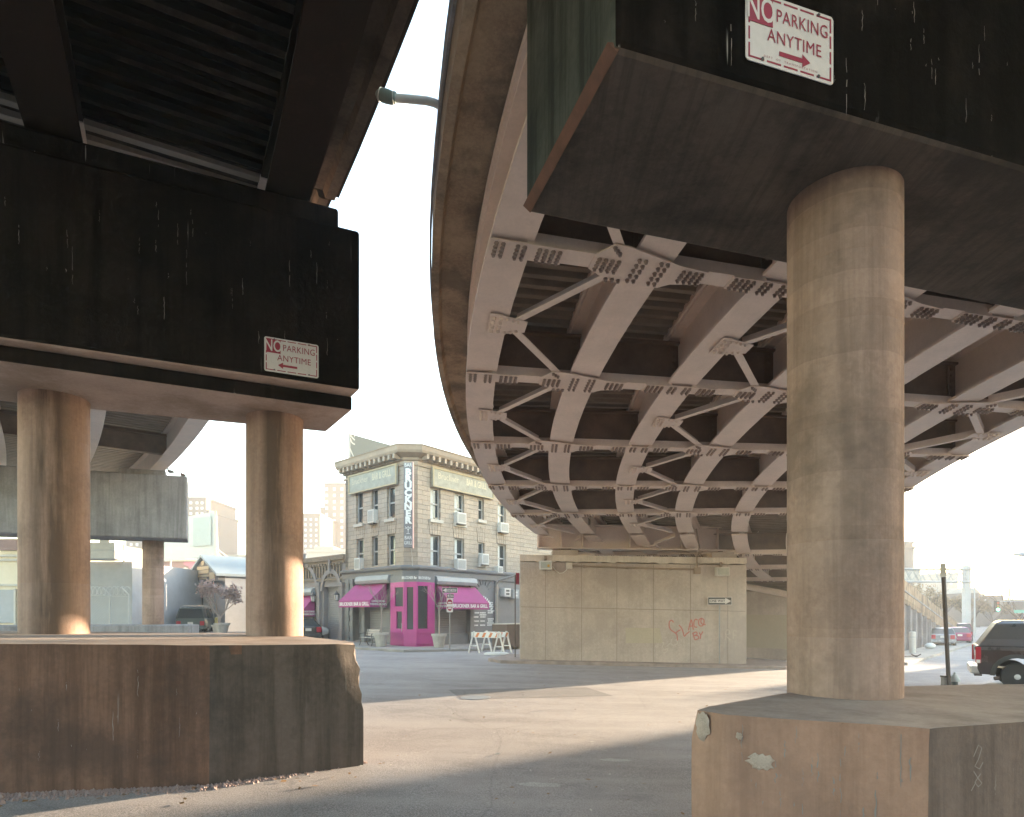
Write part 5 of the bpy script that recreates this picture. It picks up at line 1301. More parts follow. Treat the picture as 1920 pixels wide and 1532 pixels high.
def car(name, label, cat, loc, rz, body, L, W, stations, house, roof, wr=0.32, grp=None, plate=True, tail=(0.62, 0.92)):
    """x runs forward from the rear bumper; stations: (x, z_low, z_belt, half width); house: (x_belt_rear, x_roof_rear, x_roof_front, x_belt_front, z_roof)"""
    o = thing(name, label, cat, loc, rz, grp)
    b = MB(); rings = []
    for x, zl, zb, hw in stations:
        rings.append([(x, -hw*0.90, zl), (x, -hw, zl+(zb-zl)*0.25), (x, -hw, zl+(zb-zl)*0.7), (x, -hw*0.94, zb-0.02), (x, -hw*0.80, zb), (x, hw*0.80, zb), (x, hw*0.94, zb-0.02), (x, hw, zl+(zb-zl)*0.7), (x, hw, zl+(zb-zl)*0.25), (x, hw*0.90, zl)])
    b.loft(rings); b.build('body', body, o, smooth=True)
    xr, x1, x2, xf, zr = house; hb_, hr = W/2*0.90, W/2*0.70
    def bel(x):
        for (a, c) in zip(stations, stations[1:]):
            if a[0] <= x <= c[0]: return a[2] + (c[2]-a[2])*(x-a[0])/(c[0]-a[0]) - 0.03
        return stations[-1][2]-0.03
    b = MB(); b.loft([[(xr, -hb_, bel(xr)), (xr, hb_, bel(xr)), (xf, hb_, bel(xf)), (xf, -hb_, bel(xf))], [(x1, -hr, zr-0.05), (x1, hr, zr-0.05), (x2, hr, zr-0.05), (x2, -hr, zr-0.05)]]); b.build('windows', M['car_glass'], o)
    b = MB(); k = 1.03
    b.loft([[(x1-0.06, -hr*k, zr-0.06), (x1-0.06, hr*k, zr-0.06), (x2+0.06, hr*k, zr-0.06), (x2+0.06, -hr*k, zr-0.06)], [(x1+0.15, -hr*0.8, zr), (x1+0.15, hr*0.8, zr), (x2-0.1, hr*0.8, zr), (x2-0.1, -hr*0.8, zr)]])
    xm = (x1*0.45+x2*0.55); xbm = xm
    for s in (-1, 1):
        for xa_, xb_, wd in ((xr, x1, 0.12), (xbm, xm, 0.09), (xf, x2, 0.09)): b.beam((xa_, s*hb_*1.005, bel(min(max(xa_, 0), L))), (xb_, s*hr*1.02, zr-0.05), 0.03, wd) if True else None
    b.build('roof', roof or body, o)
    for x in (stations[0][0]+L*0.20, L*0.80):
        for s in (-1, 1): wheel(o, x, s*(W/2-0.11), wr, 0.2)
    for s in (-1, 1):
        b = MB(); hw = stations[0][3]; b.box((0.0, s*(hw-0.17), (tail[0]+tail[1])/2), (0.10, 0.28, tail[1]-tail[0])); b.build('tail_light', M['tail'], o, bevel=0.015)
    b = MB(); b.box((-0.02, 0, 0.43), (0.12, W*0.9, 0.16)); b.build('bumper', body, o, bevel=0.03)
    if plate:
        b = MB(); b.box((-0.035, 0, 0.78), (0.02, 0.34, 0.16)); b.build('licence_plate', M['plate'], o)
    return o
SED = lambda L, W: [(0.0, 0.42, 0.90, W/2*0.88), (0.12, 0.30, 0.99, W/2*0.96), (0.9, 0.25, 1.0, W/2), (1.9, 0.22, 0.97, W/2), (3.2, 0.22, 0.95, W/2), (4.1, 0.26, 0.82, W/2*0.96), (L-0.1, 0.32, 0.70, W/2*0.88), (L, 0.38, 0.60, W/2*0.8)]
VAN = lambda L, W: [(0.0, 0.40, 1.12, W/2*0.95), (0.08, 0.32, 1.15, W/2), (1.5, 0.28, 1.15, W/2), (3.2, 0.28, 1.10, W/2), (3.9, 0.30, 1.0, W/2*0.97), (L-0.1, 0.34, 0.80, W/2*0.88), (L, 0.4, 0.65, W/2*0.8)]
def at_road(u, y):
    x = (u-960)/1200*y; return (x, y, gz(x, y))
hd = math.atan2(math.cos(TH1), math.sin(TH1))
car('parked_car', 'silver grey sedan seen from behind, parked nearest on the street at right', 'car', at_road(1768, 48.5), hd+R(8), paint('silver_car_paint', (0.33, 0.34, 0.36)), 4.6, 1.76, SED(4.6, 1.76), (0.5, 1.25, 2.5, 3.35, 1.45), None)
car('parked_car', 'magenta red sedan parked just beyond the silver sedan', 'car', at_road(1800, 54.5), hd+R(8), paint('magenta_car_paint', (0.36, 0.05, 0.14)), 4.5, 1.74, SED(4.5, 1.74), (0.5, 1.25, 2.5, 3.35, 1.44), None)
car('parked_car', 'dark tall car with red roof edge parked farthest along the street', 'car', at_road(1803, 62), hd+R(6), paint('dark_car_paint', (0.10, 0.09, 0.10)), 4.6, 1.85, VAN(4.6, 1.85), (0.1, 0.35, 3.1, 3.7, 1.75), paint('red_roof_paint', (0.30, 0.10, 0.10)))
gv_ = paint('dark_green_van_paint', (0.085, 0.11, 0.10), 0.35, 0.1)
hl = R(105)
o = car('parked_van', 'dark green van with ladders on its roof rack, rear to camera', 'van', at_road(357, 45.0), hl, gv_, 4.9, 1.95, VAN(4.9, 1.95), (0.0, 0.16, 3.3, 4.0, 1.86), None, plate=True)
b = MB()
for x in (0.4, 1.7, 2.9): b.beam((x, -0.72, 1.98), (x, 0.72, 1.98), 0.04, 0.04); b.beam((x, -0.7, 1.84), (x, -0.7, 1.98), 0.04, 0.04); b.beam((x, 0.7, 1.84), (x, 0.7, 1.98), 0.04, 0.04)
for y in (-0.5, -0.1, 0.15, 0.5): b.beam((0.1, y, 2.03), (3.4, y, 2.03), 0.05, 0.05)
b.build('roof_rack', M['sill'], o)
car('parked_van', 'white van with dark rear window left of the far round column', 'van', at_road(256, 47), hl, paint('white_van_paint', (0.62, 0.63, 0.62), 0.4, 0.0), 4.9, 1.9, VAN(4.9, 1.9), (0.0, 0.16, 3.3, 4.0, 1.9), None)
car('parked_van', 'pale blue white van hidden behind the green van', 'van', at_road(328, 52), hl, paint('pale_van_paint', (0.52, 0.57, 0.58), 0.4, 0.0), 4.9, 1.9, VAN(4.9, 1.9), (0.0, 0.3, 3.3, 4.0, 1.95), None)
car('parked_car', 'white car with its wheel showing left of the second column', 'car', at_road(478, 40), R(10), paint('white_car_paint', (0.66, 0.66, 0.64), 0.3, 0.0), 4.5, 1.75, SED(4.5, 1.75), (0.5, 1.25, 2.5, 3.35, 1.45), None)
bpy.data.objects[-1] if False else None
car('parked_car', 'black sedan with red tail light in front of the arched storefronts', 'car', at_road(578, 37.2), math.atan2(-FL.d.y, -FL.d.x) - R(12), paint('black_car_paint', (0.05, 0.055, 0.06)), 4.7, 1.8, SED(4.7, 1.8), (0.5, 1.25, 2.6, 3.4, 1.45), None)

# pickup with a bed cap, side on, nose to the right
PY = 20.5; zq = -0.17
pk = thing('pickup_truck', 'dark maroon pickup truck with capped bed parked side on at the right edge', 'truck', (px(1829, 0, PY).x, PY, zq), R(-33))
M['truck'] = painted('maroon_black_truck_paint', (0.055, 0.038, 0.038), 0.15, 0.22, metal=0.3, bump=0.0, coat=0.8)
M['truck_low'] = painted('grey_lower_truck_paint', (0.10, 0.095, 0.10), 0.1, 0.3, metal=0.4, bump=0.0, coat=0.6)
W2 = 0.98; wx, wr = 0.97, 0.41
def side_poly(b, outer, y0, y1, bulge=0.03):
    b.loft([[(x, y0+bulge, z) for x, z in outer], [(x, y0, z) for x, z in outer], [(x, y1, z) for x, z in outer], [(x, y1-bulge, z) for x, z in outer]])
arch = [(wx + 0.56*math.cos(a), max(0.44, wr+0.02 + 0.56*math.sin(a))) for a in [math.pi - math.pi*k/12 for k in range(13)]]
arch2 = [(x+3.55, z) for x, z in arch]
b = MB(); low = [(0.0, 0.62), (0.06, 0.46)] + arch + [(2.2, 0.40), (4.2, 0.40)] + arch2 + [(5.75, 0.48), (5.85, 0.70), (5.8, 1.02), (4.3, 1.16), (2.55, 1.30), (2.5, 1.33), (0.0, 1.33), (-0.03, 1.30)]
bm = b.bm
for y in (-W2, W2):
    f = b.face([(x, y, z) for x, z in low])
n_ = len(low)
bm.verts.ensure_lookup_table()
for i in range(n_):
    j = (i+1) % n_; bm.faces.new((bm.verts[i], bm.verts[j], bm.verts[n_+j], bm.verts[n_+i]))
b.build('body', M['truck'], pk, bevel=0.03)
b = MB(); b.box((1.2, -W2-0.003, 1.245), (2.55, 0.012, 0.10)); b.build('bed_rail', M['truck_low'], pk, bevel=0.004)
for x0 in (wx, wx+3.55):
    b = MB(); 
    for k in range(12):
        a0, a1 = math.pi*(1-k/12), math.pi*(1-(k+1)/12)
        b.loft([[(x0+r*math.cos(a), y, wr+0.02+r*math.sin(a)) for r, y in ((0.545, -W2+0.02), (0.545, -W2-0.055), (0.66, -W2-0.03), (0.66, -W2+0.02))] for a in (a0, a1)])
    b.build('wheel_arch', M['trim'], pk)
b = MB(); z1, z2 = 1.315, 2.12
b.loft([[(0.02, -W2+0.02, z1), (2.5, -W2+0.02, z1), (2.5, W2-0.02, z1), (0.02, W2-0.02, z1)], [(0.16, -W2+0.10, z1+0.22), (2.5, -W2+0.10, z1+0.22), (2.5, W2-0.10, z1+0.22), (0.16, W2-0.10, z1+0.22)], [(0.46, -W2+0.18, z2-0.10), (2.5, -W2+0.18, z2-0.06), (2.5, W2-0.18, z2-0.06), (0.46, W2-0.18, z2-0.10)], [(0.62, -W2+0.32, z2-0.02), (2.45, -W2+0.32, z2), (2.45, W2-0.32, z2), (0.62, W2-0.32, z2-0.02)]])
cp = b.build('bed_cap', M['truck_low'], pk, bevel=0.04)
b = MB(); b.loft([[(0.50, -W2+0.088, z1+0.14), (2.1, -W2+0.088, z1+0.14), (2.1, -W2+0.155, z1+0.52), (0.66, -W2+0.155, z1+0.52)], [(0.50, -W2+0.11, z1+0.14), (2.1, -W2+0.11, z1+0.14), (2.1, -W2+0.175, z1+0.52), (0.66, -W2+0.175, z1+0.52)]])
M['cap_glass'] = plain('seen_through_cap_window', (0.36, 0.34, 0.25), 0.12); b.build('window', M['cap_glass'], cp)  # bright view of trees through the glass is put into its colour
b = MB(); b.loft([[(2.6, -W2+0.05, 1.28), (4.35, -W2+0.05, 1.14), (4.35, W2-0.05, 1.14), (2.6, W2-0.05, 1.28)], [(2.72, -W2+0.22, 1.96), (3.7, -W2+0.22, 1.96), (3.7, W2-0.22, 1.96), (2.72, W2-0.22, 1.96)]]); b.build('cab', M['car_glass'], pk)
b = MB(); b.loft([[(2.6, -W2+0.21, 1.94), (3.75, -W2+0.21, 1.94), (3.75, W2-0.21, 1.94), (2.6, W2-0.21, 1.94)], [(2.75, -W2+0.35, 2.03), (3.6, -W2+0.35, 2.03), (3.6, W2-0.35, 2.03), (2.75, W2-0.35, 2.03)]]); b.build('roof', M['truck'], pk)
b = MB(); b.box((0.02, -W2+0.02, 1.04), (0.14, 0.10, 0.50)); t_ = b.build('tail_light', M['tail'], pk, bevel=0.02)
b = MB(); b.box((0.02, -W2+0.015, 0.85), (0.10, 0.105, 0.10)); b.build('reverse_lamp', M['sign_white'], t_)
b = MB(); b.box((0.02, W2-0.02, 1.04), (0.14, 0.10, 0.50)); b.build('tail_light', M['tail'], pk, bevel=0.02)
b = MB(); b.box((-0.06, 0, 0.58), (0.26, 1.9, 0.24)); b.build('bumper', M['chrome'], pk, bevel=0.04)
b = MB(); b.box((0.03, -0.6, 0.42), (0.2, 0.3, 0.08)); b.build('hitch', M['brown_box'], pk)
b = MB(); b.tube([(1.2, -0.75, 0.52), (0.9, -0.78, 0.42), (0.42, -0.90, 0.33)], [0.045, 0.05, 0.06], 10, caps=False); b.build('tailpipe', M['brown_box'], pk)
for x in (wx, wx+3.55):
    for y in (-W2+0.12, W2-0.12): wheel(pk, x, y, wr, 0.24)
b = MB(); b.box((wx, 0, wr), (0.12, 1.7, 0.14)); b.box((2.8, 0, 0.55), (5.2, 1.1, 0.16)); b.build('chassis', M['trim'], pk)
# apron under the truck
b = MB(); b.prism([(12.3, 15.2), (15.2, 20.6), (22, 26.5), (34, 36), (40, 30), (30, 10), (13, 12)], lambda x, y: gz(x, y)-0.2, lambda x, y: max(gz(x, y)+0.08, -0.16+0.0*x) if x < 18 else gz(x, y)+0.1)
tag(b.build('pavement', M['sidewalk'], bevel=0.03), kind='structure')

# hydrant and stump
M['hydrant_dark'] = painted('dark_hydrant_paint', (0.09, 0.105, 0.10), 0.2, 0.6, rust=0.2); M['hydrant_pale'] = painted('silver_hydrant_cap', (0.42, 0.42, 0.40), 0.12, 0.5)
p = px(1790, 1290, 16.4); z = gz(p.x, p.y)+0.05
o = thing('fire_hydrant', 'dark fire hydrant with silver pointed cap behind the leaning post', 'hydrant', (p.x, p.y, z))
b = MB(); b.lathe([(0.10, 0), (0.10, 0.06), (0.075, 0.07), (0.075, 0.50), (0.085, 0.51)], n=16); b.tube([(0, 0, 0.08), (0.13, 0, 0.08)], 0.03, 8); b.build('body', M['hydrant_dark'], o, smooth=True)
b = MB(); b.lathe([(0.125, 0.50), (0.125, 0.54), (0.08, 0.62), (0.03, 0.68), (0.025, 0.73), (0.0, 0.74)], n=16); b.build('cap', M['hydrant_pale'], o, smooth=True)
p = px(1773, 1290, 16.3); z = gz(p.x, p.y)+0.0
o = thing('bollard', 'stubby pale grey square bollard left of the fire hydrant', 'bollard', (p.x, p.y, z))
b = MB(); b.loft([[(-0.085, -0.085, 0), (0.085, -0.085, 0), (0.085, 0.085, 0), (-0.085, 0.085, 0)], [(-0.075, -0.075, 0.66), (0.075, -0.075, 0.66), (0.075, 0.075, 0.66), (-0.075, 0.075, 0.66)]]); b.build('body', M['conc_grey'], o, bevel=0.01)
b = MB(); b.box((0, 0, 0.68), (0.17, 0.17, 0.04)); b.build('cap', M['rust_post'], o)

# ------------------------------------------------------------------ far right street
M['gantry'] = painted('grey_gantry_steel', (0.36, 0.36, 0.37), 0.1, 0.5)
GY = 72
p = px(1812, 1180, GY); zg = gz(p.x, p.y)
o = thing('sign_gantry', 'grey overhead sign gantry with lattice truss spanning the right street', 'gantry', (p.x, p.y, zg))
zt1, zt2, ztop = px(0, 1067, GY).z-zg, px(0, 1091, GY).z-zg, px(0, 1060, GY).z-zg
for x in (0, -11.5):
    b = MB(); b.box((x, 0, ztop/2), (0.62, 0.62, ztop)); b.build('post', M['gantry'], o, bevel=0.03)
b = MB()
for y in (-0.5, 0.5):
    for z in (zt1, zt2): b.tube([(-11.5, y, z), (0.45, y, z)], 0.09, 8)
n = 7
for i in range(n):
    xa_, xb_ = -11.2+11*i/n, -11.2+11*(i+1)/n
    for y in (-0.5, 0.5):
        b.tube([(xa_, y, zt2), ((xa_+xb_)/2, y, zt1), (xb_, y, zt2)], 0.04, 6); b.tube([(xa_, y, zt1), ((xa_+xb_)/2, y, zt2), (xb_, y, zt1)], 0.03, 6)
b.build('truss', M['gantry'], o)
b = MB(); b.box((-7.6, 0.62, (zt1+zt2)/2), (5.6, 0.06, zt1-zt2-0.15)); b.build('sign_panel', M['sill'], o)
def pole_light(u, y, vtop, arm, label):
    p = px(u, 1150, y); zg = gz(p.x, p.y); H = px(0, vtop, y).z - zg
    o = thing('street_light', label, 'street light', (p.x, p.y, zg))
    b = MB(); b.tube([(0, 0, 0), (0, 0, H*0.5), (0, 0, H)], [0.13, 0.09, 0.06], 8); b.build('pole', M['gantry'], o)
    b = MB(); b.tube([(0, 0, H-0.2), (arm*0.4, 0, H+0.25), (arm, 0, H+0.35)], 0.045, 6); b.build('arm', M['gantry'], o)
    b = MB(); b.tube([(arm*0.97, 0, H+0.35), (arm*1.15, 0, H+0.34), (arm*1.32, 0, H+0.36)], [0.06, 0.16, 0.05], 8); b.build('lamp_head', M['gantry'], o)
pole_light(1827.5, 78, 1080, -1.3, 'thin street light pole beside the gantry post')
pole_light(2100, 34, 1052, -4.3, 'cobra head street light reaching in from the right edge')
# traffic light on a mast arm with street name sign
TY = 60; p = px(1945, 1150, TY); zg = gz(p.x, p.y)
o = thing('traffic_light', 'green traffic light hanging from a mast arm with green street sign at right', 'traffic light', (p.x, p.y, zg))
ax = px(1869, 1130, TY); za = px(0, 1150, TY).z-zg+0.0
b = MB(); zz = px(0, 1128, TY).z-zg; b.tube([(0, 0, 0), (0, 0, zz+0.6)], 0.12, 8); b.build('pole', M['gantry'], o)
b = MB(); b.tube([(0, 0, zz+0.1), (ax.x-p.x, 0, zz+0.02)], 0.05, 6); b.build('mast_arm', M['gantry'], o)
b = MB(); hx = ax.x-p.x; b.box((hx, 0, zz-0.45), (0.34, 0.3, 1.0)); h_ = b.build('signal_head', M['trim'], o, bevel=0.02)
for k, (c, e) in enumerate((((0.25, 0.04, 0.03), 0), ((0.2, 0.12, 0.02), 0), ((0.1, 0.8, 0.45), 3.0))):
    b = MB(); b.lathe([(0.12, 0), (0.12, 0.02), (0.0, 0.02)], (hx, -0.17, zz-0.13-0.31*k), 12, 'Y'); b.build('lens', plain('signal_lens', c, 0.3, emit=(c, e) if e else None), h_)
b = MB(); sx = px(1914, 0, TY).x-p.x; b.box((sx, 0, px(0, 1146.5, TY).z-zg), (1.25, 0.03, 0.28)); b.build('street_name_sign', plain('green_street_sign', (0.10, 0.33, 0.26), 0.5), o)
# kerbside bits by the retaining wall
p = px(1711, 1210, 37.5); o = thing('bollard', 'tall white capped post standing by the ramp retaining wall', 'bollard', (p.x, p.y, gz(p.x, p.y)))
b = MB(); b.lathe([(0.17, 0), (0.17, 1.32), (0.13, 1.36), (0, 1.37)], n=14); b.build('body', M['sill'], o, smooth=True)
b = MB(); b.lathe([(0.173, 1.02), (0.173, 1.06)], n=14); b.build('band', M['grey_light'], o)
p = px(1713, 1219, 33.5); o = thing('sawhorse', 'small dark crossed sawhorse lying on the road by the ramp wall', 'sawhorse', (p.x, p.y, gz(p.x, p.y)))
b = MB(); b.beam((-0.25, -0.2, 0.0), (0.25, -0.2, 0.28), 0.05, 0.05); b.beam((-0.25, -0.2, 0.28), (0.25, -0.2, 0.02), 0.05, 0.05); b.build('leg_frame', M['rust_post'], o)
b = MB(); b.beam((-0.5, -0.1, 0.15), (0.35, 0.3, 0.17), 0.06, 0.04); b.build('rail', M['rust_post'], o)
b = MB(); dsk = [Vector((*ramp_xy(L, WLOW+0.7), 0)) for L in lrange(L1+1.5, 74, 3)]; dso = [Vector((*ramp_xy(L, WLOW+2.6), 0)) for L in lrange(L1+1.5, 74, 3)]
poly = [(p.x, p.y) for p in dso] + [(p.x, p.y) for p in dsk[::-1]]
b.prism(poly, lambda x, y: gz(x, y)-0.1, lambda x, y: gz(x, y)+0.13); tag(b.build('pavement', M['sidewalk']), kind='structure')
M['bag'] = painted('pale_plastic_bag', (0.60, 0.60, 0.58), 0.1, 0.4)
p = px(1744, 1203, 43); b = MB(); b.ball((0, 0, 0.18), 0.3, 2, (1.2, 0.8, 0.7)); bgs = b.build('rubbish_bag', M['bag'], None, smooth=True); bgs.location = (p.x, p.y, gz(p.x, p.y)+0.13); tag(bgs, 'pale rubbish bag on the kerb behind the silver sedan', 'bag')

# hazy buildings, towers
M['proj_brick'] = painted('brown_tower_brick', (0.14, 0.118, 0.11), 0.08, 0.9); M['tower_pale'] = painted('pale_far_render', (0.36, 0.33, 0.29), 0.08, 0.9); M['tower_win'] = plain('pale_window_shade', (0.60, 0.62, 0.60), 0.5)
wmesh = None
def tower(label, boxes, y, wins, name='apartment_tower', mat='proj_brick', depth=16, roofbits=()):
    """boxes: (u0,u1,vtop) blocks; wins: (u list, v list, w px, h px)"""
    u0 = min(q[0] for q in boxes); u1 = max(q[1] for q in boxes); p = px((u0+u1)/2, 1150, y); zg = gz(p.x, p.y)
    o = thing(name, label, 'building', (p.x, p.y, zg)); k = y/1200
    for i, (a, c, v) in enumerate(boxes):
        H = px(0, v, y).z - zg; off = 0.4*i
        b = MB(); b.box((((a+c)/2-960)*k - p.x, depth/2+off, H/2), ((c-a)*k, depth, H)); b.box((((a+c)/2-960)*k - p.x, depth/2+off, H+0.25), ((c-a)*k+0.4, depth+0.4, 0.5)); b.build('block', M[mat], o)
    me = None
    for u in wins[0]:
        for v in wins[1]:
            if me is None:
                b = MB(); b.box((0, 0, 0), (wins[2]*k, 0.10, wins[3]*k)); w0 = b.build('window', M['tower_win'], o); me = w0
            else:
                w0 = me.copy(); COL.objects.link(w0)
            w0.location = ((u-960)*k - p.x, -0.03, px(0, v, y).z-zg)
    for (u, v0, v1, wd) in roofbits:
        b = MB(); b.box(((u-960)*k-p.x, depth*0.4, (px(0, v0, y).z+px(0, v1, y).z)/2-zg), (wd*k, 4, (px(0, v0, y)-px(0, v1, y)).z)); b.build('roof_tank', M[mat], o)
    return o
TYD = 175
tower('tallest hazy brown apartment tower behind the left corner of the bar', [(608, 664, 909), (600, 608.5, 954), (640, 664, 945)], TYD, ([612.5, 627, 641], [v for v in range(917, 1040, 12)], 4.5, 5.5))
tower('shorter hazy brown tower at left of the tallest tower', [(560, 600, 966)], TYD-15, ([573, 583, 593], [v for v in range(974, 1045, 10)], 3.5, 4.5))
tower('brown apartment tower rising over the billboard', [(330, 386, 936), (386, 390, 960)], TYD-25, ([358, 369.5, 379], [943, 953, 963, 973, 983], 4.5, 4.5))
tower('brown tower glimpsed under the far cap left of its column', [(236, 269, 990)], TYD-25, ([246, 257], [1021, 1033, 1045, 1057], 4.0, 4.5))
tower('long low pale roofline between the towers and the bar', [(575, 655, 1035), (590, 622, 1029)], 120, ([], [], 1, 1), name='low_building', mat='tower_pale')
tower('hazy brown brick tower behind the gantry with a corner turret', [(1655, 1714, 1029), (1700, 1714, 1019)], 130, ([], [], 1, 1), name='far_building', mat='proj_brick')
tower('pale hazy block with one bright window behind the lattice truss', [(1758, 1796, 1078)], 150, ([1783], [1094], 4, 5), name='far_building', mat='tower_pale')
tower('hazy brown terrace with a rooftop drum beyond the traffic light', [(1818, 1880, 1120), (1845, 1882, 1124)], 150, ([1847], [1125], 3, 3), name='far_building', mat='proj_brick', roofbits=((1868, 1112, 1124, 9),))
tower('low hazy brown row closing the street at the right edge', [(1878, 1960, 1131), (1906, 1960, 1127)], 160, ([], [], 1, 1), name='far_building', mat='proj_brick')
p = px(1828, 1150, 140); zg = gz(p.x, p.y); o = thing('gabled_far_house', 'hazy pointed gable behind the thin street light pole', 'building', (p.x, p.y, zg)); k = 140/1200
H0, H1 = px(0, 1112, 140).z-zg, px(0, 1103, 140).z-zg
b = MB(); b.box((0, 4, H0/2), (20*k, 8, H0)); b.build('wall', M['proj_brick'], o)
b = MB(); b.loft([[(-11*k, 0, H0), (11*k, 0, H0), (0, 0, H1+0.2)], [(-11*k, 8, H0), (11*k, 8, H0), (0, 8, H1+0.2)]]); b.build('roof', M['tower_pale'], o)

# unseen blocks added right of the frame to cut the low sun
ob = thing('light_blocker', 'long brick warehouse with a low wing across the street beyond the right edge', 'building', (0, 0, 0))  # no real warehouse: added blocks out of view, cut the low sun
W_ = lambda s_, o_: (0.783*s_-0.623*o_, 0.623*s_+0.783*o_)
b = MB(); b.prism([W_(95, 7.2), W_(95, -32), W_(125, -32), W_(125, 7.2)], -1.5, 17); b.build('wall', M['proj_brick'], ob)  # main added block, unseen, cuts the low sun
b = MB(); b.prism([W_(96, 13.5), W_(96, 7.25), W_(112, 7.25), W_(112, 13.5)], -1.5, 4.8); b.build('low_blocker', M['proj_brick'], ob)
b = MB(); b.prism([W_(95, 10.2), W_(95, 7.25), W_(95.95, 7.25), W_(95.95, 10.2)], -1.5, 6.4); b.build('edge_blocker', M['proj_brick'], ob)
b = MB(); b.prism([W_(95, 13.6), W_(165, 13.6), W_(165, 30), W_(95, 17.5)], -1.5, 14); b.build('rear_blocker', M['proj_brick'], ob)
b = MB(); b.prism([W_(185, 21), W_(215, 21), W_(215, 44), W_(200, 41), W_(185, 37)], -1.5, 31); b.build('tall_blocker', M['proj_brick'], ob)
ob = thing('light_blocker', 'dark brick warehouse standing across the road behind the photographer', 'building', (0, 0, 0))  # added block out of view, cuts sky light from behind
b = MB(); b.prism([(-60, -39), (60, -39), (60, -32), (-60, -32)], -1.5, 9); b.build('wall', M['proj_brick'], ob)  # added block, unseen, cuts sky light from behind
# ------------------------------------------------------------------ far left street
M['ware_grey'] = painted('grey_painted_masonry', (0.40, 0.40, 0.41), 0.1, 0.8); M['ware_cream'] = painted('cream_render', (0.72, 0.63, 0.48), 0.06, 0.85); M['ware_brick'] = painted('faded_red_brick', (0.30, 0.20, 0.19), 0.15, 0.9); M['duct'] = painted('pale_duct_metal', (0.50, 0.50, 0.49), 0.1, 0.5)
M['barn_roof'] = painted('pale_blue_grey_roofing', (0.28, 0.32, 0.335), 0.06, 0.7); M['barn_gable'] = painted('dark_gable_board', (0.16, 0.155, 0.15), 0.15, 0.8); M['graf_pink'] = plain('pink_mural_paint', (0.48, 0.22, 0.28), 0.9); M['graf_mint'] = plain('mint_mural_paint', (0.40, 0.52, 0.46), 0.9); M['graf_pale'] = plain('pale_mural_paint', (0.56, 0.54, 0.52), 0.9)
def block(label, u0, u1, vt, y, mat, name='warehouse', depth=10, extra=None, cat='building', vb=None):
    a, c = px(u0, vt, y), px(u1, vt, y); zg = gz((a.x+c.x)/2, y)
    o = thing(name, label, cat, ((a.x+c.x)/2, y, zg)); H = a.z-zg
    b = MB(); b.box((0, depth/2, H/2-0.2), (c.x-a.x, depth, H+0.4)); b.build('wall', M[mat], o)
    L = lambda u, v, d=0.0: Vector(((u-960)/1200*y-(a.x+c.x)/2, -d, px(0, v, y).z-zg))
    if extra: extra(o, L)
    return o
def grey_ware(o, L):
    b = MB(); p, q = L(160, 1034, 1.2), L(241, 1052, 0.3); b.box(((p.x+q.x)/2, -0.75, (p.z+q.z)/2), (q.x-p.x, 1.3, p.z-q.z)); b.build('duct', M['duct'], o, bevel=0.1)
    b = MB(); p, q = L(191, 1021, 1.0), L(236, 1043, 0.2); b.box(((p.x+q.x)/2, -0.6, (p.z+q.z)/2), (q.x-p.x, 1.1, p.z-q.z)); p, q = L(204, 1015), L(222, 1021); b.box(((p.x+q.x)/2, -0.6, (p.z+q.z)/2), (q.x-p.x, 0.7, p.z-q.z)); b.build('fan_box', M['duct'], o, bevel=0.03)
    b = MB(); b.tube([L(237, 1016, 0.2), L(237, 1052, 0.2), L(232, 1058, 0.2)], 0.06, 8); b.build('downpipe', M['duct'], o)
block('grey painted warehouse with pale ductwork behind the chain link fence', 120, 248, 1053, 41, 'ware_grey', extra=grey_ware)
def far_left(o, L):
    b = MB()
    for v, d in ((1040, 0.15), (1048, 0.15), (1095, 0.12)): p, q = L(-80, v, d), L(40, v+4, 0.0); b.box(((p.x+q.x)/2, -d/2, (p.z+q.z)/2), (q.x-p.x, d, p.z-q.z))
    b.build('ledge', M['sill'], o)
    b = MB(); p, q = L(0, 1012), L(36, 1032); b.box(((p.x+q.x)/2, -0.1, (p.z+q.z)/2), (q.x-p.x, 0.2, p.z-q.z)); b.build('shutter', M['ware_brick'], o)
    b = MB(); p, q = L(-8, 1106), L(31, 1168); b.box(((p.x+q.x)/2, -0.08, (p.z+q.z)/2), (q.x-p.x, 0.12, p.z-q.z)); b.build('door', M['ware_grey'], o, bevel=0.02)
    b = MB()
    for u in (-9, 32): p = L(u, 1104); q = L(u, 1180); b.box((p.x, -0.12, (p.z+q.z)/2), (0.12, 0.2, p.z-q.z))
    b.build('door_post', M['sill'], o)
block('pale building with ledges and a roller door at the far left edge', -160, 150, 1010, 42, 'ware_cream', name='warehouse', extra=far_left)
def cream(o, L):
    b = MB(); p, q = L(333, 1125), L(343, 1152); b.box(((p.x+q.x)/2, -0.02, (p.z+q.z)/2), (q.x-p.x, 0.14, p.z-q.z)); b.build('window', M['graf_pale'], o)
    b = MB()
    for u in (322, 356): p = L(u, 1106, 0.25); b.box(p, (0.3, 0.4, 0.3))
    b.build('lamp', M['dark_metal'], o)
    b = MB(); rng = random.Random(2); u = 246
    while u < 366:
        b.tube([L(u+6*math.sin(k)*0.3+k*0.9, 1096-3*abs(math.sin(k*0.9))+rng.uniform(-1, 1), 0.05) for k in range(8)], 0.025, 4); u += 6
    b.build('razor_wire', M['duct'], o)
    b = MB(); p, q = L(246, 1112), L(262, 1180); b.box(((p.x+q.x)/2, -0.05, (p.z+q.z)/2), (q.x-p.x, 0.1, p.z-q.z)); b.build('door', M['sill'], o)
block('cream single storey warehouse behind the parked vans', 244, 368, 1097, 56, 'ware_cream', extra=cream)
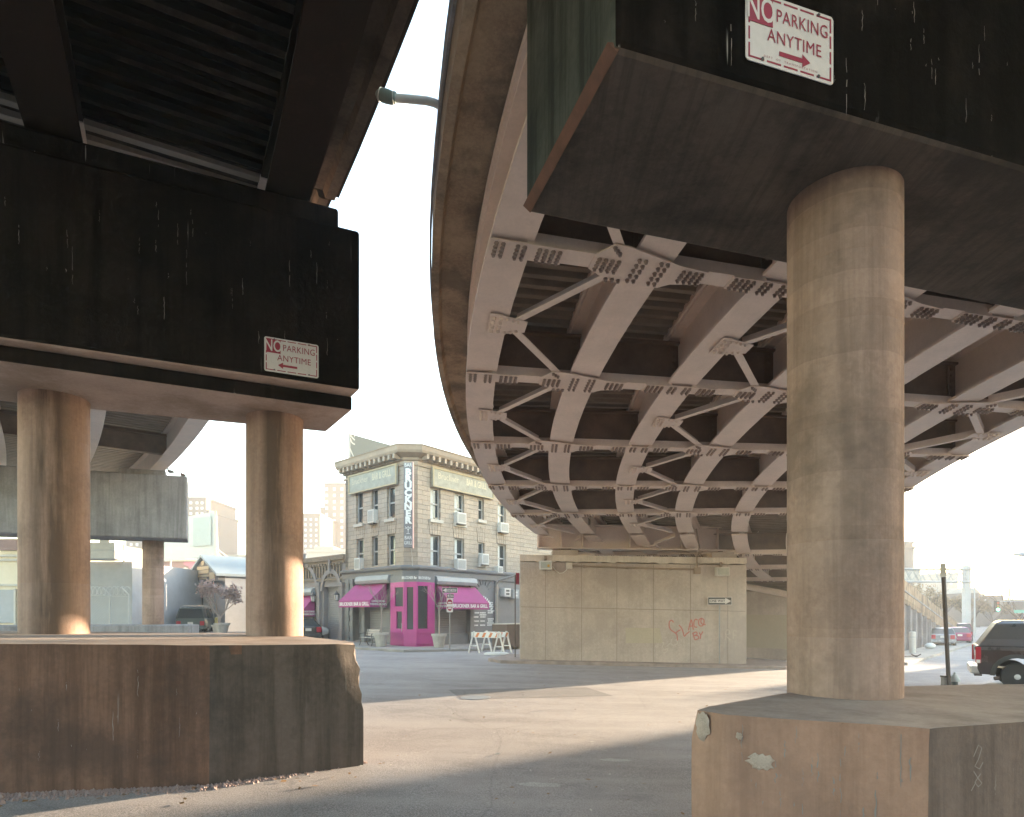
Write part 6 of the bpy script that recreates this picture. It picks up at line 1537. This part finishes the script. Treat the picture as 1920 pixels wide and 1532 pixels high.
def redb(o, L):
    b = MB(); rng = random.Random(8)
    for (u, v, w_, h_) in ((357, 1056, 14, 6), (362, 1061, 9, 6)): p = L(u, v, 0.03); b.ball(p, 0.5, 2, (w_/10, 0.05, h_/10))
    b.build('mural', M['graf_pink'], o, fixn=False)
    b = MB()
    for k in range(9): b.ball(L(352+rng.uniform(-6, 12), 1072+rng.uniform(-7, 7), 0.04), 0.32, 1, (1, 0.05, 0.8))
    b.build('mural', M['graf_pale'], o, fixn=False)
    b = MB(); p, q = L(300, 1049), L(374, 1053); b.box(((p.x+q.x)/2, -0.1, (p.z+q.z)/2), (q.x-p.x, 0.3, p.z-q.z)); 
    for k in range(14): b.ball(L(304+k*5, 1050, 0.2), 0.25, 1, (1, 0.7, 0.6))
    b.build('coping', M['sill'], o)
block('faded red brick building with pink and white murals above the cream warehouse', 244, 380, 1051, 62, 'ware_brick', extra=redb)
block('low pale roof with a vent box left of the second column', 424, 480, 1040, 75, 'tower_pale', name='low_building')
# billboard on a lattice mast
BY = 58; a, c = px(338, 1046, BY), px(403, 1040, BY); zg = gz(a.x, BY)
o = thing('billboard', 'pale washed out billboard on a lattice frame above the cream warehouse', 'billboard', (a.x, BY, zg))
top0, top1, bot0, bot1 = px(338, 970, BY), px(403, 959, BY-1), px(300, 1055, BY), px(403, 1042, BY-1)
M['bill'] = painted('washed_out_poster', (0.44, 0.46, 0.44), 0.06, 0.7); M['bill_panel'] = painted('faint_mint_poster', (0.36, 0.40, 0.38), 0.05, 0.7)
q3 = lambda u, v, dy=0: px(u, v, BY+dy) - Vector((a.x, BY, zg))
b = MB(); b.hexa([q3(300, 1053), q3(403, 1042, -1), q3(403, 1042, -0.6), q3(300, 1053, 0.4)], [q3(300, 978), q3(403, 959, -1), q3(403, 959, -0.6), q3(300, 978, 0.4)]); bb = b.build('panel', M['bill'], o)
b = MB(); b.hexa([q3(362, 1025, -0.7), q3(396, 1022, -1.05), q3(396, 1022, -1.0), q3(362, 1025, -0.65)], [q3(362, 972, -0.7), q3(396, 968, -1.05), q3(396, 968, -1.0), q3(362, 972, -0.65)]); b.build('poster_field', M['bill_panel'], bb)
b = MB(); b.hexa([q3(403, 1042, -1.05), q3(404.5, 1042, -1.05), q3(404.5, 1042, -0.5), q3(403, 1042, -0.5)], [q3(403, 958, -1.05), q3(404.5, 958, -1.05), q3(404.5, 958, -0.5), q3(403, 958, -0.5)]); b.build('edge_trim', M['board_frame'], bb)
b = MB(); b.tube([q3(405, 960, 0.5), q3(409, 1060, 0.5)], 0.07, 6); b.tube([q3(404, 962, -0.5), q3(404, 1060, -0.5)], 0.06, 6)
vs = [965, 980, 995, 1010, 1025, 1040]
for i in range(len(vs)-1): b.tube([q3(404, vs[i], -0.3), q3(408, vs[i+1], 0.3)], 0.035, 5)
b.tube([q3(405, 1028, 0.2), q3(432, 1048, 2)], 0.05, 5); b.tube([q3(404, 1034, 0.2), q3(424, 1050, 2)], 0.05, 5); b.tube([q3(404, 1042, 0), q3(404, 1175, 0)], 0.1, 6); b.tube([q3(320, 1042, 0.3), q3(320, 1175, 0.3)], 0.1, 6); b.build('frame', M['gantry'], o)
# gabled hall with sign boards
gr_, gl_ = px(422, 1150, 47.5), px(369, 1150, 51.0)
G = Fac((gr_.x, gr_.y), (gr_.x-gl_.x, gr_.y-gl_.y)); tL = G.t(369); zg = gz(gr_.x, gr_.y)
gh = thing('gabled_hall', 'small gabled hall with pale sign boards on its dark gable and blue grey roof', 'building', (0, 0, 0))
ze = G.z(400, 1090); zp = px(392, 1045.5, 49).z; ev = px(422, 1075.5, 47.5).z
tm = tL/2; Wg = -tL
back = Vector((-G.n.x, -G.n.y)); 
def gp(t, z, o=0.0, k=0.0): q = G.p0 + G.d*t + G.n*o - G.n*k; return Vector((q.x, q.y, z))
b = MB(); b.loft([[gp(tL, zg-0.3), gp(0, zg-0.3), gp(0, ev), gp(tm, zp), gp(tL, ev)], [gp(tL, zg-0.3, k=14), gp(0, zg-0.3, k=14), gp(0, ev, k=14), gp(tm, zp, k=14), gp(tL, ev, k=14)]]); b.build('wall', M['ware_grey'], gh)
b = MB(); zb_g = G.z(400, 1092)
b.loft([[gp(tL, zb_g, 0.5), gp(0, zb_g, 0.5), gp(0, ev, 0.5), gp(tm, zp, 0.5), gp(tL, ev, 0.5)], [gp(tL, zb_g, 0.01), gp(0, zb_g, 0.01), gp(0, ev, 0.01), gp(tm, zp, 0.01), gp(tL, ev, 0.01)]]); b.build('gable', M['barn_gable'], gh)
b = MB()
for s in (0, 1):
    t0 = 0.25 if s == 0 else tL-0.25
    b.loft([[gp(t0, ev-0.2, 0.75), gp(t0, ev-0.02, 0.75), gp(t0, ev-0.02, k=14.3), gp(t0, ev-0.2, k=14.3)], [gp(tm, zp+0.02, 0.75), gp(tm, zp+0.20, 0.75), gp(tm, zp+0.20, k=14.3), gp(tm, zp+0.02, k=14.3)]])
b.build('roof', M['barn_roof'], gh)
b = MB()
for (u0, u1, v0, v1) in ((372, 381.5, 1077, 1091.5), (383.5, 405, 1063, 1069), (383.5, 405, 1070, 1077), (383, 405, 1078.5, 1082.5), (406.5, 416, 1074, 1090), (386.5, 400, 1084, 1087), (391, 396, 1053, 1061)):
    t0, t1 = G.t(u0), G.t(u1); z0, z1 = G.z((u0+u1)/2, v1), G.z((u0+u1)/2, v0)
    b.loft([[gp(t0, z0, 0.56), gp(t1, z0, 0.56), gp(t1, z1, 0.56), gp(t0, z1, 0.56)], [gp(t0, z0, 0.51), gp(t1, z0, 0.51), gp(t1, z1, 0.51), gp(t0, z1, 0.51)]])
b.build('sign_board', M['board_frame'], gh)
for (u0, u1, v0, v1, mt, nm) in ((377, 381, 1098, 1185, 'barn_gable', 'door'), (383, 401, 1104, 1185, 'sill', 'door'), (390, 412, 1098, 1112, 'barn_gable', 'window')):
    t0, t1 = G.t(u0), G.t(u1); z0, z1 = G.z((u0+u1)/2, v1), G.z((u0+u1)/2, v0)
    b = MB(); b.loft([[gp(t0, z0, 0.06), gp(t1, z0, 0.06), gp(t1, z1, 0.06), gp(t0, z1, 0.06)], [gp(t0, z0, -0.02), gp(t1, z0, -0.02), gp(t1, z1, -0.02), gp(t0, z1, -0.02)]]); b.build(nm, M[mt], gh)
# mural wall right of the hall
def mural(o, L):
    rng = random.Random(11)
    for mt in ('graf_mint', 'graf_pink', 'graf_pale', 'graf_mint'):
        b = MB()
        for k in range(7): b.ball(L(rng.uniform(432, 462), rng.uniform(1128, 1180), 0.03), rng.uniform(0.3, 0.7), 1, (0.7, 0.04, 1.2))
        b.build('mural', M[mt], o, fixn=False)
block('grey wall covered in pale mint and pink murals beside the gabled hall', 424, 500, 1100, 50.5, 'ware_grey', name='mural_wall', depth=0.5, cat='wall', extra=mural)
# chain link fence with razor wire
FY = 37.5; a, c = px(150, 1190, FY), px(247, 1190, FY); zg = gz(a.x, FY)
o = thing('chain_link_fence', 'chain link fence topped with coiled razor wire before the grey warehouse', 'fence', (a.x, FY, zg)); Lf = c.x-a.x; H = px(0, 1115, FY).z-zg
for x in (0.6, px(206, 0, FY).x-a.x, px(241, 0, FY).x-a.x):
    b = MB(); b.tube([(x, 0, 0), (x, 0, H), (x-0.35, -0.1, H+0.4)], 0.045, 8); b.build('post', M['duct'], o)
b = MB(); b.tube([(0, 0, H-0.02), (px(241, 0, FY).x-a.x, 0, H-0.12)], 0.035, 6); b.build('top_rail', M['duct'], o)
b = MB(); x = 0; st = 0.16; xe = px(241, 0, FY).x-a.x
n = int((xe+H)/st)
for k in range(n):
    for sg in (1, -1):
        xs_ = k*st - (H if sg > 0 else 0); p0 = Vector((xs_, 0, 0)); p1 = Vector((xs_+H*sg if sg > 0 else xs_-H+H*0, 0, H))
        if sg < 0: p0, p1 = Vector((k*st, 0, 0)), Vector((k*st-H, 0, H))
        # clip to 0..xe
        d = p1-p0; t0 = max(0, min((0-p0.x)/d.x, (xe-p0.x)/d.x)); t1 = min(1, max((0-p0.x)/d.x, (xe-p0.x)/d.x))
        if t1 > t0: b.tube([p0+d*t0, p0+d*t1], 0.006, 3, caps=False)
b.build('mesh', M['duct'], o, fixn=False)
b = MB(); pts = [(x_*0.02, 0.25*math.sin(x_*0.5), H+0.22+0.25*math.cos(x_*0.5)) for x_ in range(int(xe/0.02))]; b.tube(pts[::1], 0.012, 3, caps=False); b.build('razor_wire', M['duct'], o, fixn=False)

# ------------------------------------------------------------------ trees
M['leaf_pink'] = plain('dry_pinkish_leaf', (0.40, 0.30, 0.28), 0.8); M['leaf_tan'] = plain('dry_tan_leaf', (0.30, 0.22, 0.13), 0.8); M['leaf_ochre'] = plain('dry_ochre_leaf', (0.22, 0.16, 0.10), 0.8)
def tree(label, u, v, y, H, spread_, seed, leaf=None, nleaf=500, lsize=0.09, bark='bark', depth=5, grp=None, r=0.12, zoff=0.0):
    p = px(u, v, y); zg = gz(p.x, p.y)+zoff; rng = random.Random(seed)
    o = thing('tree', label, 'tree', (p.x, p.y, zg), 0, grp)
    b = MB(); b.tube([(0, 0, -0.1), (0.03, 0.0, H*0.16), (-0.03, 0.04, H*0.34)], [r*1.2, r, r*0.75], 8); b.build('trunk', M[bark], o)
    b = MB(); tips = []
    for k in range(5):
        a = k*1.2566+rng.uniform(-0.3, 0.3); d = Vector((math.cos(a)*spread_, math.sin(a)*spread_, 1.0)).normalized()
        branch(b, Vector((-0.03, 0.04, H*(0.26+0.02*k))), d, H*0.23, r*0.45, depth-1, rng, 0.5, 0.12, tips)
    limbs = b.build('crown', M[bark], o, fixn=False)
    if leaf:
        b = MB()
        for k in range(nleaf):
            tp, d = tips[rng.randrange(len(tips))]; q = tp - d*rng.uniform(0, H*0.12) + Vector((rng.gauss(0, 1), rng.gauss(0, 1), rng.gauss(0, 1)))*H*0.03
            s = lsize*rng.uniform(0.6, 1.4); e1 = Vector((rng.gauss(0, 1), rng.gauss(0, 1), rng.gauss(0, 1))).normalized(); e2 = e1.cross(Vector((rng.gauss(0, 1), rng.gauss(0, 1), rng.gauss(0, 1)))).normalized()
            b.face([q-e1*s, q+e2*s*0.5, q+e1*s, q-e2*s*0.5])
        b.build('leaves', M[leaf], limbs, fixn=False)
    return o
planter(416, 1190, 43.5, 0.75, 0.52, 'pale planter under the pinkish tree, the nearer of two', 0, 1); planter(409, 1188, 44.5, 0.6, 0.45, 'pale planter partly hidden behind its neighbour under the pinkish tree', 0, 1)
tree('bushy pinkish leafed tree in front of the gabled hall', 411, 1190, 44.2, 3.9, 0.7, 3, 'leaf_pink', 1500, 0.10, 'twig', 5)
g4 = 'bare hazy trees along the right street'
tree('broad bare brown tree under the left part of the lattice truss', 1722, 1180, 88, 7.2, 1.0, 21, 'leaf_tan', 1800, 0.13, 'bark', 6, g4, 0.2)
tree('bare brown tree right behind the gantry post', 1822, 1185, 95, 5.6, 0.9, 22, 'leaf_ochre', 1500, 0.13, 'bark', 6, g4, 0.18)
tree('bare brown tree directly beneath the truss centre', 1762, 1182, 92, 6.0, 1.0, 23, 'leaf_tan', 1700, 0.13, 'bark', 6, g4, 0.18)
tree('spreading bare tree against the sky behind the pickup cap', 1912, 1190, 62, 7.2, 0.9, 24, None, 0, 0.1, 'bark', 6, g4, 0.17)
tree('low dark tree between the traffic light and the terrace', 1862, 1190, 105, 5.0, 1.0, 25, 'leaf_ochre', 1500, 0.13, 'bark', 6, g4, 0.18)
tree('pale bare tree partly hidden by the near column', 1692, 1180, 84, 6.6, 1.0, 26, 'leaf_tan', 1500, 0.13, 'bark', 6, g4, 0.18)
# yellow gate post
p = px(406, 1190, 46.0); o = thing('bollard', 'narrow yellow painted post beside the hall doorway', 'bollard', (p.x, p.y, gz(p.x, p.y)))
b = MB(); b.box((0, 0, 0.6), (0.2, 0.2, 1.2)); b.build('body', plain('yellow_post_paint', (0.50, 0.42, 0.16), 0.6), o, bevel=0.02)
b = MB(); b.box((0, 0, 1.22), (0.14, 0.14, 0.05)); b.build('cap', M['sill'], o)

# roof billboard on the bar with scribble pattern
RY = 41; q3 = lambda u, v, dy=0: px(u, v, RY+dy)
o = thing('billboard', 'rooftop billboard covered in pale looping lines above the bar cornice', 'billboard', (0, 0, 0))
M['rb'] = painted('grey_green_poster', (0.13, 0.15, 0.145), 0.08, 0.7); M['rb_line'] = plain('pale_poster_line', (0.45, 0.46, 0.45), 0.7)
P0, P1 = q3(655, 872), q3(739, 872, 3.5)
b = MB(); b.hexa([q3(655, 872), q3(739, 872, 3.5), q3(739, 872, 3.7), q3(655, 872, 0.2)], [q3(655, 813), q3(739, 836.5, 3.5), q3(739, 836.5, 3.7), q3(655, 813, 0.2)]); rbp = b.build('panel', M['rb'], o)
b = MB(); nrm = (Vector((P1.x-P0.x, P1.y-P0.y, 0)).normalized()).cross(Vector((0, 0, 1)))
def rq(u, v): return q3(u, v, 3.5*(u-655)/84-0.03)
for pts in ([(656,815),(664,824),(672,830),(680,836)], [(657,822),(660,830),(668,836),(672,850)], [(684,826),(683,834),(688,838),(694,836),(697,828),(695,824)], [(680,838),(690,836),(700,838),(708,841),(716,842),(722,848)], [(656,840),(660,850),(664,858)], [(676,826),(670,834),(666,842),(668,852)], [(684,846),(690,842),(696,845),(702,850)], [(664,818),(674,824),(682,828)], [(700,832),(708,834),(716,838),(724,842)]):
    b.ribbon([rq(u, v) for u, v in smooth_pts(pts)], 0.10, nrm)
b.build('poster_line', M['rb_line'], rbp, fixn=False)
b = MB(); b.tube([q3(655.3, 812, -0.1), q3(655.3, 875, -0.1)], 0.06, 6); b.tube([q3(700, 830, 2.2), q3(700, 875, 2.2)], 0.06, 6); b.tube([q3(736, 838, 3.9), q3(736, 875, 3.9)], 0.06, 6); b.build('support', M['gantry'], o)

# ------------------------------------------------------------------ ground litter and gravel
M['patch_dark'] = asphalt('dark_asphalt_patch', (0.20, 0.185, 0.185)); M['patch_pale'] = asphalt('scuffed_pale_asphalt', (0.44, 0.42, 0.41))
rng = random.Random(40)
M['grit'] = plain('pinkish_grit', (0.30, 0.22, 0.20), 0.95); M['leaf_dry'] = plain('dry_leaf_litter', (0.26, 0.15, 0.07), 0.9); M['paper'] = plain('paper_scrap', (0.55, 0.52, 0.48), 0.9)
def ledge(t):
    A = [Vector((-9, 6.18)), Vector((-5.66, 7.08)), Vector((-3.58, 7.57)), Vector((-2.07, 8.91))]
    ls = [(A[i+1]-A[i]).length for i in range(3)]; s = t*sum(ls)
    for i in range(3):
        if s <= ls[i]: d = (A[i+1]-A[i]).normalized(); return A[i]+d*s, Vector((d.y, -d.x))
        s -= ls[i]
    return A[-1], Vector((0.7, -0.7))
b = MB()
for k in range(5200):
    t = rng.random(); p, n = ledge(t); wd = 0.42*(1-t*0.75)
    q = p + n*abs(rng.gauss(0, 0.5))*wd; r = rng.uniform(0.008, 0.026)*(1 if rng.random() < 0.93 else 1.7); z = gz(q.x, q.y)
    e = [Vector((rng.uniform(-1, 1), rng.uniform(-1, 1), 0)).normalized()*r for _ in range(1)][0]; f_ = Vector((-e.y, e.x, 0))
    v = [b.bm.verts.new(Vector((q.x, q.y, z))+w_) for w_ in (e, f_*rng.uniform(0.6, 1), -e*rng.uniform(0.7, 1), -f_)] + [b.bm.verts.new(Vector((q.x, q.y, z+r*rng.uniform(0.6, 1.2))))]
    for i in range(4): b.bm.faces.new((v[i], v[(i+1) % 4], v[4]))
tag(b.build('gravel', M['grit'], fixn=False), kind='stuff')
def litter(name, mat, n, smin, smax, seed, area):
    rng = random.Random(seed); b = MB()
    for k in range(n):
        x, y = area(rng); z = gz(x, y)+0.006; s = rng.uniform(smin, smax); a = rng.uniform(0, 6.28); e = Vector((math.cos(a), math.sin(a), rng.uniform(-0.1, 0.3)))*s; f_ = Vector((-math.sin(a), math.cos(a), rng.uniform(0, 0.4)))*s*rng.uniform(0.35, 0.8); c_ = Vector((x, y, z+s*0.15))
        b.face([c_-e, c_-f_*0.7, c_+e*0.8]); b.face([c_+e*0.8, c_+f_, c_-e])
    tag(b.build(name, mat, fixn=False), kind='stuff')
def road(rng): y = rng.uniform(4.5, 22); return rng.uniform(-0.25*y, 0.36*y), y
litter('leaf_litter', M['leaf_dry'], 150, 0.015, 0.05, 1, road); litter('paper_litter', M['paper'], 60, 0.015, 0.07, 2, road)
litter('leaf_litter', M['leaf_dry'], 60, 0.02, 0.06, 3, lambda r: ((lambda t: (ledge(t)[0]+ledge(t)[1]*r.uniform(0.02, 0.8))[:])(r.random())))

def road_sheet(name, poly, mat, dz):
    b = MB(); b.face([(x, y, gz(x, y)+dz) for x, y in poly]); o = b.build(name, mat, fixn=False)
    if o.data.polygons[0].normal.z < 0: o.data.flip_normals()
    return tag(o, kind='structure')
def blob(cx, cy, rx, ry, seed, n=26):
    r = random.Random(seed); return [(cx+rx*math.cos(a)*r.uniform(0.75, 1.15), cy+ry*math.sin(a)*r.uniform(0.75, 1.15)) for a in [2*math.pi*i/n for i in range(n)]]
road_sheet('road_patch', blob(0.33, 7.9, 0.30, 0.10, 1), M['patch_pale'], 0.004); road_sheet('road_patch', blob(1.5, 9.3, 0.24, 0.09, 2), M['patch_pale'], 0.004)
road_sheet('road_patch', [(-1.2, 15.2), (2.6, 16.4), (2.1, 18.2), (-1.7, 17.0)], M['patch_dark'], 0.004); road_sheet('road_patch', blob(-0.9, 6.4, 0.35, 0.16, 4), M['patch_dark'], 0.004)
p = px(890, 1312, 15.6); b = MB()
b.lathe([(0.36, 0.0), (0.40, 0.006), (0.34, 0.010), (0.0, 0.010)], (0, 0, 0), 28); o = b.build('manhole_cover', M['post_steel'], None); o.location = (p.x, p.y, gz(p.x, p.y)+0.001); tag(o, 'round steel manhole cover in the road between the bases', 'manhole cover')
# ------------------------------------------------------------------ hazy winter air
hm = bpy.data.materials.new('haze_air'); hm.use_nodes = True
hn = hm.node_tree; hn.nodes.clear()
out = hn.nodes.new('ShaderNodeOutputMaterial'); pv = hn.nodes.new('ShaderNodeVolumePrincipled')
pv.inputs['Color'].default_value = (0.97, 0.98, 1.0, 1); pv.inputs['Density'].default_value = 0.0011; pv.inputs['Anisotropy'].default_value = 0.35
hn.links.new(pv.outputs[0], out.inputs['Volume'])
hb = MB(); hb.box((0, 105, 23), (360, 300, 56))
hz_ = tag(hb.build('haze', hm), kind='stuff')
